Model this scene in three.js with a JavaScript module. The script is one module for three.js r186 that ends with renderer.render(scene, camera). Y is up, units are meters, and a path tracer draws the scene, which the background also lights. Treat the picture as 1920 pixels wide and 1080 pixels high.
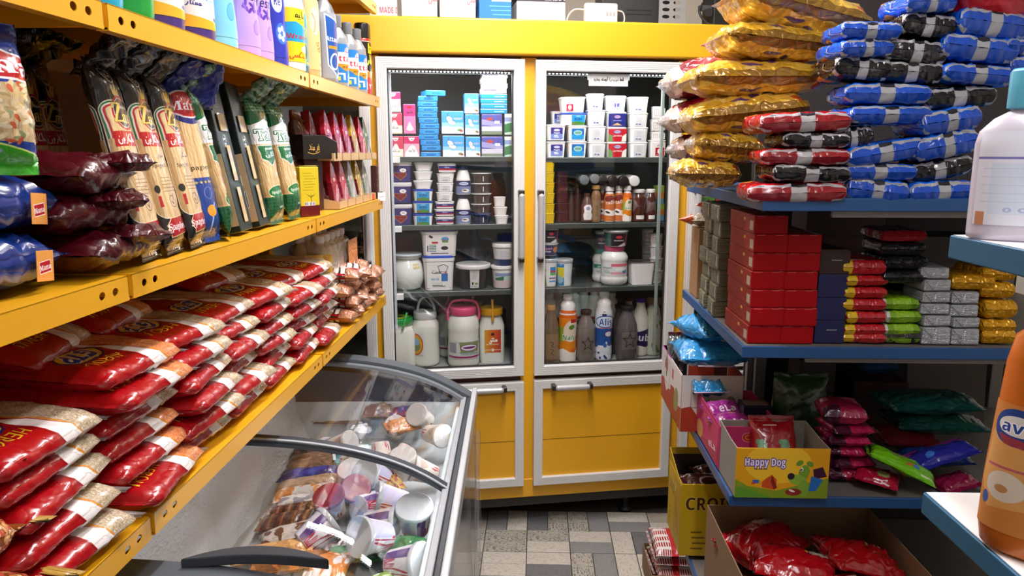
import * as THREE from 'three';
import { mergeGeometries } from 'three/addons/utils/BufferGeometryUtils.js';
import { RoundedBoxGeometry } from 'three/addons/geometries/RoundedBoxGeometry.js';
import { ImprovedNoise } from 'three/addons/math/ImprovedNoise.js';
import { RectAreaLightUniformsLib } from 'three/addons/lights/RectAreaLightUniformsLib.js';

// ---------------------------------------------------------------- camera, light, exposure
const EYE = 1.55, FOC = 1400, YAW = 1.932 * Math.PI / 180, PITCH = -10.323 * Math.PI / 180;
const scene = new THREE.Scene();
scene.background = new THREE.Color(0x060606);
const camera = new THREE.PerspectiveCamera(2 * Math.atan(540 / FOC) * 180 / Math.PI, 16 / 9, 0.05, 30);
camera.rotation.order = 'YXZ';
camera.position.set(0, EYE, 0);
camera.rotation.set(PITCH, YAW, 0);
camera.updateMatrixWorld(true);
const renderer = new THREE.WebGLRenderer({ antialias: true });
renderer.toneMapping = THREE.LinearToneMapping;
renderer.toneMappingExposure = 2.6;
renderer.shadowMap.enabled = true;
RectAreaLightUniformsLib.init();
// ceiling tubes: [x, z, length along z, strength]
const TUBES = [[0.02, -1.95, 1.3, 34], [0.4, -0.45, 1.0, 12], [0.3, 0.75, 0.6, 8]];
const TUBE_Y = 2.66;
for (const [x, z, l, s] of TUBES) {
  const a = new THREE.RectAreaLight(0xfdf8ff, s, 0.1, l);
  a.position.set(x, TUBE_Y - 0.045, z);
  a.rotation.x = -Math.PI / 2;
  a.castShadow = true;
  scene.add(a);
}

const BULBS = [[0.42, 2.45, -2.40, 0.25], [-0.12, 2.5, -1.42, 0.15]];
for (const [x, y, z, s] of BULBS) {
  const b = new THREE.PointLight(0xfff6e6, s);
  b.position.set(x, y - .015, z);
  b.castShadow = true; b.shadow.radius = 2.5;
  scene.add(b);
}

// ---------------------------------------------------------------- helpers
const rng = (s) => () => { s = (s + 0x6d2b79f5) | 0; let t = Math.imul(s ^ (s >>> 15), 1 | s); t = (t + Math.imul(t ^ (t >>> 7), 61 | t)) ^ t; return ((t ^ (t >>> 14)) >>> 0) / 4294967296; };
const R = rng(7);
const noise = new ImprovedNoise();
const V = (x, y, z) => new THREE.Vector3(x, y, z);
const clamp = (x, a = 0, b = 1) => Math.min(b, Math.max(a, x));
const D2R = Math.PI / 180;
const names = {};
const numbered = (n) => { const k = names[n] = (names[n] ?? -1) + 1; return k ? n + '_' + String(k).padStart(3, '0') : n; };
// a sight line met with a real plane of the shop: x = const, z = const, or y = const
const O = camera.position, EX = V(1, 0, 0).applyQuaternion(camera.quaternion), EY = V(0, 1, 0).applyQuaternion(camera.quaternion), EZ = V(0, 0, -1).applyQuaternion(camera.quaternion);
const ray = (u, v) => EZ.clone().addScaledVector(EX, (u - 960) / FOC).addScaledVector(EY, (540 - v) / FOC);
const onX = (u, v, X) => { const r = ray(u, v); return r.multiplyScalar((X - O.x) / r.x).add(O); };
const onY = (u, v, Y) => { const r = ray(u, v); return r.multiplyScalar((Y - O.y) / r.y).add(O); };
const onZ = (u, v, Z) => { const r = ray(u, v); return r.multiplyScalar((Z - O.z) / r.z).add(O); };

function thing(name, label, category, group, pos, ry = 0) {
  const o = new THREE.Group();
  o.name = numbered(name);
  o.userData = { label, category };
  if (group) o.userData.group = group;
  if (pos) o.position.copy(pos);
  o.rotation.order = 'YXZ';
  o.rotation.y = ry;
  scene.add(o);
  return o;
}
function P(parent, name, geo, mat, pos, rot, label) {
  const m = new THREE.Mesh(geo, mat);
  m.name = name;
  m.castShadow = m.receiveShadow = true;
  if (pos) m.position.set(...pos);
  if (rot) m.rotation.set(...rot);
  if (label) m.userData.label = label;
  parent.add(m);
  return m;
}
function G(parent, name, pos, rot) {
  const g = new THREE.Group();
  g.name = name;
  if (pos) g.position.set(...pos);
  if (rot) g.rotation.set(...rot);
  parent.add(g);
  return g;
}
function copyOf(proto, label, pos, ry = 0, group) {
  const c = proto.clone();
  c.name = numbered(proto.name.replace(/_\d{3}$/, ''));
  c.userData = { ...proto.userData, label };
  if (group) c.userData.group = group;
  c.rotation.set(0, ry, 0);
  if (pos) c.position.copy(pos);
  scene.add(c);
  return c;
}
// build a kind once per key, then clone
const protos = {};
function of(key, make, label, pos, ry = 0, group) {
  if (protos[key]) return copyOf(protos[key], label, pos, ry, group);
  const t = protos[key] = make();
  t.userData.label = label;
  if (group) t.userData.group = group;
  if (pos) t.position.copy(pos);
  t.rotation.y = ry;
  return t;
}
function struct(name, geo, mat, pos) {
  const m = new THREE.Mesh(geo, mat);
  m.name = name;
  m.userData.kind = 'structure';
  m.castShadow = m.receiveShadow = true;
  if (pos) m.position.set(...pos);
  scene.add(m);
  return m;
}
const NTH = ['first', 'second', 'third', 'fourth', 'fifth', 'sixth', 'seventh', 'eighth', 'ninth', 'tenth', 'eleventh', 'twelfth', 'thirteenth'];
const lvl = (i, n) => i === 0 ? 'at the bottom of' : i === n - 1 ? 'on top of' : NTH[i] + ' from the bottom of';

// ---------------------------------------------------------------- materials and textures
const mats = {};
function M(color, o = {}) {
  const key = color + JSON.stringify(o, (k, v) => v && v.isTexture ? v.uuid : v);
  if (mats[key]) return mats[key];
  const { rough = 0.5, ...rest } = o;
  const m = new THREE.MeshPhysicalMaterial({ color, roughness: rough, ...rest });
  return mats[key] = m;
}
// labels are printed on shared sheets; each gets its own window on a sheet
const SHEET = 2048, sheets = [];
function print(w, h, draw) {
  let s = sheets[sheets.length - 1];
  const place = () => {
    if (!s) return false;
    if (s.x + w + 4 > SHEET) { s.x = 2; s.y += s.row + 4; s.row = 0; }
    return s.y + h + 4 <= SHEET;
  };
  if (!place()) {
    const c = document.createElement('canvas');
    c.width = c.height = SHEET;
    const tex = new THREE.CanvasTexture(c);
    tex.colorSpace = THREE.SRGBColorSpace;
    tex.magFilter = THREE.LinearFilter;
    s = { c, tex, x: 2, y: 2, row: 0, g: c.getContext('2d') };
    sheets.push(s);
    place();
  }
  const g = s.g;
  g.save();
  g.beginPath(); g.rect(s.x - 2, s.y - 2, w + 4, h + 4); g.clip();
  g.translate(s.x, s.y);
  draw(g, w, h);
  g.restore();
  const t = s.tex.clone();
  t.repeat.set(w / SHEET, h / SHEET);
  t.offset.set(s.x / SHEET, 1 - (s.y + h) / SHEET);
  s.x += w + 4;
  s.row = Math.max(s.row, h);
  return t;
}
const fill = (g, w, h, c) => { g.fillStyle = c; g.fillRect(-3, -3, w + 6, h + 6); };
const rect = (g, c, x, y, w, h) => { g.fillStyle = c; g.fillRect(x, y, w, h); };
const ell = (g, c, x, y, rx, ry, rot = 0, sc, lw) => { g.beginPath(); g.ellipse(x, y, rx, ry, rot, 0, 7); if (c) { g.fillStyle = c; g.fill(); } if (sc) { g.strokeStyle = sc; g.lineWidth = lw; g.stroke(); } };
const poly = (g, c, p, sc, lw) => { g.beginPath(); for (let i = 0; i < p.length; i += 2) i ? g.lineTo(p[i], p[i + 1]) : g.moveTo(p[0], p[1]); g.closePath(); if (c) { g.fillStyle = c; g.fill(); } if (sc) { g.strokeStyle = sc; g.lineWidth = lw; g.stroke(); } };
const curve = (g, c, lw, p) => { g.beginPath(); g.moveTo(p[0], p[1]); for (let i = 2; i < p.length; i += 4) g.quadraticCurveTo(p[i], p[i + 1], p[i + 2], p[i + 3]); g.strokeStyle = c; g.lineWidth = lw; g.stroke(); };
function txt(g, s, x, y, size, c, o = {}) {
  g.save();
  g.translate(x, y);
  if (o.rot) g.rotate(o.rot);
  if (o.skew) g.transform(1, 0, o.skew, 1, 0, 0);
  if (o.sx) g.scale(o.sx, 1);
  g.font = (o.thin ? '' : 'bold ') + size + 'px ' + (o.font || 'sans-serif');
  g.textAlign = o.align || 'center';
  g.textBaseline = 'middle';
  g.lineJoin = 'round';
  if (o.sc) { g.strokeStyle = o.sc; g.lineWidth = o.lw || 4; g.strokeText(s, 0, 0); }
  g.fillStyle = c;
  g.fillText(s, 0, 0);
  g.restore();
}
// Persian lettering in strokes, right to left; coordinates run leftwards and up from the pen
const A = {};
const tooth = [.34, [[0, 0, .17, 0, .17, .32], [.17, 0, .34, 0]]], behF = [.95, [[0, .3, .03, .05, .15, 0, .8, 0, .92, .1, .92, .32]]];
const hah = [.55, [[0, 0, .55, 0], [.05, .42, .3, .4, .55, .34], [.1, .42, .3, .14, .5, 0]]];
const seen = [.7, [[0, 0, 0, .28], [0, 0, .23, 0, .23, .28], [.23, 0, .46, 0, .46, .28], [.46, 0, .7, 0]]];
const feh = [.42, [[0, 0, .42, 0], [.12, 0, .06, .28, .2, .42, .34, .3, .3, 0]]], reh = [.4, [[0, .22, .06, 0, .18, -.2, .38, -.28]]];
const dal = [.45, [[.25, .5, .08, .3, .06, .05, .2, 0, .42, 0]]], meem = [.42, [[0, 0, .42, 0], [.1, 0, .1, .24, .3, .24, .3, -.06, .1, -.02]]];
const kaf = [.5, [[0, 0, .5, 0], [.32, 0, .44, .4, .05, .85]]];
Object.assign(A, {
  'ا': { n: 1, f: [.25, [[0, 0, .12, 0, .12, .9]]] }, 'آ': { n: 1, f: [.35, [[.15, 0, .15, .75], [0, .95, .1, 1.02, .2, .93, .32, 1]]] },
  'ب': { m: tooth, f: behF, b: 1 }, 'پ': { m: tooth, f: behF, b: 3 }, 'ت': { m: tooth, f: behF, a: 2 },
  'ن': { m: tooth, f: [.7, [[0, .18, .02, -.1, .2, -.3, .5, -.3, .65, -.1, .65, .2]]], a: 1 },
  'ی': { m: tooth, f: [.75, [[0, 0, .1, .15, .3, .2, .36, .05, .1, -.14, .15, -.36, .5, -.36, .72, -.15]]], bm: 2 },
  'خ': { m: hah, f: hah, a: 1 }, 'چ': { m: hah, f: hah, b: 3 }, 'د': { n: 1, f: dal }, 'ر': { n: 1, f: reh }, 'ز': { n: 1, f: reh, a: 1 },
  'س': { m: seen, f: [1.1, [...seen[1], [.7, 0, .75, -.3, 1, -.3, 1.08, .05]]] }, 'ش': { m: seen, f: seen, a: 3 },
  'ط': { m: [.6, [[0, 0, .6, 0], [.1, 0, .3, .32, .5, .26, .5, 0], [.12, 0, .12, .9]]] }, 'ف': { m: feh, f: feh, a: 1 }, 'ق': { m: feh, f: feh, a: 2 },
  'ک': { m: kaf, f: kaf }, 'گ': { m: [.5, [...kaf[1], [.25, .95, -.02, 1.12]]], f: kaf }, 'ل': { m: [.26, [[0, 0, .13, 0, .13, .9], [.13, 0, .26, 0]]], f: behF },
  'م': { m: meem, f: [.42, [...meem[1], [.3, 0, .36, -.4]]] }, 'ه': { m: [.5, [[0, 0, .5, 0], [.1, 0, .1, .4, .35, .4, .35, -.2, .15, -.2, .15, 0]]], f: [.42, [[0, 0, .08, .3, .28, .36, .4, .1, .2, 0, 0, 0]]] },
  'و': { n: 1, f: [.45, [[.3, .05, .08, .05, .1, .32, .3, .32, .32, .05, .28, -.18, .05 + .4, -.3]]] }, 'ع': { m: feh, f: feh },
});
function fa(g, str, x, y, size, color, o = {}) {
  const lw = (o.lw || .14) * size;
  const ch = [...str];
  const pieces = [];
  let X = 0;
  ch.forEach((c, i) => {
    if (c === ' ') { X += .35; return; }
    const d = A[c];
    if (!d) return;
    const left = !d.n && i + 1 < ch.length && A[ch[i + 1]];
    const [w, p] = (left ? d.m : d.f) || d.m || d.f;
    pieces.push({ X, p, w, a: d.a, b: d.b || (left && d.bm) || 0 });
    X += w + (left ? 0 : .14);
  });
  const k = o.sx || 1, x0 = o.align === 'right' ? x : x + X * size * k / 2;
  const pass = (col, wd) => {
    g.strokeStyle = g.fillStyle = col; g.lineWidth = wd; g.lineCap = g.lineJoin = 'round';
    for (const q of pieces) {
      const px = (a) => x0 - (q.X + a) * size * k, py = (b) => y - b * size;
      for (const l of q.p) { g.beginPath(); for (let i = 0; i < l.length; i += 2) i ? g.lineTo(px(l[i]), py(l[i + 1])) : g.moveTo(px(l[0]), py(l[1])); g.stroke(); }
      const dot = (a, b) => { g.beginPath(); g.arc(px(a), py(b), wd * .6, 0, 7); g.fill(); };
      for (let i = 0; i < (q.a || 0); i++) dot(q.w / 2 + (i === 2 ? 0 : (i - (q.a > 1 ? .5 : 0)) * .26), q.a > 2 && i === 2 ? .78 : .58);
      for (let i = 0; i < (q.b || 0); i++) dot(q.w / 2 + (i === 2 ? 0 : (i - (q.b > 1 ? .5 : 0)) * .26), q.b > 2 && i === 2 ? -.46 : -.28);
    }
  };
  g.save();
  if (o.rot) { g.translate(x, y); g.rotate(o.rot); g.translate(-x, -y); }
  if (o.sc) pass(o.sc, lw + (o.ow || size * .2));
  pass(color, lw);
  g.restore();
}
const lines = (g, c, x, y, w, n, dy, lw = 2) => { for (let i = 0; i < n; i++) rect(g, c, x + (i % 3) * w * .05, y + i * dy, w * (.7 + .3 * ((i * 7) % 5) / 5), lw); };
const bars = (g, x, y, w, h) => { rect(g, '#fff', x, y, w, h); const r = rng(3); for (let i = 2; i < w - 3;) { const k = 1 + (r() * 3 | 0); rect(g, '#222', x + i, y + 2, k, h - 4); i += k + 1 + (r() * 3 | 0); } };
const speck = (g, w, h, n, cols, r0, r1, seed = 1, x0 = 0, y0 = 0) => { const r = rng(seed); for (let i = 0; i < n; i++) ell(g, cols[r() * cols.length | 0], x0 + r() * w, y0 + r() * h, r0 + r() * (r1 - r0), (r0 + r() * (r1 - r0)) * .6, r() * 3); };

// crumpled film: facets with a crease along their borders
function crumple(S, n, seed) {
  const r = rng(seed), pts = [];
  for (let i = 0; i < n; i++) pts.push([r(), r(), (r() - .5) * 2.2, (r() - .5) * 2.2]);
  const data = new Uint8Array(S * S * 4);
  for (let y = 0; y < S; y++) for (let x = 0; x < S; x++) {
    let b = 9, b2 = 9, bp, bx, by;
    for (const p of pts) {
      let dx = x / S - p[0], dy = y / S - p[1];
      dx -= Math.round(dx); dy -= Math.round(dy);
      const d = dx * dx + dy * dy;
      if (d < b) { b2 = b; b = d; bp = p; bx = dx; by = dy; } else if (d < b2) b2 = d;
    }
    const h = .5 + bx * bp[2] + by * bp[3] - .25 * clamp(1 - (Math.sqrt(b2) - Math.sqrt(b)) * Math.sqrt(n) * 2);
    const i = (y * S + x) * 4;
    data[i] = data[i + 1] = data[i + 2] = clamp(h) * 255; data[i + 3] = 255;
  }
  const t = new THREE.DataTexture(data, S, S);
  t.wrapS = t.wrapT = THREE.RepeatWrapping;
  t.magFilter = THREE.LinearFilter;
  t.needsUpdate = true;
  return t;
}
const CR = crumple(192, 46, 5), CR2 = CR.clone();
CR2.repeat.set(2, 2);
function noiseTex(S, f, lo, hi, seed, sx = 1) {
  const data = new Uint8Array(S * S * 4);
  for (let y = 0; y < S; y++) for (let x = 0; x < S; x++) {
    let v = 0, a = 1, k = f, t = 0;
    for (let o = 0; o < 4; o++) { v += a * noise.noise(x / S * k * sx + seed, y / S * k, seed * 1.7 + o); t += a; a *= .55; k *= 2; }
    const q = (lo + (hi - lo) * clamp(.5 + v / t)) * 255, i = (y * S + x) * 4;
    data[i] = data[i + 1] = data[i + 2] = q; data[i + 3] = 255;
  }
  const tx = new THREE.DataTexture(data, S, S);
  tx.wrapS = tx.wrapT = THREE.RepeatWrapping; tx.magFilter = THREE.LinearFilter; tx.needsUpdate = true;
  return tx;
}
const film = (map, o = {}) => M('#ffffff', { map, rough: .3, clearcoat: .7, clearcoatRoughness: .12, bumpMap: CR, bumpScale: .004, ...o });
const filmC = (c, o = {}) => M(c, { rough: .3, clearcoat: .7, clearcoatRoughness: .12, bumpMap: CR, bumpScale: .004, ...o });
const paper = (map, o = {}) => M('#ffffff', { map, rough: .45, ...o });
const WHITE = M('#e6e6e2', { rough: .35 }), YEL = M('#efb01a', { rough: .38, clearcoat: .3, clearcoatRoughness: .3 }), DARK = M('#151515', { rough: .6 });
const PLASTIC_WHITE = M('#e9e9e6', { rough: .3, clearcoat: .3 }), BLUEP = M('#1446b4', { rough: .35, clearcoat: .3 }), CHROME = M('#b8bcc0', { rough: .25, metalness: .9 });
const CLEAR = M('#ffffff', { transmission: 1, rough: .03, thickness: 0, ior: 1.45 }), GLASS = M('#ffffff', { transmission: 1, rough: 0, thickness: 0, ior: 1.5 });

// ---------------------------------------------------------------- shapes
const GEO = {};
const geo = (key, make) => GEO[key] ||= make();
const box = (w, h, d) => new THREE.BoxGeometry(w, h, d);
function rbox(w, h, d, r = .003, seg = 2) { return new RoundedBoxGeometry(w, h, d, seg, Math.min(r, w * .49, h * .49, d * .49)); }
function moved(g, x = 0, y = 0, z = 0, rx = 0, ry = 0, rz = 0) { const c = g.clone(); if (rx) c.rotateX(rx); if (ry) c.rotateY(ry); if (rz) c.rotateZ(rz); return c.translate(x, y, z); }
const join = (list) => mergeGeometries(list.map((g) => { const q = g.index ? g.toNonIndexed() : g; for (const k of Object.keys(q.attributes)) if (!['position', 'normal', 'uv'].includes(k)) q.deleteAttribute(k); return q; }));
// carton: rounded box, origin at the middle of its base; front and back use the left half of the print, the other faces the right half
function carton(w, h, d, r = .002) {
  const g = rbox(w, h, d, r, 1).translate(0, h / 2, 0), p = g.attributes.position, n = g.attributes.normal, uv = g.attributes.uv;
  for (let i = 0; i < p.count; i++) {
    const ax = Math.abs(n.getX(i)), ay = Math.abs(n.getY(i)), az = Math.abs(n.getZ(i));
    const x = p.getX(i) / w + .5, y = p.getY(i) / h, z = .5 - p.getZ(i) / d;
    if (az >= ax && az >= ay) uv.setXY(i, x * .498, y);
    else if (ax >= ay) uv.setXY(i, .502 + .498 * (n.getX(i) > 0 ? z : 1 - z), y);
    else uv.setXY(i, .502 + .498 * x, .5 + z * .4);
  }
  return g;
}
// film pack standing: width x, height y, thickness z; the front takes the whole print, the back its mirror image
function pack(W, H, T, o = {}) {
  const { nu = 22, nv = 22, seal = .012, wr = .0035, seed = 1, full = 2.6, fall = Math.max(T * 1.1, H * .14), sag = 0, pinch = .08, wave = 0, corner = .06, back = 0 } = o;
  const pos = [], uv = [], idx = [], K = 240, tab = [0], sec = (a) => [Math.sign(Math.cos(a)) * Math.pow(Math.abs(Math.cos(a)), 2 / full) * W / 2, Math.pow(Math.abs(Math.sin(a)), 2 / full) * T / 2];
  for (let k = 1; k <= K; k++) { const p = sec((k - 1) / K * Math.PI), q = sec(k / K * Math.PI); tab.push(tab[k - 1] + Math.hypot(p[0] - q[0], p[1] - q[1])); }
  const angle = (f) => { let k = 1; while (k < K && tab[k] < f * tab[K]) k++; return (k - 1 + (f * tab[K] - tab[k - 1]) / (tab[k] - tab[k - 1] || 1)) / K * Math.PI; };
  const ang = [...Array(nv)].map((_, j) => { const f = 2 * j / nv; return f <= 1 ? angle(f) : 2 * Math.PI - angle(2 - f); });
  const row = (i) => { const f = i / nu, s = .4 * f + .6 * (1 - Math.cos(Math.PI * f)) / 2, e = Math.min(s, 1 - s) * H, k = clamp((e - seal) / fall), fat = Math.pow(Math.sin(k * Math.PI / 2), .62); return [s, e, k, fat]; };
  const arc = [0];
  for (let i = 1; i <= nu; i++) { const p = row(i - 1), q = row(i); arc.push(arc[i - 1] + Math.hypot((q[0] - p[0]) * H, (q[3] - p[3]) * T / 2)); }
  for (let i = 0; i <= nu; i++) {
    const [s, e, k, fat] = row(i), y = s * H, vv = arc[i] / arc[nu];
    const th = .0008 + T * fat, wd = W * (1 - pinch * fat) * (1 - corner * (1 - fat) * (1 - fat));
    for (let j = 0; j < nv; j++) {
      const a = ang[j], c = Math.cos(a), sn = Math.sin(a), uu = 2 * j / nv;
      let x = Math.sign(c) * Math.pow(Math.abs(c), 2 / full) * wd / 2, z = Math.sign(sn) * Math.pow(Math.abs(sn), 2 / full) * th / 2;
      const q = 9 / Math.max(W, .08) * .1;
      let n = noise.noise(x * 34 * q + seed * 3.1, y * 30 * q, z * 30 + seed) + .7 * Math.abs(noise.noise(x * 70 * q, y * 44 * q + seed * 5, seed * 2 + z * 20)) - .2;
      const rad = Math.sin(x / W * 17 + 9 * noise.noise(x * 30, seed, 4) + seed) * (1 - k) * Math.min(1, e / (seal + .002));
      z += (n * wr * (.4 + .6 * fat) + rad * wr * .4) * (Math.abs(sn) > .05 ? Math.sign(sn) : .2);
      x += noise.noise(y * 28, seed * 7, c * 2) * wr * 1.1;
      const yy = y + noise.noise(x * 25, z * 30, seed * 9) * wr * .8;
      z += wave * Math.sin(s * 6 + seed) - sag * 4 * (s - .5) * (s - .5);
      pos.push(x, yy, z);
      uv.push(uu <= 1 ? 1 - uu : uu - 1, back && uu > 1 ? .5 + .46 * vv : vv);
    }
  }
  for (let i = 0; i < nu; i++) for (let j = 0; j < nv; j++) {
    const a = i * nv + j, b = i * nv + (j + 1) % nv, c = a + nv, d = b + nv;
    idx.push(a, c, b, b, c, d);
  }
  const g = new THREE.BufferGeometry();
  g.setAttribute('position', new THREE.Float32BufferAttribute(pos, 3));
  g.setAttribute('uv', new THREE.Float32BufferAttribute(uv, 2));
  g.setIndex(idx);
  g.computeVertexNormals();
  return g;
}
const lying = (W, H, T, o) => { const g = pack(W, H, T, o).translate(0, -H / 2, 0).rotateX(-Math.PI / 2); g.computeBoundingBox(); return g.translate(0, -g.boundingBox.min.y, 0); };   // front up, top of the pack to -z
const lathe = (p, seg = 28, start = 0, len = Math.PI * 2, sx = 1, sz = 1) => { const g = new THREE.LatheGeometry(p.map(([r, y]) => new THREE.Vector2(Math.max(r, 1e-5), y)), seg, start, len); if (sx !== 1 || sz !== 1) { g.scale(sx, 1, sz); g.computeVertexNormals(); } return g; };
const sleeve = (p, ang, off = .0006, sx = 1, sz = 1, seg = 20) => lathe(p.map(([r, y]) => [r + off, y]), seg, -ang / 2, ang, sx, sz);
// rounded-rectangle loft: rings [halfW, halfD, y, radius]
function loft(rings, n = 5, capTop = true, capBot = true) {
  const pos = [], idx = [], uv = [], N = 4 * (n + 1);
  rings.forEach(([hw, hd, y, r], k) => {
    r = Math.min(r, hw, hd);
    for (let q = 0; q < 4; q++) for (let i = 0; i <= n; i++) {
      const a = (q + i / n) * Math.PI / 2, cx = (q === 0 || q === 3 ? 1 : -1) * (hw - r), cz = (q < 2 ? 1 : -1) * (hd - r);
      pos.push(cx + r * Math.cos(a), y, cz + r * Math.sin(a));
      uv.push((cx + r * Math.cos(a)) / (2 * rings[0][0]) + .5, k / (rings.length - 1));
    }
  });
  for (let k = 0; k < rings.length - 1; k++) for (let i = 0; i < N; i++) { const a = k * N + i, b = k * N + (i + 1) % N; idx.push(a, a + N, b, b, a + N, b + N); }
  const cap = (k, up) => { const c = pos.length / 3; pos.push(0, rings[k][2], 0); uv.push(.5, .5); for (let i = 0; i < N; i++) { const a = k * N + i, b = k * N + (i + 1) % N; up ? idx.push(c, b, a) : idx.push(c, a, b); } };
  if (capBot) cap(0, false);
  if (capTop) cap(rings.length - 1, true);
  let g = new THREE.BufferGeometry();
  g.setAttribute('position', new THREE.Float32BufferAttribute(pos, 3));
  g.setAttribute('uv', new THREE.Float32BufferAttribute(uv, 2));
  g.setIndex(idx);
  g = g.toNonIndexed();
  g.computeVertexNormals();
  return crease(g);
}
function crease(g, ang = 42) { // smooth normals within an angle
  const p = g.attributes.position, n = g.attributes.normal, map = new Map(), key = (i) => [p.getX(i), p.getY(i), p.getZ(i)].map((v) => Math.round(v * 1e5)).join();
  const fn = [];
  for (let i = 0; i < p.count; i++) { const k = key(i), v = V(n.getX(i), n.getY(i), n.getZ(i)); fn.push(v); (map.get(k) || map.set(k, []).get(k)).push(v); }
  const c = Math.cos(ang * D2R);
  for (let i = 0; i < p.count; i++) { const s = V(0, 0, 0); for (const v of map.get(key(i))) if (v.dot(fn[i]) > c) s.add(v); s.normalize(); n.setXYZ(i, s.x, s.y, s.z); }
  return g;
}
const tube = (pts, r, seg = 24, rad = 6, closed = false) => new THREE.TubeGeometry(new THREE.CatmullRomCurve3(pts.map((p) => V(...p)), closed), seg, r, rad, closed);
function patch(w, h, o = {}) { // a sticker of its own thickness, front +z, origin at its centre
  const g = rbox(w, h, o.t || .0008, .0003, 1), p = g.attributes.position, uv = g.attributes.uv;
  for (let i = 0; i < p.count; i++) uv.setXY(i, p.getX(i) / w + .5, p.getY(i) / h + .5);
  return g;
}
// open display tray of card: floor and four walls with their own heights (front, back, left, right)
function tray(w, h, d, hf = h, t = .002, slope = 0) {
  const wall = (pts) => { const s = new THREE.Shape(pts.map(([x, y]) => new THREE.Vector2(x, y))); return new THREE.ExtrudeGeometry(s, { depth: t, bevelEnabled: false }); };
  const g = [box(w, t, d).translate(0, t / 2, 0), wall([[-w / 2, 0], [w / 2, 0], [w / 2, hf], [-w / 2, hf]]).translate(0, 0, d / 2 - t), wall([[-w / 2, 0], [w / 2, 0], [w / 2, h], [-w / 2, h]]).translate(0, 0, -d / 2)];
  const side = wall([[-d / 2 + t, 0], [d / 2 - t, 0], [d / 2 - t, hf], [d / 2 - Math.max(slope, .004), hf], [-d / 2 + Math.max(.0, 0) + t, h]]);
  g.push(side.clone().rotateY(-Math.PI / 2).scale(1, 1, 1).translate(w / 2, 0, 0), side.clone().rotateY(-Math.PI / 2).translate(-w / 2 + t, 0, 0));
  return g;
}

// ---------------------------------------------------------------- the room
const PAINT = M('#d9d6cd', { rough: .8, bumpMap: noiseTex(128, 14, 0, 1, 3), bumpScale: .0008 });
struct('wall_left', box(.1, 2.8, 5.5), PAINT, [-1.08, 1.4, -1.3]);
struct('wall_right', box(.1, 2.8, 5.5), PAINT, [1.95, 1.4, -1.3]);
struct('wall_back', box(3.2, 2.8, .1), PAINT, [.43, 1.4, -4.0]);
struct('wall_front', box(3.2, 2.8, .1), PAINT, [.43, 1.4, 1.4]);
struct('ceiling', box(3.2, .1, 5.5), M('#e9e8e4', { rough: .9 }), [.43, 2.8, -1.3]);
const stoneTex = (base, cols, seed, dirt) => print(128, 128, (g, w, h) => { fill(g, w, h, base); speck(g, w, h, 260, cols, .5, 5, seed); speck(g, w, h, 40, dirt, 1, 9, seed + 4); });
const ST = [
  ['#6e6f70', ['#646566', '#787979', '#6a6b6c'], ['rgba(60,50,40,.15)']],
  ['#868685', ['#8e8e8d', '#7d7d7c', '#8a8a88'], ['rgba(60,50,40,.12)']],
  ['#c2bdb0', ['#bdb8ab', '#a9a496', '#c2beb2'], ['rgba(90,70,50,.15)']],
  ['#a39c8d', ['#b0a999', '#979082', '#aaa394'], ['rgba(110,70,30,.2)']],
  ['#aaa699', ['#5d5a55', '#3f3d3a', '#c2bfb4', '#8d897f'], ['rgba(40,35,30,.3)']],
].map(([b, c, d], i) => M('#ffffff', { map: stoneTex(b, c, 20 + i, d), rough: .5, bumpMap: CR, bumpScale: .0006 }));
const floor = struct('floor', box(3.2, .05, 5.5), M('#4a4743', { rough: .8 }), [.43, -.031, -1.3]);
{ // stone floor tiles of mixed lengths, laid in pairs that turn
  const s = .086, r = rng(12), put = (x, z, w, d) => {
    const gg = geo('tile' + w + d, () => rbox(w * s - .003, .012, d * s - .003, .002, 1));
    P(floor, 'tile', gg, ST[[0, 2, 1, 2, 3, 4, 1, 4][r() * 8 | 0]], [x + w * s / 2 - .43, .0265 + (r() - .5) * .0015, z + d * s / 2 + 1.3]);
  };
  for (let i = 0; i < 7; i++) for (let j = 0; j < 8; j++) {
    const x = -.55 + i * 2 * s, z = -3.05 + j * 2 * s, q = r();
    if (q < .4) { put(x, z, 2, 1); put(x, z + s, 2, 1); } else if (q < .75) { put(x, z, 1, 2); put(x + s, z, 1, 2); } else if (q < .9) { put(x, z, 2, 1); put(x, z + s, 1, 1); put(x + s, z + s, 1, 1); } else { put(x, z, 1, 1); put(x + s, z, 1, 1); put(x, z + s, 2, 1); }
  }
}
for (const [i, [x, z, l]] of TUBES.entries()) {
  const t = thing('ceiling_light', ['long ceiling lamp over the aisle before the yellow fridge', 'long ceiling lamp above the near shelf end', 'short ceiling lamp nearest the shop entrance'][i], 'ceiling light', null, V(x, TUBE_Y, z));
  P(t, 'housing', rbox(.14, .05, l + .06, .008), WHITE, [0, .018, 0]);
  P(t, 'diffuser', rbox(.1, .03, l, .01), M('#ffffff', { emissive: '#fdf8ff', emissiveIntensity: 4, rough: .5 }), [0, -.022, 0]);
  P(t, 'stem', new THREE.CylinderGeometry(.01, .01, .07, 10), WHITE, [0, .065, 0]);
}

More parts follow.
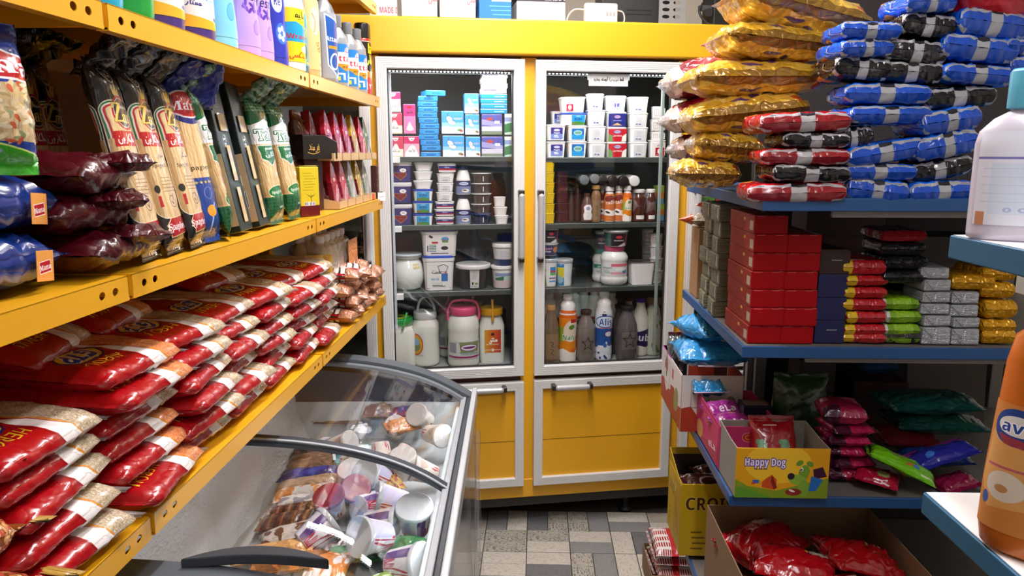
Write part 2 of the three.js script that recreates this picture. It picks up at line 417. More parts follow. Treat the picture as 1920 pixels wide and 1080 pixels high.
BULBS.forEach(([x, y, z], i) => {
  const t = thing('ceiling_bulb', ['round bulb hanging before the yellow fridge', 'round bulb hanging above the freezer'][i], 'lamp', 'hanging bulbs', V(x, y, z));
  P(t, 'bulb', lathe([[0, -.045], [.02, -.04], [.032, -.02], [.034, 0], [.026, .025], [.014, .045]], 20), M('#ffffff', { emissive: '#fff6e6', emissiveIntensity: 3 }));
  P(t, 'socket', lathe([[.014, .044], [.017, .046], [.017, .085], [.004, .09]], 16), WHITE);
  P(t, 'cord', new THREE.CylinderGeometry(.003, .003, 2.75 - y - .088, 8).translate(0, (2.75 - y - .088) / 2 + .088, 0), DARK);
});

// ---------------------------------------------------------------- the yellow display fridge
const FA = 10.75 * D2R, FD = V(Math.cos(FA), 0, -Math.sin(FA)), FN = V(Math.sin(FA), 0, Math.cos(FA)), FB = V(-.0244, 0, -2.8817);
const fw = (x, y, z) => FB.clone().addScaledVector(FD, x).addScaledVector(FN, z).setY(y);
const fpt = (u, v, w = 0) => { const b = FB.clone().addScaledVector(FN, -w), r = ray(u, v), k = b.sub(O).dot(FN) / r.dot(FN), p = r.multiplyScalar(k).add(O); return [p.clone().sub(FB).dot(FD), p.y]; };
const fridge = thing('display_fridge', 'tall yellow display fridge with white framed glass doors', 'fridge', null, FB.clone(), FA);
const LINER = M('#4c5152', { rough: .45, metalness: .3 }), ALU = M('#e4e4e0', { rough: .35, metalness: .05, clearcoat: .3 }), BROWN = M('#4a2208', { rough: .6 });
P(fridge, 'fascia', rbox(2.52, .127, .06, .008), YEL, [.03, 1.9655, -.018]);
P(fridge, 'top_panel', box(2.5, .07, .6), YEL, [.03, 1.985, -.35]);
P(fridge, 'ceiling_panel', box(2.48, .02, .55), LINER, [.03, 1.895, -.34]);
P(fridge, 'back_panel', box(2.5, 1.9, .03), LINER, [.03, 1.06, -.64]);
for (const s of [-1, 1]) P(fridge, 'side_panel', box(.03, 1.88, .62), YEL, [.03 + s * 1.245, 1.06, -.34]);
P(fridge, 'lower_body', box(2.46, .5, .55), YEL, [.03, .41, -.335]);
P(fridge, 'floor_panel', box(2.46, .02, .56), M('#9aa19c', { rough: .4 }), [.03, .678, -.335]);
P(fridge, 'middle_rail', box(2.5, .07, .03), BROWN, [.03, .664, -.052]);
P(fridge, 'head_rail', box(2.5, .04, .03), BROWN, [.03, 1.88, -.052]);
P(fridge, 'base_rail', rbox(2.5, .08, .035, .003), YEL, [.03, .172, -.05]);
P(fridge, 'plinth', box(2.46, .05, .03), M('#3c3a36', { rough: .7, bumpMap: CR, bumpScale: .002 }), [.03, .108, -.075]);
for (const x of [-1.1, -.35, .45, 1.15]) for (const z of [-.12, -.55]) P(fridge, 'foot', lathe([[0, 0], [.03, 0], [.03, .01], [.012, .02], [.012, .13]], 12), DARK, [x, 0, z]);
for (const [x, w] of [[-.584, .05], [-.004, .062], [.618, .064], [-1.185, .06], [1.24, .05]]) P(fridge, 'post', rbox(w, 1.7, .04, .004), YEL, [x, 1.05, -.056]);
// framed doors: four mitred, grooved strips each
function frameSide(x0, x1, y0, y1, fwid, side) {
  const prof = [[0, -.03], [0, -.001], [.003, 0]];
  for (let k = 0; k < 4; k++) { const a = .006 + k * (fwid - .012) / 4, b = (fwid - .012) / 4; prof.push([a + .15 * b, 0], [a + .28 * b, -.0018], [a + .42 * b, -.0018], [a + .55 * b, 0]); }
  prof.push([fwid - .003, 0], [fwid, -.002], [fwid, -.03]);
  const c = (s, z) => [[x0 + s, y0 + s, z], [x1 - s, y0 + s, z], [x1 - s, y1 - s, z], [x0 + s, y1 - s, z]], pos = [], uv = [];
  for (let i = 0; i + 1 < prof.length; i++) {
    const a = c(...prof[i]), b = c(...prof[i + 1]), q = [a[side], a[(side + 1) % 4], b[(side + 1) % 4], b[side]];
    for (const k of [0, 1, 2, 0, 2, 3]) { pos.push(...q[k]); uv.push(q[k][0], q[k][1]); }
  }
  const g = new THREE.BufferGeometry();
  g.setAttribute('position', new THREE.Float32BufferAttribute(pos, 3)); g.setAttribute('uv', new THREE.Float32BufferAttribute(uv, 2));
  g.computeVertexNormals();
  return g;
}
const barHandle = (l) => ({ bar: new THREE.CapsuleGeometry(.0115, l, 4, 14), end: rbox(.022, .018, .036, .004) });
function framedDoor(name, x0, x1, y0, y1, fwid, glass, handle) {
  const d = G(fridge, name);
  ['bottom_rail', 'stile', 'top_rail', 'stile'].forEach((n, i) => P(d, n, frameSide(x0, x1, y0, y1, fwid, i), ALU));
  const w = x1 - x0 - 2 * fwid, h = y1 - y0 - 2 * fwid, cx = (x0 + x1) / 2, cy = (y0 + y1) / 2;
  if (glass) {
    P(d, 'pane', box(w + .008, h + .008, .004), GLASS, [cx, cy, -.016]);
    for (const s of [-1, 1]) { P(d, 'seal', box(.006, h, .012), DARK, [cx + s * (w / 2 - .002), cy, -.026]); P(d, 'seal', box(w, .006, .012), DARK, [cx, cy + s * (h / 2 - .002), -.026]); }
  } else {
    P(d, 'panel', rbox(w + .006, h + .006, .012, .002), YEL, [cx, cy, -.02]);
    P(d, 'seam', box(w, .0012, .001), BROWN, [cx, y0 + fwid + h * .42, -.0136]);
  }
  const [hx, hy, l, vert] = handle, H = barHandle(l - .03), g1 = vert ? H.bar : moved(H.bar, 0, 0, 0, 0, 0, Math.PI / 2);
  P(d, 'handle', g1, M('#c6c7c8', { rough: .3, metalness: .3 }), [hx, hy, .032]);
  for (const s of [-1, 1]) P(d, 'handle_mount', vert ? H.end : moved(H.end, 0, 0, 0, 0, 0, Math.PI / 2), M('#4d4a48', { rough: .35, metalness: .7 }), vert ? [hx, hy + s * l / 2, .015] : [hx + s * l / 2, hy, .015]);
}
const COLS = [[-1.15, -.597], [-.573, -.025], [.017, .596], [.64, 1.2]];
const hL = fpt(976, 424), hR = fpt(1012, 424);
framedDoor('glass_door', ...COLS[0], .668, 1.889, .04, true, [-.62, 1.27, .26, true]);
framedDoor('glass_door', ...COLS[1], .668, 1.889, .04, true, [hL[0], hL[1], .26, true]);
framedDoor('glass_door', ...COLS[2], .666, 1.888, .04, true, [hR[0], hR[1], .26, true]);
framedDoor('glass_door', ...COLS[3], .666, 1.888, .04, true, [.665, 1.27, .26, true]);
const kL = fpt(905, 729), kR = fpt(1071, 722);
framedDoor('panel_door', ...COLS[0], .197, .642, .036, false, [-.75, .61, .15, false]);
framedDoor('panel_door', ...COLS[1], .197, .642, .036, false, [kL[0], kL[1], .17, false]);
framedDoor('panel_door', ...COLS[2], .195, .645, .036, false, [kR[0], kR[1], .15, false]);
framedDoor('panel_door', ...COLS[3], .195, .645, .036, false, [.75, .61, .15, false]);
// shelves: [column, pixel of a tub's foot] -> height of the boards
const lvL = [293, 421, 546].map((v) => fpt(800, v, .09)[1]), lvR = [295, 417, 536].map((v) => fpt(1150, v, .09)[1]);
for (const [lv, c] of [[lvL, 0], [lvL, 1], [lvR, 2], [lvR, 3]]) for (const y of lv) {
  const [a, b] = COLS[c], s = G(fridge, 'shelf');
  P(s, 'board', box(b - a - .01, .006, .5), M('#c4d2cc', { transmission: .85, rough: .08, thickness: 0 }), [(a + b) / 2, y - .004, -.33]);
  P(s, 'edge', rbox(b - a - .01, .02, .008, .002), M('#565e5b', { rough: .35, metalness: .5 }), [(a + b) / 2, y - .011, -.08]);
}
P(fridge, 'shelf_post', rbox(.026, .98, .012, .002), M('#c9d2d8', { rough: .5 }), [-.532, 1.35, -.045], null, 'pale blue grey shelf post inside the door');
P(fridge, 'shelf_post', rbox(.012, 1.1, .012, .002), M('#93a09a', { rough: .4 }), [.536, 1.28, -.06], null, 'grey green shelf post inside the door');
for (const y of lvL) P(fridge, 'shelf_bracket', rbox(.03, .022, .03, .002), WHITE, [-.508, y - .014, -.065]);
{ // strings of small lamps behind the top rails
  const dots = print(512, 16, (g, w, h) => { fill(g, w, h, '#0c0e0e'); for (let i = 0; i < 34; i++) ell(g, '#ffffff', 8 + i * 15, 8, 4, 4); });
  for (const [c, l] of [[1, .46], [2, .5]]) {
    const x = (COLS[c][0] + COLS[c][1]) / 2;
    P(fridge, 'lamp_strip', patch(l, .016, { t: .006 }), M('#ffffff', { map: dots, emissive: '#ffffff', emissiveMap: dots, emissiveIntensity: 3 }), [x, 1.845, -.055]);
    const a = new THREE.RectAreaLight(0xf4fbff, 30, l, .03);
    a.position.copy(fw(x, 1.838, -.062)); a.rotation.set(-Math.PI / 2, 0, 0); a.rotation.order = 'YXZ'; a.rotation.y = FA;
    a.castShadow = true; scene.add(a);
  }
}
{ const [x, y] = fpt(1141, 149, .024), t = print(256, 80, (g, w, h) => { fill(g, w, h, '#eef1f1'); fa(g, 'لطفا درب را آهسته ببندید', w / 2, h * .58, 20, '#2b2b2b', { lw: .17, sx: .88 }); });
  const s = thing('paper_sign', 'white paper strip with Persian lettering taped inside the fridge door top', 'sign', null, fw(x, y, -.024), FA);
  P(s, 'sheet', patch(.155, .05), paper(t)); for (const q of [-1, 1]) P(s, 'tape', patch(.018, .03, { t: .0006 }), M('#dfe6e6', { rough: .2 }), [q * .074, .012, .0008]); }

// ---------------------------------------------------------------- yellow shelving along the aisle
const SX = -.55, BOARD = [2.045, 1.737, 1.387, 1.038], BAYS = [[-.1, -.973], [-.982, -1.837], [-1.846, -2.655]];
const YSH = M('#edad18', { rough: .36, clearcoat: .35, clearcoatRoughness: .25 });
function lip(l, endHoles) {
  const s = new THREE.Shape(); const h = .034, r = .003;
  s.moveTo(r, -h); s.lineTo(l - r, -h); s.quadraticCurveTo(l, -h, l, -h + r); s.lineTo(l, 0); s.lineTo(0, 0); s.lineTo(0, -h + r); s.quadraticCurveTo(0, -h, r, -h);
  for (const x of endHoles) { const p = new THREE.Path(); p.absellipse(x, -.017, .007, .0055, 0, Math.PI * 2); s.holes.push(p); }
  return new THREE.ExtrudeGeometry(s, { depth: .0015, bevelEnabled: false, curveSegments: 6 });
}
BAYS.forEach(([z0, z1], b) => {
  const l = z0 - z1, t = thing('shelving_bay', ['yellow shelving bay nearest the viewer with pasta bags', 'middle yellow shelving bay with spaghetti packs', 'far yellow shelving bay ending at the fridge'][b], 'shelf', 'yellow shelving bays', V(SX, 0, z0));
  const lg = lip(l, [.032, .062, l - .062, l - .032]);
  for (const y of BOARD) {
    const s = G(t, 'shelf', [0, y, 0]);
    P(s, 'board', box(.4, .0015, l), YSH, [-.2, -.001, -l / 2]);
    P(s, 'lip', lg, YSH, [-.0015, 0, 0], [0, Math.PI / 2, 0]);
    P(s, 'flange', box(.015, .0015, l), YSH, [-.009, -.0335, -l / 2]);
    for (const e of [.0008, l - .0008]) P(s, 'end_flange', box(.4, .03, .0015), YSH, [-.2, -.015, -e]);
  }
  for (const z of [.02, l - .02]) P(t, 'upright', rbox(.03, 2.4, .035, .003), YSH, [-.42, 1.2, -z]);
  P(t, 'back_panel', box(.004, 2.2, l), M('#6b4a12', { rough: .7 }), [-.44, 1.2, -l / 2]);
});

// ---------------------------------------------------------------- blue edged shelving facing the viewer
const GX = .45, BLUE = M('#1d4f86', { rough: .45, clearcoat: .2 }), TOPW = M('#dcdad4', { rough: .45 }), GREY = M('#8b8480', { rough: .5 });
const GS = [[1.462, -1.50], [1.138, -1.585], [.775, -1.62], [.39, -1.62]], GBACK = -2.27;
{
  const t = thing('end_shelving', 'blue edged shelving unit packed with snacks and biscuit boxes', 'shelf', null, V(GX, 0, 0));
  GS.forEach(([y, z], i) => {
    const s = G(t, 'shelf', [0, y, 0]), d = z - GBACK;
    P(s, 'board', box(.98, .012, d - .004), i ? M('#6d6862', { rough: .5 }) : BLUE, [.492, -.007, GBACK + d / 2]);
    P(s, 'front_lip', rbox(.99, .026, .006, .002), BLUE, [.49, -.0145, z]);
    P(s, 'side_lip', rbox(.006, .026, d, .002), BLUE, [0, -.0145, GBACK + d / 2]);
    if (i < 2) P(s, 'price_rail', box(.86, .014, .01), GREY, [.57, -.034, z - .02]);
  });
  P(t, 'back_panel', box(.8, 1.98, .01), M('#2f2a28', { rough: .7 }), [.60, 1.0, GBACK - .012]);
  for (const x of [.22, .96]) P(t, 'upright', rbox(.035, 1.46, .03, .003), GREY, [x, .73, GBACK + .005]);
  const pz = -2.24, px = onZ(1424, 690, pz).x - GX;
  P(t, 'bracket_post', rbox(.032, 1.12, .03, .003), M('#a9a29c', { rough: .5 }), [px, .56, pz]);
}
const NX = .5, NZ = -.915, NB = [1.452, 1.12, .78];
{
  const t = thing('side_shelving', 'white topped shelving with blue lips holding bottles close to the viewer', 'shelf', null, V(NX, 0, 0));
  NB.forEach((y) => {
    const s = G(t, 'shelf', [0, y, 0]);
    P(s, 'board', box(.44, .012, 1.1), M('#efeeea', { rough: .35 }), [.222, -.0062, NZ + .55]);
    P(s, 'side_lip', rbox(.005, .028, 1.1, .002), M('#1f5878', { rough: .45 }), [0, -.0145, NZ + .55]);
    P(s, 'end_lip', rbox(.44, .028, .005, .002), M('#1f5878', { rough: .45 }), [.22, -.0145, NZ]);
  });
  P(t, 'back_panel', box(.01, 1.7, 1.1), TOPW, [.445, .86, NZ + .55]);
  P(t, 'base', box(.42, .1, 1.08), BLUE, [.22, .05, NZ + .55]);
}

// ---------------------------------------------------------------- chest freezer under the yellow shelves
const ZA = 1.85 * D2R, ZP = V(-.192, 0, -2.285), ZL = 1.27, ZW = .66;
const zw = (x, y, z) => V(ZP.x + x * Math.cos(ZA) + z * Math.sin(ZA), y, ZP.z - x * Math.sin(ZA) + z * Math.cos(ZA));
const freezer = thing('chest_freezer', 'grey chest freezer with curved sliding glass lids full of ice cream', 'freezer', null, ZP.clone(), ZA);
const ZG = M('#a9adb0', { rough: .35, metalness: .2 }), ZD = M('#3a4047', { rough: .4 }), ZBODY = M('#3c4150', { rough: .25, clearcoat: .6, clearcoatRoughness: .1 });
const PROF = [[-.03, .79], [-.08, .822], [-.15, .855], [-.24, .882], [-.34, .900], [-.45, .910], [-.56, .914], [-.64, .914]];
function sweepProfile(p, z0, z1, th) { // a curved sheet of thickness th between z0 and z1
  const s = new THREE.Shape(), c = new THREE.CatmullRomCurve3(p.map(([x, y]) => V(x, y, 0))).getPoints(28);
  c.forEach((q, i) => i ? s.lineTo(q.x, q.y) : s.moveTo(q.x, q.y));
  for (let i = c.length - 1; i >= 0; i--) s.lineTo(c[i].x, c[i].y - th);
  return new THREE.ExtrudeGeometry(s, { depth: z1 - z0, bevelEnabled: false }).translate(0, 0, z0);
}
P(freezer, 'side_wall', rbox(.05, .74, ZL, .01), ZBODY, [-.025, .40, ZL / 2]);
P(freezer, 'rear_wall', rbox(.05, .86, ZL, .01), ZBODY, [-ZW + .025, .46, ZL / 2]);
for (const z of [.025, ZL - .025]) {
  const s = new THREE.Shape([[-.005, .03], [-.005, .775], ...PROF.map(([x, y]) => [x, y - .03]), [-ZW, .88], [-ZW, .03]].map((p) => new THREE.Vector2(...p)));
  P(freezer, 'end_wall', new THREE.ExtrudeGeometry(s, { depth: .05, bevelEnabled: false }), ZBODY, [0, 0, z - .025]);
  P(freezer, 'end_frame', sweepProfile([[-.004, .79], ...PROF.slice(1).map(([x, y]) => [x, y + .012])], z - .028, z + .028, .022), M('#565d63', { rough: .4 }), null, null, 'dark curved frame across the freezer end');
}
P(freezer, 'bottom', box(ZW - .04, .05, ZL - .04), ZBODY, [-ZW / 2, .06, ZL / 2]);
P(freezer, 'rail', rbox(.016, .05, ZL, .004), M('#c3c7c8', { rough: .35, metalness: .2 }), [-.004, .785, ZL / 2], null, 'pale front rail of the freezer');
P(freezer, 'track', rbox(.012, .03, ZL - .02, .002), ZD, [-.02, .78, ZL / 2]);
P(freezer, 'track', rbox(.016, .036, ZL - .02, .003), ZG, [-.036, .778, ZL / 2]);
P(freezer, 'rear_rail', rbox(.06, .04, ZL, .006), ZG, [-ZW + .03, .9, ZL / 2]);
for (const [z0, z1, dy, zb] of [[.055, .70, 0, .68], [.66, ZL - .055, -.008, .675]]) {
  const g = G(freezer, 'glass_lid', [0, dy, 0]);
  P(g, 'pane', sweepProfile(PROF, z0, z1, .004), M('#ffffff', { transmission: 1, rough: 0, thickness: 0, ior: 1.28 }));
  P(g, 'lid_frame', sweepProfile(PROF.map(([x, y]) => [x, y + .004]), dy ? z0 : z1 - .03, dy ? z0 + .022 : z1, .016), ZD, null, null, 'dark curved bar across the lid');
  if (!dy) P(g, 'lid_edge', sweepProfile(PROF.map(([x, y]) => [x, y + .0052]), z1 - .008, z1, .003), M('#aeb5ba', { rough: .3 }));
  P(g, 'lid_edge', sweepProfile(PROF.map(([x, y]) => [x, y + .002]), dy ? z1 - .02 : z0, dy ? z1 : z0 + .02, .01), M('#7b8388', { rough: .3 }));
}
{ // the curved grip plate at the near end of the lid
  const s = new THREE.Shape(); s.moveTo(-.1, 0); s.quadraticCurveTo(0, .075, .12, .0); s.quadraticCurveTo(0, .03, -.1, 0);
  P(freezer, 'grip', new THREE.ExtrudeGeometry(s, { depth: .012, bevelEnabled: true, bevelSize: .003, bevelThickness: .003, bevelSegments: 2 }), ZD, [-.29, .918, 1.232], [-Math.PI / 2, 0, 0]);
}
{ // frosted liner along the rear wall, bulging, and the plain liner elsewhere
  const nz = 60, nx = 24, pos = [], idx = [], uv = [];
  for (let i = 0; i <= nz; i++) for (let j = 0; j <= nx; j++) {
    const z = .05 + (ZL - .1) * i / nz, t = j / nx, y = .885 - t * .45;
    const bul = .03 + .13 * Math.pow(t, 1.2) + .028 * noise.noise(z * 4, t * 2.2, 1) + .012 * noise.noise(z * 11, t * 7, 4) + .004 * noise.noise(z * 50, t * 30, 2);
    pos.push(-ZW + .05 + bul, y, z); uv.push(z * 6, t * 3);
    if (i < nz && j < nx) { const a = i * (nx + 1) + j; idx.push(a, a + 1, a + nx + 1, a + 1, a + nx + 2, a + nx + 1); }
  }
  const g = new THREE.BufferGeometry();
  g.setAttribute('position', new THREE.Float32BufferAttribute(pos, 3)); g.setAttribute('uv', new THREE.Float32BufferAttribute(uv, 2)); g.setIndex(idx); g.computeVertexNormals();
  P(freezer, 'frost', g, M('#eef2f4', { rough: .7, bumpMap: noiseTex(128, 20, 0, 1, 9), bumpScale: .004 }), null, null, 'thick white frost on the freezer wall');
  P(freezer, 'liner', box(.006, .5, ZL - .1), M('#cdd3d4', { rough: .5 }), [-.053, .52, ZL / 2]);
  P(freezer, 'liner', box(ZW - .1, .3, .006), M('#cdd3d4', { rough: .5 }), [-ZW / 2, .63, .054]);
  P(freezer, 'liner', box(ZW - .1, .3, .006), M('#cdd3d4', { rough: .5 }), [-ZW / 2, .63, ZL - .054]);
  P(freezer, 'divider', box(ZW - .12, .3, .008), M('#b9c0c2', { rough: .5 }), [-ZW / 2, .5, .66]);
  P(freezer, 'false_floor', box(ZW - .1, .01, ZL - .1), M('#b4babb', { rough: .6 }), [-ZW / 2, .655, ZL / 2], null, 'grey liner floor');
}
{ // lamp strip under the front rail, shining on the frost
  P(freezer, 'lamp_strip', rbox(.012, .014, ZL - .16, .003), M('#8f9698', { emissive: '#f4fbff', emissiveIntensity: .25 }), [-.052, .765, ZL / 2]);
  const a = new THREE.RectAreaLight(0xf0f8ff, 3.2, .02, ZL - .16); a.position.copy(zw(-.062, .765, ZL / 2)); a.rotation.order = 'YXZ';
  a.lookAt(zw(-.6, .79, ZL / 2)); a.rotateZ(Math.PI / 2); a.castShadow = true; scene.add(a);
}
{ // clear film hanging off the freezer's corner
  const g = new THREE.PlaneGeometry(.07, .62, 10, 20), p = g.attributes.position;
  for (let i = 0; i < p.count; i++) p.setZ(i, .012 * Math.sin(p.getX(i) * 110 + p.getY(i) * 5) + .004 * noise.noise(p.getX(i) * 40, p.getY(i) * 9, 3));
  g.computeVertexNormals();
  P(freezer, 'film_wrap', g, M('#ffffff', { transmission: .9, rough: .12, thickness: 0 }), [.012, .45, .25], [0, Math.PI / 2 + .3, 0], 'clear protective film peeling off the corner');
}

// ---------------------------------------------------------------- bags of grain on the lowest yellow shelf
const grainBag = (base, cols, seed) => print(512, 640, (g, w, h) => {
  // across: wall edge -> aisle edge; up: near end -> far end
  fill(g, w, h, '#a90912');
  g.save(); g.beginPath(); g.moveTo(-4, h * .50); g.quadraticCurveTo(w * .45, h * .47, w + 4, h * .30); g.lineTo(w + 4, -4); g.lineTo(-4, -4); g.closePath(); g.clip();
  fill(g, w, h, base); speck(g, w, h * .56, 5200, cols, 1.6, 4.6, seed); g.restore();
  curve(g, '#f4efe9', 34, [-10, h * .53, w * .45, h * .50, w * .7, h * .43]); g.lineCap = 'round';
  poly(g, '#f4efe9', [w * .55, h * .455, w + 4, h * .295, w + 4, h * .44, w * .7, h * .47]);
  curve(g, '#d98a2a', 9, [-10, h * .496, w * .45, h * .465, w + 6, h * .285]);
  curve(g, '#7c0a12', 6, [-10, h * .56, w * .5, h * .53, w + 6, h * .45]);
  g.save(); g.translate(w * .66, h * .68); g.rotate(Math.PI / 2);
  ell(g, '#f2c424', 0, 0, 118, 52, 0, '#15246e', 7);
  txt(g, 'GTP', 0, 4, 96, '#2440a0', { sc: '#f7f4ea', lw: 12, skew: -.3, sx: 1.05 }); txt(g, 'GTP', 0, 4, 96, '#2440a0', { sc: '#141d55', lw: 4, skew: -.3, sx: 1.05 });
  txt(g, 'HEROU', -6, -76, 46, '#e8c62c', { thin: 1, sx: 1.5 }); g.restore();
  for (let i = 0; i < 4; i++) { rect(g, 'rgba(255,255,255,.12)', 0, h - 22 + i * 5, w, 2); rect(g, 'rgba(255,255,255,.2)', 0, 3 + i * 6, w, 2); }
});
const RICE = { cream: film(grainBag('#c3b193', ['#d9cbb0', '#b39b78', '#e6dcc8', '#a58a64'], 31), { rough: .24 }), orange: film(grainBag('#dd8a55', ['#e89a66', '#cf7740', '#f0b284', '#c96a35'], 32), { rough: .24 }), oat: film(grainBag('#c9b692', ['#e0d2b4', '#b79a6c', '#efe6d2', '#8f7348'], 33), { rough: .24 }) };
const sealMat = M('#f2f2f0', { transmission: .85, rough: .15, thickness: 0 });
const riceGeo = [1, 2, 3, 4].map((s) => lying(.25, .205, .041, { seed: s * 1.7, wr: .0034, nu: 34, nv: 32, pinch: .0, full: 2.7, seal: .004, fall: .022, corner: .12 }));
const sealGeo = [1, 2].map((s) => lying(.2, .016, .002, { seed: s, wr: .002, nu: 4, nv: 12, seal: .002 }));
{
  const ends = [-.935, -1.15, -1.335, -1.515, -1.70, -1.885, -2.06], kinds = ['cream', 'orange', 'cream', 'cream', 'oat', 'cream', 'cream'];
  const col = ['nearest', 'second', 'third', 'fourth', 'fifth', 'sixth', 'farthest'], r = rng(44);
  ends.forEach((z, c) => {
    const n = c === 0 ? 5 : c === 3 || c === 5 ? 6 : 6;
    for (let i = 0; i < n; i++) {
      const kind = c === 1 && i === 3 ? 'cream' : kinds[c], key = 'rice' + kind + (c + i) % 4;
      const y = BOARD[3] + .002 + i * .0362, out = (r() - .5) * .034 + (i === n - 1 ? -.012 : 0) - i * .002;
      const o = of(key, () => {
        const t = thing('grain_bag', '', 'grain bag', 'red bags of grain on the lowest yellow shelf');
        P(t, 'bag', riceGeo[(c + i) % 4], RICE[kind]);
        P(t, 'clear_seal', sealGeo[i % 2], sealMat, [.03, .017, -.108]);
        return t;
      }, `red bag of ${kind === 'orange' ? 'orange lentils' : kind === 'oat' ? 'pale oats' : 'cream grain'}, ${lvl(i, n)} the ${col[c]} pile`, V(SX - .132 + out, y, z + .10 + (r() - .5) * .012), (r() - .5) * .2 + (i === n - 1 ? -.08 : 0));
      o.rotation.z = (r() - .5) * .03 + (i === n - 1 ? -.05 : -.015);
      o.rotation.x = (r() - .5) * .05;
    }
  });
  // bags lying behind, on top of the piles
  for (const [k, x, z, ry, kind, d] of [[0, -.80, -1.02, .5, 'cream', 'behind the nearest pile'], [1, -.81, -1.22, .3, 'orange', 'behind the second pile'], [2, -.80, -1.62, -.3, 'cream', 'behind the fifth pile']]) {
    const o = of('rice' + kind + k, () => null, `red bag of grain lying crooked at the back wall, ${d}`, V(x - .01, BOARD[3] + .232, z), ry * .4);
    o.rotation.z = -.25;
  }
}
const peanut = (seed) => print(256, 256, (g, w, h) => { fill(g, w, h, '#8a4a1e'); const r = rng(seed); for (let i = 0; i < 420; i++) { const x = r() * w, y = r() * h, a = r() * 3; ell(g, '#7a3c16', x + 1, y + 2, 11, 7, a); ell(g, ['#d99a5c', '#c98248', '#e7b47c', '#c0503c'][r() * 4 | 0], x, y, 10, 6, a); ell(g, 'rgba(255,235,200,.4)', x - 2, y - 2, 4, 2, a); } });
{
  const m = film(peanut(5), { rough: .22 }), gg = [1, 2, 3].map((s) => lying(.15, .13, .064, { seed: 20 + s, wr: .006, nu: 24, nv: 24, full: 3, fall: .04 }));
  [[-.625, 0, -.705], [-.64, .066, -.69], [-.655, .132, -.69]].forEach(([x, y, z], i) => {
    const t = thing('nut_bag', ['bag printed with peanuts lowest by the lip of the near shelf', 'bag printed with peanuts in the middle of three beside the grain', 'bag printed with peanuts on top of two others beside the grain'][i], 'nut bag', 'peanut bags', V(x, BOARD[3] + .001 + y, z), (i - 1) * .2);
    P(t, 'bag', gg[i], m);
    P(t, 'seal', moved(sealGeo[i % 2], .0, .034, -.078), filmC('#c9a24a'));
  });
}
// copper coloured wafer packs spilling over the far lip
{
  const tex = print(256, 160, (g, w, h) => { fill(g, w, h, '#b57a58'); speck(g, w, h, 60, ['#c08763', '#a96e4c'], 4, 20, 8); rect(g, '#3a1a14', w * .36, 0, w * .28, h); rect(g, '#efe4da', w * .38, h * .2, w * .1, h * .6); rect(g, '#efe4da', w * .52, h * .2, w * .1, h * .6); rect(g, '#a3161c', w * .36, h * .8, w * .28, h * .1); rect(g, '#d79a2c', 0, 0, w * .06, h); });
  const m = film(tex, { rough: .25, bumpScale: .007 }), gg = [1, 2, 3].map((s) => lying(.135, .075, .04, { seed: 40 + s, wr: .005, nu: 16, nv: 18, seal: .008, full: 3, fall: .022 }));
  const spots = [], r = rng(9);
  for (let l = 0; l < 4; l++) for (let k = 0; k < 5 - (l > 2 ? 2 : 0); k++) spots.push([l, -2.19 - k * .094 - (l % 2) * .03]);
  const word = ['bottom', 'second', 'third', 'top'];
  spots.forEach(([l, z], i) => {
    const k = i % 3, o = of('wafer' + k, () => { const t = thing('wafer_pack', '', 'wafer pack', 'copper wafer packs at the far shelf end'); P(t, 'wrapper', gg[k], m); P(t, 'crimp', moved(gg[k], 0, .012, 0).scale(.1, .15, 1.0).translate(-.06, .008, 0), m); return t; },
      `copper wafer pack in the ${word[l]} layer of the spilling heap, ${NTH[i - spots.findIndex((s) => s[0] === l)]} from the grain bags`, V(SX - .065 + (l === 0 ? .01 : (r() - .5) * .03) + l * .004, BOARD[3] + .002 + l * .04, z), (r() - .5) * .7);
    o.rotation.z = (r() - .5) * .2 - .08; o.rotation.x = (r() - .5) * .15;
  });
}
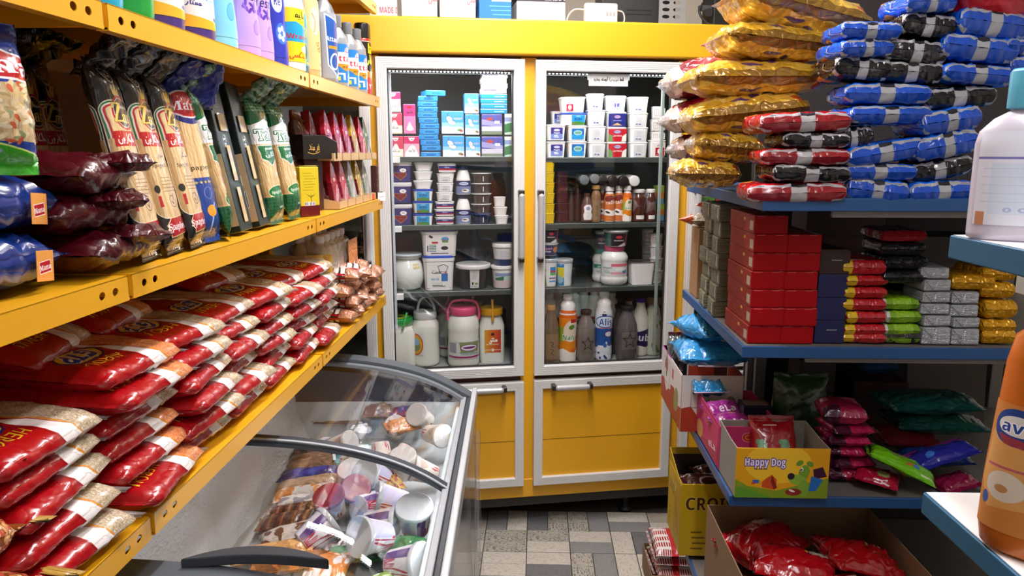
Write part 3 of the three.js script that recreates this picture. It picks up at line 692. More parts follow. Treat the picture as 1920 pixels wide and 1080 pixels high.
{ // shrink-wrapped set of small bottles at the back of the far end
  const t = thing('bottle_multipack', 'film wrapped set of small bottles with white caps and red gold label', 'bottle multipack', null, V(-.70, BOARD[3] + .092, -2.36));
  const u = thing('snack_carton', 'low brown carton under the film wrapped bottles', 'carton', null, V(-.71, BOARD[3] + .001, -2.36), Math.PI / 2); P(u, 'carton', carton(.42, .088, .14), M('#6b4a30', { rough: .7 })); P(u, 'lid_tape', box(.42, .001, .04), M('#a08050'), [0, .0886, 0]);
  const b = lathe([[0, 0], [.024, 0], [.026, .006], [.026, .1], [.02, .135], [.013, .15], [.013, .16]], 16), c = lathe([[0, .178], [.014, .178], [.0155, .176], [.0155, .158], [.012, .157]], 16), milk = M('#d6c6a2', { rough: .3 }), cap = M('#f2f2f0', { rough: .4 });
  for (let i = 0; i < 2; i++) for (let k = 0; k < 5; k++) { P(t, 'bottle', b, milk, [.06 - i * .058, 0, .2 - k * .058]); P(t, 'cap', c, cap, [.06 - i * .058, 0, .2 - k * .058]); }
  P(t, 'film', pack(.31, .165, .135, { seed: 60, wr: .006, nu: 20, nv: 26, full: 5, seal: .002, fall: .02 }).rotateY(Math.PI / 2).translate(.03, -.002, .085), M('#f4efe6', { transmission: .88, rough: .1, thickness: 0, bumpMap: CR, bumpScale: .006 }));
  const lt = print(160, 128, (g, w, h) => { fill(g, w, h, '#d8a23c'); speck(g, w, h, 40, ['#e2b357', '#c98f2b'], 4, 20, 3); g.beginPath(); g.roundRect(34, 18, 92, 92, 14); g.fillStyle = '#a81220'; g.fill(); g.strokeStyle = '#f4e6d0'; g.lineWidth = 4; g.stroke(); fa(g, 'نفیس', 80, 76, 38, '#fff', {}); });
  P(t, 'label', patch(.1, .085, { t: .002 }), paper(lt), [.06, .085, .248], [0, .5, 0]);
  P(t, 'label', patch(.11, .12, { t: .002 }), M('#d98a4a', { rough: .35, bumpMap: CR, bumpScale: .008 }), [.105, .085, -.02], [0, Math.PI / 2, 0], 'orange and white torn wrapper panel');
}

// ---------------------------------------------------------------- pasta on the middle yellow shelf
const stand = (name, label, cat, group, z, x, lean, ry = 0, y = BOARD[2]) => { const t = thing(name, label, cat, group, V(x, y + .0045, z), Math.PI / 2 + ry); t.rotation.x = -lean; return t; };
const zLx = (u, v, X) => onX(u, v, X).z;
const noodles = (g, x, y, w, h, base = '#d9b77f') => { rect(g, base, x, y, w, h); const r = rng(17); for (let i = 0; i < w / 2.4; i++) { g.globalAlpha = .5; rect(g, ['#e8cf9f', '#c99f60', '#f0dcb4', '#b98d50'][r() * 4 | 0], x + r() * w, y, 1 + r() * 2.5, h); } g.globalAlpha = 1; };
const zarTex = print(224, 860, (g, w, h) => {
  fill(g, w, h, '#16110f'); speck(g, w, 190, 26, ['#c9b277', '#fff'], .8, 2, 6);
  g.save(); g.beginPath(); g.roundRect(5, 190, w - 10, 500, 46); g.clip(); noodles(g, 0, 150, w, 560); g.restore();
  g.lineWidth = 7; for (const [c, d] of [['#1f7a3c', 6], ['#f1eee6', 12], ['#c2242a', 18]]) { g.strokeStyle = c; g.beginPath(); g.moveTo(5 + d, 340); g.lineTo(5 + d, 236); g.quadraticCurveTo(5 + d, 190 + d, 60, 190 + d); g.lineTo(w - 60, 190 + d); g.stroke(); }
  g.strokeStyle = '#f0e6d2'; g.lineWidth = 4; g.beginPath(); g.roundRect(5, 190, w - 10, 500, 46); g.stroke();
  ell(g, null, 100, 80, 32, 36, 0, '#d9cba2', 5); txt(g, 'Zar', 100, 88, 22, '#d9cba2', { font: 'serif' });
  poly(g, '#d8b64e', [92, 170, 84, 118, 100, 150, 112, 108, 124, 150, 140, 118, 132, 170]);
  g.translate(0, 16); ell(g, '#171210', 118, 222, 64, 66, 0, '#b51f26', 8); ell(g, null, 118, 222, 57, 59, 0, '#e9e3d6', 3);
  txt(g, 'Z', 84, 222, 110, '#e0c15a', { font: 'serif', sc: '#5b4512', lw: 3 }); txt(g, 'ar', 138, 240, 66, '#e0c15a', { font: 'serif' }); txt(g, 'Macaron', 142, 200, 17, '#e9e3d6'); g.translate(0, -4);
  rect(g, '#b9181f', 26, 300, w - 52, 62); fa(g, 'زر ماکارون', w / 2, 342, 34, '#fff', { sx: .86 });
  fa(g, 'اسپاگتی', w / 2, 408, 18, '#4b3a22', {}); txt(g, 'Spaghetti 1.5', w / 2, 446, 24, '#4b3a22');
  for (let i = 0; i < 5; i++) rect(g, 'rgba(110,80,40,.75)', 62, 498 + i * 15, 96 + (i * 23) % 40, 3);
  ell(g, null, w / 2, 606, 24, 26, 0, '#6d5026', 4); g.translate(0, -12); curve(g, '#6d5026', 6, [w / 2 - 12, 616, w / 2, 630, w / 2, 630, w / 2 + 4, 618, w / 2 + 22, 586]);
  ell(g, '#33302c', 32, 560, 14, 18); rect(g, '#c0222a', 24, 590, 16, 48);
  poly(g, '#b2121b', [30, 722, 52, 690, w - 34, 684, w - 20, 704, w - 30, 762, 50, 776], '#ecd9a8', 4); txt(g, 'Spaghetti', w / 2 + 2, 730, 40, '#fff', { font: 'serif', skew: -.2, sx: .88 });
  txt(g, '100% SEMOLINA', w / 2, 790, 15, '#d8cda8'); rect(g, '#a88f45', 8, 804, w - 16, 2); txt(g, '700g', w / 2 + 14, 830, 34, '#fff'); rect(g, '#a88f45', 8, 850, w - 16, 2);
});
const ZARM = film(zarTex, { rough: .22, bumpMap: CR2, bumpScale: .002 }), BLACKFILM = filmC('#121010', { rough: .2, bumpScale: .006 });
const zarGeo = [1, 2].map((s) => pack(.082, .295, .034, { seed: 70 + s, wr: .0022, nu: 30, nv: 20, fall: .03 }));
const foldGeo = [1, 2, 3].map((s) => lying(.084, .105, .022, { seed: 80 + s, wr: .011, nu: 16, nv: 16, seal: .004 }));
const zarAt = [[298, 488], [341, 474], [382, 462]].map(([u, v]) => onX(u, v, -.572).z);
const LEAN = .20;
zarAt.forEach((z, i) => {
  const t = stand('spaghetti_pack', ['black topped spaghetti pack first after the maroon bags', 'black topped spaghetti pack in the middle of three with green white red border', 'black topped spaghetti pack beside the blue ended pack'][i], 'spaghetti pack', 'leaning spaghetti packs', z + .006, -.578, LEAN, .12);
  P(t, 'bag', zarGeo[i % 2], ZARM);
  P(t, 'folded_top', moved(foldGeo[i], .01, .285, .028, -.5), BLACKFILM, null, null, 'crumpled black folded top');
});
for (const [i, [z, x]] of [[-1.15, -.735], [-1.08, -.72], [-1.03, -.735], [-1.0, -.77]].entries()) {
  const t = stand('spaghetti_pack', ['dark spaghetti pack standing behind the leaning trio', 'dark spaghetti pack deep behind the maroon bags', 'dark spaghetti pack deepest behind the pasta spirals', 'dark spaghetti pack just above the topmost maroon bag'][i], 'spaghetti pack', 'spaghetti packs in the shade', z, x, .1, .1);
  P(t, 'bag', zarGeo[i % 2], ZARM); P(t, 'folded_top', moved(foldGeo[i % 3], 0, .29, .02, -.3), BLACKFILM);
}
{ // spaghetti pack with a red and blue head
  const tex = print(160, 860, (g, w, h) => { fill(g, w, h, '#1b2c78'); noodles(g, 10, 210, w - 20, 640); ell(g, '#1b2c78', w / 2, 170, 90, 82); ell(g, '#c61f2c', w / 2, 150, 84, 70, 0, '#f3f0ec', 8); txt(g, 'Mana', w / 2, 160, 62, '#fff', { font: 'serif' }); txt(g, 'spaghetti', w / 2, 470, 30, '#4b3a22');
    rect(g, '#18408f', 0, 520, w, 340); for (let i = 0; i < 5; i++) txt(g, '*', 36 + i * 22, 548, 30, '#d9c24e'); ell(g, null, w / 2, 600, 22, 30, 0, '#6f8fd0', 3); curve(g, '#9fc2ee', 8, [w / 2 + 30, 650, w / 2 - 6, 700, w / 2 - 10, 800]); ell(g, '#e3a033', w / 2, 690, 26, 30); ell(g, null, w / 2, 800, 14, 18, 0, '#c9a83a', 3); });
  const z = onX(410, 455, -.572).z, t = stand('spaghetti_pack', 'spaghetti pack with blue ends and red oval badge', 'spaghetti pack', null, z + .004, -.585, LEAN - .02, -.15);
  P(t, 'bag', pack(.07, .29, .036, { seed: 91, wr: .002, nu: 30, nv: 20 }), film(tex, { rough: .22, bumpMap: CR2, bumpScale: .002 }));
  P(t, 'folded_top', moved(foldGeo[1], .02, .285, .03, -.6, .4), filmC('#1d2f86', { rough: .2, bumpScale: .006 }), null, null, 'crumpled dark blue folded top');
  P(t, 'folded_top', moved(foldGeo[2], .05, .27, .035, -.9, -.3), filmC('#1d2f86', { rough: .2, bumpScale: .006 }));
}
const takTex = print(200, 860, (g, w, h) => {
  fill(g, w, h, '#0f6a35'); const check = (y0, y1) => { for (let i = 0; i < w; i += 22) { rect(g, 'rgba(235,245,235,.30)', i, y0, 11, y1 - y0); } for (let j = y0; j < y1; j += 22) rect(g, 'rgba(235,245,235,.30)', 0, j, w, 11); }; check(0, 120);
  rect(g, '#0d5c2e', 0, 120, w, 60); noodles(g, 0, 330, w, 340);
  poly(g, '#f4f4f0', [0, 210, w * .5, 170, w, 210, w, 330, 0, 330]); txt(g, 'Tak', w / 2, 275, 92, '#f8f8f4', { font: 'serif', sc: '#0f6a35', lw: 12 });
  poly(g, '#116b37', [14, 340, w - 14, 340, w - 22, 420, w / 2, 470, 22, 420], '#f2efe4', 5); fa(g, 'ماکارون', w / 2, 410, 30, '#fff', { sx: .9 }); txt(g, 'MACARON', w / 2, 362, 18, '#fff');
  rect(g, '#f3efe2', 120, 520, 60, 26); txt(g, '1.2', 150, 534, 18, '#b52a2a');
  ell(g, '#12743b', w / 2, 640, 80, 40, 0, '#e9dfae', 5); txt(g, 'Spaghetti', w / 2, 642, 26, '#e9f1d9', { font: 'serif' });
  rect(g, '#0c4726', 0, 672, w, h); for (let i = 0; i < w; i += 22) rect(g, 'rgba(20,110,60,.55)', i, 672, 11, 200); for (let j = 672; j < h; j += 22) rect(g, 'rgba(20,110,60,.55)', 0, j, w, 11);
  txt(g, '500 g', w * .6, 742, 22, '#cfe3d2'); txt(g, 'Tak', w * .62, 800, 26, '#e8f0e8', { font: 'serif' });
});
const TAKM = film(takTex, { rough: .2, bumpMap: CR2, bumpScale: .003 }), takGeo = [1, 2].map((s) => pack(.085, .285, .035, { seed: 95 + s, wr: .003, nu: 30, nv: 20 }));
const ginghamTex = print(128, 128, (g, w, h) => { fill(g, w, h, '#0c4f28'); for (let i = 0; i < w; i += 21) { rect(g, 'rgba(240,250,240,.4)', i, 0, 10, h); rect(g, 'rgba(240,250,240,.4)', 0, i, w, 10); } });
[[438, 437, .75, 'between blue ended pack and dark cartons'], [528, 412, -.03, 'after the dark cartons, nearer of the pair'], [561, 405, -.03, 'beside the yellow and brown carton']].forEach(([u, v, ry, d], i) => {
  const z = onX(u, v, -.575).z, t = stand('spaghetti_pack', `green checked spaghetti pack with white script ${d}`, 'spaghetti pack', 'green spaghetti packs', z, -.585, LEAN - (i ? .04 : 0), ry - (i ? 0 : .25));
  P(t, 'bag', takGeo[i % 2], TAKM);
  P(t, 'folded_top', moved(foldGeo[i], .0, .276, .03, -.5), film(ginghamTex, { rough: .2, bumpScale: .006 }), null, null, 'crumpled green checked folded top');
});
{ // dark cartons with a window onto the noodles
  const tex = print(320, 700, (g, w, h) => {
    const q = w / 2; fill(g, w, h, '#1d2a26'); rect(g, '#27332f', 0, 0, q, h); for (let i = 0; i < 9; i++) rect(g, 'rgba(210,220,210,.5)', q * .4 + (i % 2) * 6, 30 + i * 12, 34, 3);
    txt(g, 'Tak', q / 2, 300, 44, '#e9eee9', { font: 'serif', rot: 1.4, sc: '#4f5d58', lw: 3 }); ell(g, null, q / 2, 300, 34, 46, 0, '#9aa8a2', 3);
    poly(g, '#41514b', [q * .1, 470, q * .5, 440, q * .9, 500, q * .5, 520]);
    rect(g, '#141d1a', q, 0, q, h); rect(g, '#b9a583', q, 340, q, 330); lines(g, '#5a4a35', q + 30, 370, 60, 6, 14); rect(g, '#efe6d4', q + 50, 440, 60, 50); bars(g, q + 60, 520, 60, 80);
    txt(g, 'Tak', q + q / 2, 260, 46, '#e9eee9', { font: 'serif', rot: 1.5 });
  });
  const m = paper(tex, { rough: .35 }), wn = print(64, 256, (g, w, h) => noodles(g, -2, -2, w + 4, h + 4, '#d8b67e'));
  const cg = carton(.082, .30, .045);
  [[466, 430], [500, 423]].forEach(([u, v], i) => {
    const z = onX(u, v, -.58).z, t = stand('pasta_carton', ['dark green pasta carton with noodle windows beside the checked pack', 'dark green pasta carton with noodle windows, second of the pair'][i], 'pasta carton', 'dark pasta cartons', z, -.605, LEAN - .02, .1);
    P(t, 'carton', cg, m);
    P(t, 'window', patch(.042, .034), paper(wn, { clearcoat: 1 }), [0, .215, .0254]);
    for (const [y, h, w] of [[.135, .07, .022], [.052, .07, .022]]) P(t, 'window', patch(w, h), paper(wn, { clearcoat: 1 }), [0, y, .0254]);
  });
}
// bag of tricolour pasta spirals on two blue bags, next to three maroon bags
{
  const tex = print(320, 640, (g, w, h) => {
    fill(g, w, h, '#1f3f93'); rect(g, '#27509f', 0, 60, w, 60);
    noodles(g, 0, 270, w, 220, '#cdb58c'); const r = rng(23); for (let i = 0; i < 190; i++) { const x = r() * w, y = 270 + r() * 220; ell(g, ['#e3cd9d', '#d8bb82', '#b9a06a', '#c8603c', '#8d9468', '#eadbb6'][r() * 6 | 0], x, y, 16, 7, r() * 3); }
    poly(g, '#b9151f', [0, 140, w * .5, 130, w, 170, w, 262, w * .4, 250, 0, 246], '#f3f0ee', 9); txt(g, 'Mana', w * .55, 204, 92, '#fff', { font: 'serif' });
    poly(g, '#3fae2a', [0, 470, w * .35, 460, w, 560, w, h, 0, h]); curve(g, '#d9f08a', 7, [0, 468, w * .4, 462, w, 560]);
    ell(g, '#1d4f9c', w * .42, 532, 56, 26, 0, '#7db6e2', 4); ell(g, '#c81f24', w * .1, 560, 28, 32); txt(g, '+', w * .14, 572, 46, '#fff'); ell(g, '#e3a92c', w * .42, 596, 30, 36, 0, '#8a5a14', 4);
  });
  const blue = film(print(256, 160, (g, w, h) => { fill(g, w, h, '#14337c'); rect(g, '#0e2660', 0, 0, w, 30); }), { rough: .22, bumpScale: .006 });
  const tag = print(128, 128, (g, w, h) => { fill(g, w, h, '#e9a04a'); g.save(); g.translate(64, 70); g.rotate(-.15); rect(g, '#b3141d', -42, -26, 84, 48); g.strokeStyle = '#fff'; g.lineWidth = 3; g.strokeRect(-42, -26, 84, 48); txt(g, 'Mana', 0, 0, 30, '#fff', { font: 'serif' }); g.restore(); });
  const bg = [1, 2].map((s) => lying(.26, .25, .066, { seed: 100 + s, wr: .007, nu: 26, nv: 28, full: 4, fall: .05 }));
  [0, 1].forEach((i) => {
    const t = thing('pasta_bag', ['blue pasta bag lying directly on the shelf with orange tag', 'blue pasta bag lying second, under the spirals bag'][i], 'pasta bag', 'blue pasta bags', V(-.70, BOARD[2] + .002 + i * .066, -.775), i * .06);
    P(t, 'bag', bg[i], blue); P(t, 'tag', patch(.03, .036), paper(tag), [.125, .03, -.07], [0, Math.PI / 2, -.1], 'orange tag with red badge');
  });
  const t = thing('pasta_bag', 'standing clear bag of tricolour pasta spirals, green at its foot', 'pasta bag', null, V(-.60, BOARD[2] + .137, -.795), Math.PI / 2 - .35);
  t.rotation.x = -.1;
  P(t, 'bag', pack(.14, .168, .06, { seed: 111, wr: .005, nu: 26, nv: 26 }), film(tex, { rough: .2 })); P(t, 'top_flap', pack(.07, .024, .01, { seed: 4, wr: .006, nu: 8, nv: 12, seal: .004 }), filmC('#20396f', { rough: .15 }), [0, .16, 0]);
  const mar = filmC('#480610', { rough: .3, clearcoat: .5, bumpScale: .006 }), mg = [1, 2, 3].map((s) => lying(.28, .17, .054, { seed: 120 + s, wr: .009, nu: 30, nv: 30, full: 3.4, fall: .05, pinch: .03, seal: .006 }));
  [[-.69, 0, -.985], [-.70, .05, -.965], [-.69, .1, -.955]].forEach(([x, y, z], i) => {
    const b = thing('pasta_bag', ['glossy maroon bag lowest of three beside the blue bags', 'glossy maroon bag in the middle of three beside the blue bags', 'glossy maroon bag on top of three beside the spirals bag'][i], 'pasta bag', 'maroon bags', V(x, BOARD[2] + .002 + y, z), [.1, -.08, .16][i]);
    P(b, 'bag', mg[i], mar); P(b, 'twisted_end', moved(foldGeo[i], .12, .03, -.05, 0, .6), mar);
  });
}
{ // brown crisps bags with big eyes, behind the carton
  const tex = print(128, 256, (g, w, h) => { fill(g, w, h, '#5a2c20'); rect(g, '#7a4a3a', 20, 0, 30, h); ell(g, '#e8e4da', 36, 150, 24, 28); ell(g, '#e8e4da', 94, 150, 24, 28); ell(g, '#2c1c16', 36, 152, 16, 19); ell(g, '#2c1c16', 94, 152, 16, 19); rect(g, '#b3141d', 0, 190, w, 70); });
  const t = stand('snack_bag', 'brown snack bag with two big printed eyes behind the yellow carton', 'snack bag', null, onX(572, 330, -.66).z, -.65, .1, .1);
  P(t, 'bag', pack(.13, .27, .05, { seed: 131, wr: .006 }), film(tex, { rough: .2 })); P(t, 'top_seal', patch(.11, .012, { t: .002 }), filmC('#4a2018'), [0, .268, 0]);
  const yt = print(320, 320, (g, w, h) => { fill(g, w, h, '#d9c22c'); rect(g, '#5e1416', 0, h * .78, w, h * .3); lines(g, '#5b4d12', 22, 40, 110, 7, 18); rect(g, '#4a3a1a', 84, 190, 4, 50); for (let i = 0; i < 7; i++) curve(g, '#8a7a1a', 4, [86, 200, 60 + i * 9, 180, 50 + i * 12, 176 + (i % 3) * 8]); bars(g, 30, 226, 90, 24); rect(g, '#d9c22c', w / 2, 0, w / 2, h * .78); fa(g, 'تخم', w * .76, 120, 44, '#3a1d10', {}); fa(g, 'پسته', w * .76, 180, 34, '#3a1d10', {}); ell(g, '#e9e0d0', w * .72, 226, 18, 24); ell(g, '#d07a22', w * .82, 244, 24, 18); });
  const z = onX(582, 405, -.585).z, c = thing('nut_carton', 'yellow carton with dark red foot and bar code', 'carton', null, V(-.60, BOARD[2] + .001, z), Math.PI / 2 - .55);
  P(c, 'carton', carton(.062, .125, .05), paper(yt, { rough: .35 })); P(c, 'tuck_flap', moved(box(.058, .001, .02), 0, .126, .012, -.15), paper(yt));
  const br = thing('snack_bag', 'brown shiny snack bag lying between yellow carton and chocolate bars', 'snack bag', null, V(-.64, BOARD[2] + .001, z - .085), Math.PI / 2);
  P(br, 'bag', pack(.09, .15, .045, { seed: 137, wr: .007 }), filmC('#4a1a18', { rough: .2 })); P(br, 'top_seal', patch(.08, .01, { t: .002 }), filmC('#3a1412'), [0, .148, 0]);
}
// two tiers of cream display trays with arched chocolate bars
{
  const barTex = (c, c2) => print(96, 224, (g, w, h) => { fill(g, w, h, c); rect(g, c2, 0, 0, 8, h); rect(g, c2, w - 8, 0, 8, h); ell(g, '#e9d9c9', w / 2, 96, 15, 9); txt(g, 'chy', w / 2, 96, 13, c); curve(g, '#e8dfd6', 7, [w * .25, 206, w * .6, 150, w * .75, 120]); curve(g, '#d8d0e0', 7, [w * .3, 216, w * .7, 170, w * .85, 140]); });
  const cols = { red: barTex('#a51a2c', '#6e0f1c'), pink: barTex('#c04a58', '#8e2b3c'), gold: barTex('#b9962e', '#6e1a1c'), green: barTex('#1d6a3a', '#c8b070'), pale: barTex('#a9a79a', '#7a8a7c') };
  const arch = (() => { const s = new THREE.Shape(); s.moveTo(-.03, 0); s.quadraticCurveTo(-.03, .1, 0, .138); s.quadraticCurveTo(.03, .1, .03, 0); s.closePath(); const g = new THREE.ExtrudeGeometry(s, { depth: .012, bevelEnabled: true, bevelSize: .002, bevelThickness: .002, bevelSegments: 2, curveSegments: 10 }).translate(0, 0, -.006); const p = g.attributes.position, uv = g.attributes.uv; for (let i = 0; i < p.count; i++) uv.setXY(i, clamp(p.getX(i) / .064 + .5), clamp(p.getY(i) / .14)); return g; })();
  const trayM = M('#c9a878', { rough: .6 }), tg = tray(.085, .05, .15, .022, .0018);
  const tiers = [[0, BOARD[2] + .001, [[-2.17, 'red'], [-2.27, 'pink'], [-2.37, 'pale'], [-2.47, 'gold'], [-2.57, 'pale']]], [1, BOARD[2] + .138, [[-2.13, 'red'], [-2.23, 'red'], [-2.33, 'red'], [-2.43, 'gold'], [-2.53, 'red'], [-2.60, 'green']]]];
  for (const [tier, y, row] of tiers) row.forEach(([z, c], i) => {
    const where = (tier ? 'upper' : 'lower') + ' tier';
    const t = of('ctray', () => { const q = thing('display_tray', '', 'tray', 'cream display trays'); tg.forEach((g, k) => P(q, k ? 'side' : 'floor', g, trayM)); return q; }, `cream card display tray, ${NTH[i]} along the ${where} of chocolate bars`, V(-.64, y, z), Math.PI / 2, 'cream display trays');
    if (i === 4 && !tier) P(t, 'orange_dot', patch(.03, .02), M('#d8481c', { rough: .5 }), [0, .011, .0757]);
    for (let k = 0; k < 3; k++) {
      of('bar' + c, () => { const q = thing('chocolate_bar', '', 'chocolate bar', 'arched chocolate bars'); P(q, 'wrapper', arch, film(cols[c], { rough: .25 })); P(q, 'back_seam', box(.004, .1, .002), M('#7a1420'), [0, .052, -.009]); return q; }, `${c} arched chocolate bar, ${['front', 'middle', 'rear'][k]} in the ${NTH[i]} tray of the ${where}`, V(-.585 - k * .042, y + .003, z), Math.PI / 2 + .04 * (k - 1)).rotation.x = -.16;
    }
  });
  // platform under the upper tier: cartons stacked behind the lower bars
  const cg = carton(.1, .136, .1);
  for (let k = 0; k < 5; k++) { const t = thing('chocolate_carton', `brown chocolate carton under the upper tray tier, ${NTH[k]} from the yellow carton`, 'carton', 'brown cartons behind the lower tier', V(-.78, BOARD[2] + .001, -2.13 - k * .11), Math.PI / 2); P(t, 'carton', cg, M('#3c1712', { rough: .5 })); P(t, 'lid_tape', box(.03, .001, .1), M('#8a6a44'), [0, .1365, 0]); }
  const bt = print(256, 96, (g, w, h) => { fill(g, w, h, '#16110f'); fa(g, 'فرمند', w * .3, h * .62, 36, '#c9a04a', { lw: .1 }); curve(g, '#c9a04a', 3, [30, 70, 80, 84, 120, 66]); });
  const s = new THREE.Shape([[-.075, 0], [.075, 0], [.075, .045], [.02, .062], [-.075, .06]].map((p) => new THREE.Vector2(...p))), eg = new THREE.ExtrudeGeometry(s, { depth: .06, bevelEnabled: true, bevelSize: .001, bevelThickness: .001, bevelSegments: 1 });
  const p = eg.attributes.position, uv = eg.attributes.uv; for (let i = 0; i < p.count; i++) uv.setXY(i, clamp(p.getX(i) / .152 + .5), clamp(p.getY(i) / .064));
  const c0 = onX(598, 290, -.60), t = thing('display_box', 'black wedge shaped display box with gold Persian lettering', 'box', null, V(-.645, BOARD[2] + .145, c0.z + .0), Math.PI / 2 - .35);
  P(t, 'box', eg, paper(bt, { rough: .35 })); P(t, 'inner_lid', box(.12, .002, .05), DARK, [-.01, .062, .03]);
  const q = thing('chocolate_carton', 'brown carton holding up the black wedge box', 'carton', null, V(-.66, BOARD[2] + .001, c0.z - .01), Math.PI / 2 - .2); P(q, 'carton', carton(.1, .143, .09), M('#3c1712', { rough: .5 })); P(q, 'lid_tape', box(.03, .001, .09), M('#8a6a44'), [0, .1435, 0]);
  const w = onX(713, 362, -.553), ch = thing('chocolate_slab', 'brown chocolate slab box standing at the shelf end', 'chocolate', null, V(-.575, BOARD[2] + .001, -2.645), Math.PI / 2); P(ch, 'box', carton(.03, .115, .02), M('#3f1f18', { rough: .4 })); for (let k = 0; k < 5; k++) P(ch, 'segment', rbox(.026, .018, .003, .001), M('#532a20', { rough: .4 }), [0, .014 + k * .022, .0105]);
  const pc = thing('price_card', 'white price card clipped on the far shelf end', 'price card', null, V(-.546, w.y - .012, -2.62), Math.PI / 2 - .5); const ct = print(96, 64, (g, W, h) => { fill(g, W, h, '#f3eeee'); curve(g, '#a06a7a', 3, [14, 34, 24, 24, 34, 36, 40, 40, 52, 30, 60, 34, 74, 30]); }); P(pc, 'card', patch(.04, .03), paper(ct)); P(pc, 'clip', box(.012, .008, .004), CHROME, [0, .014, -.002]);
}

// ---------------------------------------------------------------- cleaning products on the upper yellow shelf
const PF = {
  flask: [[0, 0], [.86, 0], [.97, .012], [1, .05], [1, .38], [.93, .5], [.7, .66], [.5, .76], [.42, .82], [.4, .86]],
  wide: [[0, 0], [.9, 0], [.98, .01], [1, .04], [1, .62], [.94, .7], [.7, .78], [.42, .83], [.4, .87]],
  waist: [[0, 0], [.88, 0], [.98, .012], [1, .05], [.96, .2], [.84, .36], [.86, .5], [.8, .62], [.55, .75], [.36, .83], [.34, .87]],
  tall: [[0, 0], [.8, 0], [.95, .02], [1, .1], [.98, .3], [.92, .55], [.86, .78], [.78, .88], [.5, .94], [.45, .98]],
  can: [[0, 0], [.92, 0], [.98, .008], [1, .02], [1, .76], [.96, .8], [.8, .82]],
  round: [[0, 0], [.9, 0], [1, .015], [1, .6], [.92, .68], [.92, .7], [.5, .82], [.42, .86]],
};
function flask(pf, w, d, h, body, cap, capH, label, la = 2.1, l0 = .1, l1 = .6, turn = 0) {
  const p = PF[pf].map(([r, y]) => [r * w / 2, y * h]), parts = [['body', lathe(p, 28, 0, Math.PI * 2, 1, d / w), body]];
  const cr = p[p.length - 1][0] * 1.25, ct = p[p.length - 1][1];
  parts.push(['cap', lathe([[0, ct + capH], [cr * .9, ct + capH], [cr, ct + capH * .9], [cr, ct - .004], [cr * .8, ct - .006]], 20, 0, Math.PI * 2, 1, Math.max(d / w, .8)), cap]);
  if (label) {
    const at = (y) => { for (let i = 1; i < p.length; i++) if (p[i][1] >= y && p[i][1] > p[i - 1][1]) { const t = (y - p[i - 1][1]) / (p[i][1] - p[i - 1][1]); return p[i - 1][0] + t * (p[i][0] - p[i - 1][0]); } return p[3][0]; };
    const q = []; for (let i = 0; i <= 14; i++) { const y = h * (l0 + (l1 - l0) * i / 14); q.push([at(y), y]); }
    parts.push(['label', lathe(q.map(([r, y]) => [r + .0007, y]), 24, turn - la / 2, la, 1, d / w), label]);
  }
  return parts;
}
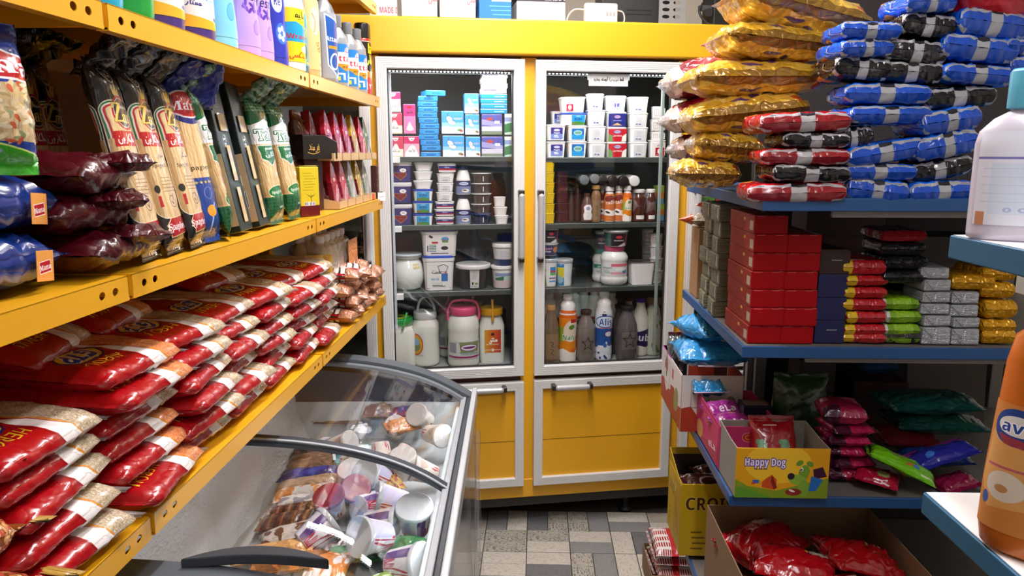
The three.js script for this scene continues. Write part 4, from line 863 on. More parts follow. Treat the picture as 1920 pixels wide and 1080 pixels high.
const TXL = {
  swirl: print(200, 300, (g, w, h) => { fill(g, w, h, '#f3f2ee'); poly(g, '#f0b62c', [0, 240, w, 270, w, h, 0, h]); for (let k = 0; k < 3; k++) { g.beginPath(); g.arc(140, 130 + 14 * k, 46 - k * 12, 0, 5.4); g.strokeStyle = ['#7cc4e8', '#4a9fd2', '#bfe3f4'][k]; g.lineWidth = 12; g.stroke(); } poly(g, '#6cae34', [60, 10, 90, 70, 110, 20]); poly(g, '#e07a28', [20, 20, 40, 70, 60, 30]); rect(g, '#4b3b8e', 20, 150, 70, 14); fa(g, 'ممتاز', 60, 200, 30, '#3a2d80', {}); ell(g, '#5a4a80', 160, 250, 14, 10); ell(g, '#6cae34', 185, 262, 20, 10); }),
  blue: print(160, 300, (g, w, h) => { fill(g, w, h, '#7fcdf0'); const r = rng(4); for (let i = 0; i < 9; i++) ell(g, ['#2f6fc8', '#1d4ea8', '#4b8fdc'][i % 3], 40 + r() * 90, 40 + r() * 60, 18, 9, r() * 3); txt(g, 'Test', 70, 90, 50, '#1b2f7c', { skew: -.2 }); ell(g, '#5fb4de', 100, 200, 22, 34, .3, '#3f8fc0', 3); }),
  lilac: print(160, 300, (g, w, h) => { fill(g, w, h, '#b79ae0'); const r = rng(8); for (let i = 0; i < 9; i++) ell(g, ['#6b3fb4', '#54309a', '#8a62cc'][i % 3], 40 + r() * 80, 100 + r() * 50, 18, 8, r() * 3); txt(g, 'Test', 76, 70, 58, '#2b1d5c', { skew: -.2 }); ell(g, '#a888d8', 110, 210, 22, 34, .3, '#7a5ab8', 3); }),
  navy: print(160, 300, (g, w, h) => { fill(g, w, h, '#2a35a8'); ell(g, '#e9eef6', 60, 90, 40, 44); txt(g, 'Re', 60, 92, 44, '#23309a'); ell(g, '#3a6fd0', 80, 210, 40, 40); for (let i = 0; i < 5; i++) ell(g, '#dfe8f6', 80 + 20 * Math.cos(i * 1.26), 210 + 20 * Math.sin(i * 1.26), 11, 11); }),
  bleach: print(160, 240, (g, w, h) => { fill(g, w, h, '#f2d31f'); fa(g, 'مایع', w / 2, 40, 30, '#222', {}); poly(g, '#1c9fd0', [0, 70, 60, 60, w, 110, w, 150, 0, 150]); txt(g, 'Wravex', w / 2, 126, 30, '#c22828'); ell(g, '#e8f2f6', 110, 180, 30, 18); fa(g, 'وایتکس', w / 2, 220, 30, '#b84a1a', {}); }),
  teal: print(128, 300, (g, w, h) => { fill(g, w, h, '#4c99a4'); ell(g, '#c9b23c', 64, 60, 40, 26); txt(g, 'HS', 64, 40, 40, '#b8343a'); txt(g, 'SB', 64, 160, 52, '#c9b23c', { font: 'serif' }); ell(g, '#2a6a78', 64, 240, 30, 40, 0, '#d2c260', 4); rect(g, '#d2b04a', 10, 282, 108, 10); }),
  beige: print(128, 300, (g, w, h) => { fill(g, w, h, '#e2ba80'); ell(g, '#ecd4ac', 64, 90, 36, 60); curve(g, '#c48b4a', 6, [40, 60, 80, 90, 50, 140]); txt(g, 'SB', 84, 200, 40, '#a9702c', { font: 'serif', rot: 1.2 }); rect(g, '#b8434a', 96, 270, 14, 10); }),
  oil: print(128, 300, (g, w, h) => { fill(g, w, h, '#8f9499'); poly(g, '#1c4f9c', [20, 10, 110, 40, 122, 230, 90, 290, 30, 240], '#dfe3e6', 6); txt(g, 'Attack', 66, 120, 28, '#d8dfe6'); rect(g, '#c08a2c', 34, 150, 60, 14); ell(g, null, 70, 220, 26, 36, .2, '#dfe8ee', 8); }),
  attack: print(200, 320, (g, w, h) => { fill(g, w, h, '#1f78bd'); rect(g, '#f0f2f4', 0, 70, w, 96); txt(g, 'Attack', w / 2, 122, 68, '#b3142a', { sx: .9, sc: '#fff', lw: 8 }); fa(g, 'اتک', w / 2 + 14, 66, 42, '#c21c34', { sc: '#fff' }); poly(g, '#c98a22', [20, 166, w - 20, 166, w - 60, 206, 90, 226, 60, 200]); fa(g, 'زد چربی', w / 2, 192, 20, '#3a1f08', {}); g.strokeStyle = '#dfe8ee'; g.lineWidth = 15; g.beginPath(); g.moveTo(40, 250); g.lineTo(80, 250); g.lineTo(80, 300); g.moveTo(120, 320); g.lineTo(120, 260); g.quadraticCurveTo(150, 220, 170, 260); g.lineTo(170, 320); g.stroke(); rect(g, '#e6c21c', 20, 272, 34, 34); }),
  spray: print(160, 320, (g, w, h) => { fill(g, w, h, '#c8321e'); poly(g, '#1a1614', [0, 0, w, 0, w, 150, w / 2, 200, 0, 150], '#f0ebe2', 6); fa(g, 'تا', w * .5, 70, 60, '#f2d81e', { lw: .2 }); fa(g, 'مار', w * .5, 135, 54, '#f2d81e', { lw: .2 }); ell(g, '#ee7a1e', w / 2, 210, 34, 20); rect(g, '#b8a8c8', 0, 180, 26, 60); rect(g, '#f2e01e', w * .6, 170, 60, 70); txt(g, 'Y', w / 2, 285, 40, '#f6f2ec'); rect(g, '#e8e4f0', 0, 250, 30, 70); }),
};
const bmat = (c, o = {}) => M(c, { rough: .28, clearcoat: .4, ...o }), lm = (k) => paper(TXL[k], { rough: .3, clearcoat: .4 });
{ // [kind, u0, u1, height, description, x, extra turn]
  const rows = [
    ['cyan', 176, 240, .26, 'cyan bottle, first one standing along the upper yellow shelf', () => flask('flask', .085, .06, .26, bmat('#1aa6d8'), bmat('#1179b0'), .03, null)],
    ['green', 240, 296, .26, 'bright green bottle beside the cyan bottle', () => flask('flask', .085, .06, .26, bmat('#0f9a3c'), bmat('#0b6a2a'), .03, null)],
    ['purple', 297, 356, .25, 'purple bottle with white swirl label beside the green bottle', () => flask('wide', .088, .055, .25, bmat('#42307c'), bmat('#2d1f5c'), .03, lm('swirl'), 2.5, .08, .52)],
    ['purple', 358, 412, .25, 'purple bottle with white swirl label beside the pale blue bottles', null],
    ['softblue', 413, 452, .27, 'pale blue softener bottle next to the purple bottles', () => flask('waist', .08, .05, .27, bmat('#7fcdf0'), bmat('#4b8fdc'), .03, lm('blue'), 2, .08, .6)],
    ['softblue', 440, 470, .27, 'pale blue softener bottle next to the lilac ones', null, -.03],
    ['softlilac', 462, 492, .27, 'lilac softener bottle next to the pale blue ones', () => flask('waist', .08, .05, .27, bmat('#b79ae0'), bmat('#6b3fb4'), .03, lm('lilac'), 2, .08, .55)],
    ['softlilac', 486, 518, .27, 'lilac softener bottle next to the dark blue bottle', null],
    ['navy', 516, 546, .26, 'dark blue bottle with white round badge', () => flask('waist', .075, .05, .26, bmat('#2a35a8'), bmat('#1c2478'), .03, lm('navy'), 2, .08, .75)],
    ['bleach', 540, 566, .25, 'white bleach bottle with yellow label', () => flask('round', .085, .085, .25, bmat('#eeeeea'), bmat('#d8d8d2'), .03, lm('bleach'), 2.6, .08, .56)],
    ['teal', 560, 582, .27, 'dark teal shampoo bottle behind the beige one', () => flask('flask', .075, .045, .27, bmat('#1f5560'), bmat('#173f48'), .03, lm('teal'), 1.9, .08, .7)],
    ['beige', 580, 608, .27, 'beige shampoo bottle with cream label', () => flask('wide', .072, .045, .28, bmat('#cf9f66'), bmat('#a87d48'), .02, lm('beige'), 1.9, .08, .7)],
    ['oil', 608, 636, .27, 'silver grey drain cleaner jug with blue shield label', () => flask('wide', .085, .06, .27, bmat('#85898d', { metalness: .3 }), bmat('#5d6164'), .03, lm('oil'), 2, .05, .7)],
    ['attack', 634, 653, .205, 'silver drain cleaner bottle, nearest of three with blue labels', () => flask('round', .066, .066, .205, bmat('#9ba0a4', { metalness: .3 }), bmat('#6f7376'), .03, lm('attack'), 3, .07, .6)],
    ['attack', 652, 674, .205, 'silver drain cleaner bottle, middle of three with blue labels', null],
    ['attack', 673, 686, .205, 'silver drain cleaner bottle, farthest of three with blue labels', null],
    ['trigger', 662, 676, .24, 'pale blue cleaner bottle with dark spout behind the drain cleaners', () => flask('flask', .07, .05, .235, bmat('#8fbfe6'), bmat('#1d1d4a'), .045, null), -.09],
    ['spray', 684, 697, .2, 'black topped insect spray can, nearer of two', () => flask('can', .052, .052, .235, bmat('#c8321e', { metalness: .3 }), bmat('#1c1c1e'), .045, lm('spray'), 3, .06, .76)],
    ['spray', 697, 709, .2, 'black topped insect spray can at the shelf end', null],
  ];
  for (const [key, u0, u1, h, d, make, dx = 0] of rows) {
    const a = onX(u0, 100, -.575).z, b = onX(u1, 100, -.575).z, z = Math.max((a + b) / 2, -2.625);
    of('bt' + key, () => { const t = thing('cleaning_bottle', '', 'bottle', 'cleaning bottles on the upper yellow shelf'); for (const p of make()) P(t, ...p); return t; }, d, V(-.595 + dx, BOARD[1] + .0005, z), Math.PI / 2 - .35);
  }
}

// ---------------------------------------------------------------- goods inside the fridge
// each row gives the outline of a thing's front as seen at its own depth w behind the door plane
const span = (u0, v0, u1, v1, w) => { const a = fpt(u0, v1, w), b = fpt(u1, v1, w), c = fpt((u0 + u1) / 2, v0, w); return { x: (a[0] + b[0]) / 2, y: (a[1] + b[1]) / 2, w: b[0] - a[0], h: c[1] - (a[1] + b[1]) / 2 }; };
const LEVELS = [...lvL, ...lvR, .6885];
const inF = (s, w, d, y) => fw(s.x, y ?? s.y, -w - d / 2);
const TX = {
  khame: print(360, 256, (g, w, h) => { const q = w / 2; fill(g, w, h, '#c22c62'); rect(g, '#d8a0b4', 0, h * .35, q, h); poly(g, '#eceae6', [q * .1, h, q * .1, h * .78, q * .4, h * .46, q * .56, h * .4, q * .74, h * .5, q * .94, h * .9, q * .94, h]); poly(g, '#f4f2f0', [q * .28, 14, q * .74, 14, q * .64, 52, q * .5, 62, q * .38, 52], '#7a1438', 4); fa(g, 'میهن', q / 2, 42, 20, '#9a1c48', {}); fa(g, 'خامه', q * .5, h * .72, 44, '#6b6058', { lw: .1 }); rect(g, '#b02458', q, 0, q, h); rect(g, '#e6e0da', q, h * .7, q, h * .3); }),
  gheshte: print(360, 256, (g, w, h) => { const q = w / 2; fill(g, w, h, '#c4405a'); rect(g, '#d8d2b8', 0, h * .6, q, h); poly(g, '#eceade', [q * .12, h * .9, q * .3, h * .6, q * .46, h * .36, q * .6, h * .36, q * .72, h * .56, q * .92, h * .92]); poly(g, '#f4f2f0', [q * .28, 14, q * .74, 14, q * .64, 52, q * .5, 62, q * .38, 52], '#7a1438', 4); fa(g, 'میهن', q / 2, 42, 20, '#9a1c48', {}); fa(g, 'قشطه', q * .5, h * .74, 42, '#6b6058', { lw: .1 }); rect(g, '#b33a54', q, 0, q, h); }),
  khameTall: print(240, 320, (g, w, h) => { const q = w / 2; fill(g, w, h, '#c52f78'); rect(g, '#d87aa6', 0, h * .4, q, h); ell(g, '#a3161c', q / 2, 32, 28, 14); fa(g, 'خامه', q / 2, 96, 36, '#2a1a30', { lw: .13 }); poly(g, '#ecdfe6', [q * .2, h * .86, q * .4, h * .66, q * .5, h * .58, q * .62, h * .68, q * .84, h * .86, q * .5, h * .9]); rect(g, '#b0266a', q, 0, q, h); }),
  kibiBox: print(256, 64, (g, w, h) => { fill(g, w, h, '#2086cb'); txt(g, 'Kibi', 68, 34, 34, '#124a8c', {}); ell(g, null, 68, 32, 44, 22, 0, '#5fb0e2', 3); }),
  cow: print(384, 256, (g, w, h) => { const q = w / 2; fill(g, w, h, '#4a9fd8'); rect(g, '#8cc4ea', 0, h * .5, q, h); ell(g, '#e9eef2', 40, h * .76, 60, 26); ell(g, '#e2eaf0', 130, h * .8, 70, 30); rect(g, '#e6edf2', 0, h * .82, q, h); ell(g, '#f7f6f2', 68, 90, 24, 34, -.5, '#5b4a3c', 3); ell(g, '#f7f6f2', 88, 130, 36, 22, .4, '#5b4a3c', 3); ell(g, '#2c2420', 58, 82, 4, 5); ell(g, '#e0a8a0', 84, 118, 10, 6); curve(g, '#5b4a3c', 5, [56, 50, 44, 30, 62, 22]); rect(g, '#c9b2bc', 104, 76, 76, 9); rect(g, '#b9c8da', 110, 92, 60, 5); ell(g, '#57964a', 156, 214, 20, 14); ell(g, '#b8443a', 170, 222, 14, 12); rect(g, '#3a8ac4', q, 0, q, h); }),
  purpleMilk: print(320, 256, (g, w, h) => { const q = w / 2; fill(g, w, h, '#5a5aa4'); poly(g, '#9a9ac8', [0, 60, q, 110, q, 160, 0, 130]); rect(g, '#c9c9d6', 0, 150, q, 110); ell(g, '#b9483c', 62, 60, 24, 20); g.fillStyle = '#e8e8f0'; g.fillRect(100, 80, 40, 34); rect(g, '#7c8a74', 0, 210, q, 46); rect(g, '#4a4a90', q, 0, q, h); }),
  greenMilk: print(256, 200, (g, w, h) => { fill(g, w, h, '#b9d8cc'); poly(g, '#3a7a4a', [0, 100, 128, 70, 128, 160, 0, 180]); rect(g, '#e6eee8', 0, 0, w, 30); rect(g, '#8a9ac4', 0, 34, w, 40); }),
  whitePack: print(256, 64, (g, w, h) => { fill(g, w, h, '#eceef2'); rect(g, '#6a5cb0', 10, 12, 70, 22); rect(g, '#8a3a4a', 130, 30, 40, 14); bars(g, 90, 36, 40, 20); }),
  blueCup: print(256, 64, (g, w, h) => { fill(g, w, h, '#1f8fd0'); rect(g, '#e9f2f8', 0, 0, w, 8); txt(g, 'milk', 90, 36, 24, '#d8ecf8'); rect(g, '#bfe0f2', 160, 24, 60, 16); }),
  rose: print(192, 192, (g, w, h) => { fill(g, w, h, '#3a3070'); poly(g, '#7a1f1c', [96, 176, 30, 110, 40, 76, 96, 84, 152, 76, 162, 110], '#b88a5a', 5); for (let i = 0; i < 9; i++) ell(g, '#f2f0ec', 124 + 24 * Math.cos(i * .7), 48 + 18 * Math.sin(i * .7), 12, 10); ell(g, '#e0d2a8', 124, 48, 8, 7); lines(g, '#b9685a', 70, 112, 56, 2, 14, 3); }),
  kibi: print(192, 160, (g, w, h) => { fill(g, w, h, '#2a9ad4'); txt(g, 'Kibi', w / 2, 66, 64, '#123c7c', {}); ell(g, '#6fbfe6', 96, 22, 40, 14); poly(g, '#4a8a3a', [0, 120, 90, 100, 192, 124, 192, 160, 0, 160]); ell(g, '#c8442c', 40, 140, 16, 10); }),
  redBlue: print(256, 80, (g, w, h) => { fill(g, w, h, '#e9e9ee'); rect(g, '#2a2c84', 0, 6, w, 34); rect(g, '#b8202c', 0, 40, w, 20); txt(g, 'Mihan', w / 2, 24, 24, '#dfe2f2', { font: 'serif' }); }),
  tubA: print(192, 160, (g, w, h) => { fill(g, w, h, '#2c348c'); rect(g, '#7a90d0', 0, h * .55, w, h); ell(g, '#c8d4f2', 96, 36, 50, 18); txt(g, 'Pegah', 96, 74, 34, '#eef1fa'); lines(g, '#fff', 50, 108, 90, 2, 18, 10); }),
  tubB: print(192, 160, (g, w, h) => { fill(g, w, h, '#1c6fb8'); rect(g, '#2f9ad8', 0, h * .55, w, h); ell(g, '#8fc8b4', 96, 62, 64, 34, 0, '#e6f4ee', 4); txt(g, 'Kalleh', 96, 62, 30, '#17503c'); }),
  tubRed: print(224, 160, (g, w, h) => { fill(g, w, h, '#c01f2c'); poly(g, '#6f9a54', [0, 56, 50, 90, 60, 160, 0, 160]); poly(g, '#e9e6da', [224, 56, 174, 90, 164, 160, 224, 160]); poly(g, '#c01f2c', [40, 70, 184, 70, 150, 160, 74, 160]); ell(g, '#d8c6dc', 112, 36, 44, 22, 0, '#3a3c90', 4); txt(g, 'Mihan', 112, 36, 24, '#3a2c80', { font: 'serif' }); txt(g, 'LACTIVIA', 112, 88, 26, '#f4e9e6'); }),
  tubNavy: print(224, 160, (g, w, h) => { fill(g, w, h, '#262c78'); ell(g, '#c8b8d4', 112, 40, 40, 20, 0, '#8a3a5c', 4); txt(g, 'Mihan', 112, 40, 22, '#3a2c80', { font: 'serif' }); rect(g, '#8a8ac0', 60, 82, 104, 10); poly(g, '#d8b078', [50, 146, 112, 112, 174, 146]); }),
  info: print(192, 160, (g, w, h) => { fill(g, w, h, '#d6d8d8'); lines(g, '#a4a6aa', 40, 20, 110, 8, 12, 3); rect(g, '#6a74a0', 40, 126, 30, 22); rect(g, '#5a6494', 84, 130, 40, 18); }),
  infoB: print(192, 160, (g, w, h) => { fill(g, w, h, '#e2e2e2'); g.strokeStyle = '#4a4c90'; g.lineWidth = 5; g.strokeRect(40, 22, 110, 110); rect(g, '#5a5ca8', 60, 64, 24, 56); rect(g, '#5a5ca8', 96, 64, 40, 50); rect(g, '#8a8ac0', 56, 40, 80, 8); }),
  penguin: print(192, 160, (g, w, h) => { fill(g, w, h, '#e6e6e4'); rect(g, '#b01c34', 50, 60, 130, 100); ell(g, '#e4ece0', 114, 106, 34, 34); fa(g, 'پگاه', 100, 44, 34, '#8a1c30', {}); lines(g, '#e8d0d4', 70, 146, 90, 1, 8, 4); }),
  squiggle: print(192, 120, (g, w, h) => { fill(g, w, h, '#dcdcda'); for (const x of [50, 140]) { g.strokeStyle = '#8a3a44'; g.lineWidth = 4; g.strokeRect(x - 32, 20, 64, 80); curve(g, '#9a8a8a', 5, [x - 12, 36, x + 26, 46, x, 62, x - 22, 76, x + 12, 90]); } }),
  milk: print(224, 160, (g, w, h) => { fill(g, w, h, '#2c2a5a'); rect(g, '#7a86b0', 0, 70, w, 90); ell(g, '#c9d2e6', 112, 36, 50, 20, 0, '#4a5a90', 3); txt(g, 'Kalleh', 112, 36, 22, '#243466'); ell(g, '#e6e2d4', 130, 120, 40, 22); ell(g, '#2c2420', 120, 116, 18, 8); curve(g, '#3a2c24', 4, [60, 130, 100, 104, 150, 126]); }),
  choc: print(160, 224, (g, w, h) => { fill(g, w, h, '#6a4a44'); poly(g, '#eceae6', [30, 40, 60, 10, 110, 12, 130, 60, 116, 110, 140, 150, 120, 210, 36, 212, 26, 150, 40, 100]); ell(g, '#8a96b0', 80, 60, 22, 26); lines(g, '#8a8490', 56, 110, 50, 6, 14, 3); }),
  orange: print(224, 400, (g, w, h) => { fill(g, w, h, '#e2861c'); rect(g, '#d8661c', 0, 0, w, 60); rect(g, '#8ab02c', 0, 130, 60, 120); ell(g, '#e9d8c0', 130, 160, 70, 90, .3); ell(g, '#4f8a2c', 130, 130, 26, 18, -.4); rect(g, '#b8242c', 120, 66, 60, 30); txt(g, 'Nalu', 112, 212, 56, '#4a8a2c', { sc: '#fff', lw: 7 }); poly(g, '#f0ece2', [0, 320, 60, 300, 120, 330, 180, 306, 224, 330, 224, 400, 0, 400]); ell(g, '#d86a1c', 150, 316, 30, 18); }),
  alis: print(256, 420, (g, w, h) => { fill(g, w, h, '#dfe8f0'); rect(g, '#1d56a4', 0, 150, w, 150); ell(g, '#2a2440', 110, 26, 22, 24); ell(g, '#dcebf7', 128, 92, 104, 50, 0, '#1d4f9c', 8); txt(g, 'Alis', 128, 96, 78, '#1c5aa8', { sc: '#fff', lw: 6 }); rect(g, '#c86a7a', 60, 146, 140, 8); ell(g, '#e9eef4', 160, 200, 40, 24, 0, '#a8243a', 5); const r = rng(6); for (let i = 0; i < 22; i++) ell(g, ['#f2f4f4', '#3a6aa4', '#26508c', '#dfe9f0'][i % 4], r() * w, 290 + r() * 130, 10 + r() * 26, 8 + r() * 16, r() * 3); }),
  kefir: print(192, 224, (g, w, h) => { fill(g, w, h, '#e6e2d8'); poly(g, '#2a1c50', [0, 20, 60, 50, 120, 30, 192, 10, 192, 190, 130, 210, 70, 190, 0, 200]); txt(g, 'dub', 84, 110, 92, '#efe9f4', { rot: .1 }); rect(g, '#b8344a', 150, 0, 30, 16); }),
  star: print(160, 160, (g, w, h) => { fill(g, w, h, '#6f6864'); poly(g, null, [80, 10, 96, 54, 146, 56, 106, 84, 122, 134, 80, 106, 40, 134, 54, 84, 16, 56, 64, 54], '#2c2624', 8); }),
  bucket: print(320, 224, (g, w, h) => { fill(g, w, h, '#e8e8e2'); ell(g, '#26242a', 60, 20, 26, 14, .5); rect(g, '#b8242c', 70, 76, 70, 22); ell(g, '#4a9ad0', 220, 50, 44, 26); rect(g, '#5a9a3a', 186, 66, 70, 22); txt(g, 'KALA', 220, 60, 24, '#c02c2c'); rect(g, '#1f2a4a', 18, 120, 12, 70); for (let i = 0; i < 5; i++) rect(g, ['#5a9a4a', '#2c5a9a', '#4a5a6a'][i % 3], 40, 110 + i * 18, 80, 9); ell(g, '#2c2a34', 214, 150, 40, 22); rect(g, '#1f1c30', 60, 204, 200, 10); }),
  bucket2: print(288, 256, (g, w, h) => { fill(g, w, h, '#e6e8e4'); poly(g, '#dfe2e4', [130, 40, 200, 20, 250, 44, 226, 100, 150, 92], '#2c2a30', 6); ell(g, '#c84a44', 222, 100, 16, 10); fa(g, 'ماست', 110, 108, 44, '#23252c', {}); txt(g, '900 GR', 96, 170, 28, '#3a86c0'); rect(g, '#2f6fb8', 170, 110, 76, 80); lines(g, '#2c4a3a', 60, 226, 180, 2, 10, 7); rect(g, '#c9c6a4', 60, 204, 120, 6); }),
  mahi: print(256, 192, (g, w, h) => { fill(g, w, h, '#d6d8d4'); poly(g, '#8a9a5a', [90, 10, 250, 10, 230, 120, 100, 120]); ell(g, '#eceaf0', 160, 70, 60, 34, 0, '#6a3a7a', 6); ell(g, '#6a2c6a', 160, 70, 46, 12); lines(g, '#3a7a6a', 90, 120, 150, 3, 12, 6); rect(g, '#9a2c6a', 0, 164, w, 20); rect(g, '#9aa0a8', 10, 20, 60, 110); }),
  fraw: print(256, 256, (g, w, h) => { const k = g.createLinearGradient(0, 0, w, 0); k.addColorStop(0, '#e0a41c'); k.addColorStop(1, '#c0341c'); g.fillStyle = k; g.fillRect(0, 0, w, h); ell(g, '#5a1414', 128, 50, 30, 16); fa(g, 'سنتی', 128, 130, 60, '#fff', { lw: .18 }); fa(g, 'دوغ', 128, 130, 2, '#fff'); rect(g, '#e8d8b0', 20, 160, 200, 6); rect(g, '#f0e6d0', 0, 222, w, 6); ell(g, '#f0e6d0', 128, 226, 22, 18); }),
  pastille: print(160, 160, (g, w, h) => { fill(g, w, h, '#d6d8d2'); ell(g, '#d8a02c', 80, 80, 76, 76, 0, '#b8342c', 8); ell(g, '#7a8a5a', 80, 90, 50, 40); ell(g, '#8ab0d0', 80, 60, 44, 26); }),
  cupDark: print(256, 112, (g, w, h) => { fill(g, w, h, '#2a2228'); rect(g, '#3a6a6a', 0, 0, 70, h); rect(g, '#b0486a', 190, 0, 70, h); ell(g, '#c83a4a', 130, 34, 24, 14); rect(g, '#c9b8b8', 90, 60, 80, 8); poly(g, '#e4e0da', [120, 112, 180, 80, 210, 112]); }),
  cupNavy: print(256, 112, (g, w, h) => { fill(g, w, h, '#2c3460'); ell(g, '#d87a2c', 190, 46, 38, 34); txt(g, 'yogurt', 90, 34, 34, '#e6a8b4'); rect(g, '#d8dae4', 40, 62, 90, 12); }),
  cupWhite: print(256, 192, (g, w, h) => { fill(g, w, h, '#e2e4e2'); poly(g, '#5a9a3a', [0, 110, 60, 90, 80, 192, 0, 192]); ell(g, '#8aa84a', 40, 60, 30, 20); rect(g, '#3a8ac8', 120, 30, 70, 50); rect(g, '#5ab04a', 120, 80, 70, 20); rect(g, '#c84a5a', 120, 60, 70, 14); rect(g, '#3a4a6a', 110, 120, 90, 10); rect(g, '#4a9ad0', 110, 146, 90, 14); }),
  cupBlue: print(256, 192, (g, w, h) => { fill(g, w, h, '#d4e2e0'); rect(g, '#2c7ab0', 0, 0, 110, h); rect(g, '#d8d03a', 30, 30, 80, 90); ell(g, '#8ab8c0', 60, 140, 40, 34); }),
  pinkJar: print(320, 128, (g, w, h) => { fill(g, w, h, '#dde2e0'); rect(g, '#d86a7c', 100, 8, 220, 30); rect(g, '#e2a0ac', 100, 92, 220, 24); txt(g, 'yogurt', 60, 50, 30, '#3a7a6a'); lines(g, '#4a8a7a', 20, 76, 80, 3, 12, 5); ell(g, '#2f8aa4', 240, 84, 32, 26); ell(g, '#f2f4f2', 200, 64, 60, 18); }),
  greenJar: print(256, 128, (g, w, h) => { fill(g, w, h, '#dde2e0'); rect(g, '#3a8a7c', 0, 10, w, 50); txt(g, 'yogurt', 100, 36, 30, '#e6efe9'); lines(g, '#4a7a6a', 30, 80, 140, 3, 14, 5); }),
  blackTub: print(160, 224, (g, w, h) => { fill(g, w, h, '#dcdcda'); lines(g, '#8a8a8a', 30, 30, 100, 8, 12, 3); ell(g, '#3a3a3a', 46, 170, 16, 18); rect(g, '#7a9a4a', 84, 160, 56, 26); bars(g, 20, 196, 120, 24); }),
  juice: print(128, 256, (g, w, h) => { fill(g, w, h, '#c8742c'); rect(g, '#8ab03a', 0, 0, w, 90); rect(g, '#5a9ac0', 0, 170, w, 90); }),
  coffee: print(192, 320, (g, w, h) => { fill(g, w, h, '#8a7256'); curve(g, '#3a2a1e', 7, [60, 100, 120, 90, 100, 130, 60, 150, 120, 160]); curve(g, '#3a2a1e', 7, [60, 190, 130, 190, 100, 220, 50, 240, 120, 260]); }),
  doughL: print(224, 320, (g, w, h) => { fill(g, w, h, '#e6e6e2'); rect(g, '#b8505a', 0, 60, w, 26); rect(g, '#3a6a4a', 0, 90, w, 120); ell(g, '#e8ece8', 100, 150, 46, 30); }),
  mocha: print(192, 320, (g, w, h) => { fill(g, w, h, '#c9743c'); ell(g, '#7a2c24', 90, 60, 70, 40); txt(g, 'caffe', 100, 100, 52, '#f0e6da', { font: 'serif', rot: -.1 }); ell(g, '#4f9a3a', 140, 30, 16, 10); poly(g, '#f0ede6', [0, 190, 60, 180, 120, 200, 192, 184, 192, 260, 0, 250]); ell(g, '#3a2a24', 60, 216, 30, 12, .3); }),
  jarOl: print(192, 192, (g, w, h) => { fill(g, w, h, '#b9c0ae'); const r = rng(2); for (let i = 0; i < 12; i++) ell(g, ['#5a6a3a', '#7a8450', '#4a4a34'][i % 3], r() * w, r() * h, 16, 12, r()); }),
};
const tp = (k, o) => paper(TX[k], { rough: .3, clearcoat: .3, ...o });
const fthings = (name, label, cat, grp, s, w, d, y) => { if (y === undefined) for (const l of LEVELS) if (Math.abs(s.y - l) < .016) y = l + .0006; return thing(name, label, cat, grp, inF(s, w, d, y), FA); };
// cartons and flat boxes
function fbox(key, u0, v0, u1, v1, label, grp, o = {}) {
  const w = o.w ?? .09, s = span(u0, v0, u1, v1, w), d = o.d ?? Math.max(.06, s.w * .7), t = fthings(o.name || 'milk_carton', label, o.cat || 'carton', grp, s, w, d);
  P(t, 'carton', carton(s.w - .001, s.h - .0008, d), o.mat || tp(key));
  P(t, o.flap || 'top_flap', box(s.w * .9, .0006, d * .4), M('#d9d6d0'), [0, s.h - .0004, d * .2]);
  return t;
}
// square tubs with a rim lid; print on the front as a label of its own
function ftub(key, u0, v0, u1, v1, label, grp, o = {}) {
  const w = o.w ?? .09, s = span(u0, v0, u1, v1, w), W = s.w, H = s.h, d = o.d ?? W * .8, lh = o.lid ?? Math.min(.014, H * .22), k = o.taper ?? .88;
  const t = fthings(o.name || 'cheese_tub', label, o.cat || 'tub', grp, s, w, d), b = W * .94;
  P(t, 'body', loft([[b * k / 2, d * k / 2, 0, .012], [b * k / 2, d * k / 2, .001, .014], [b / 2, d * .97 / 2, H - lh, .016]], 5), o.body || PLASTIC_WHITE);
  P(t, 'lid', loft([[W / 2 - .001, d / 2 - .001, H - lh, .018], [W / 2, d / 2, H - lh + .002, .018], [W / 2, d / 2, H - .003, .018], [W / 2 - .003, d / 2 - .003, H - .001, .016], [W / 2 - .006, d / 2 - .006, H - .003, .014], [W / 2 - .012, d / 2 - .012, H - .003, .012]], 5), o.lidM || PLASTIC_WHITE);
  if (key) { const lw = W * (o.lw || .62), hh = (H - lh) * (o.lhh || .82), m = Math.atan2((d * .97 - d * k) / 2, H - lh); P(t, 'label', patch(lw, hh), tp(key), [o.lx ? o.lx * W : 0, (H - lh) * .5, d * (k + .97) / 4 + .0008], [-(-m), 0, 0]); }
  return t;
}
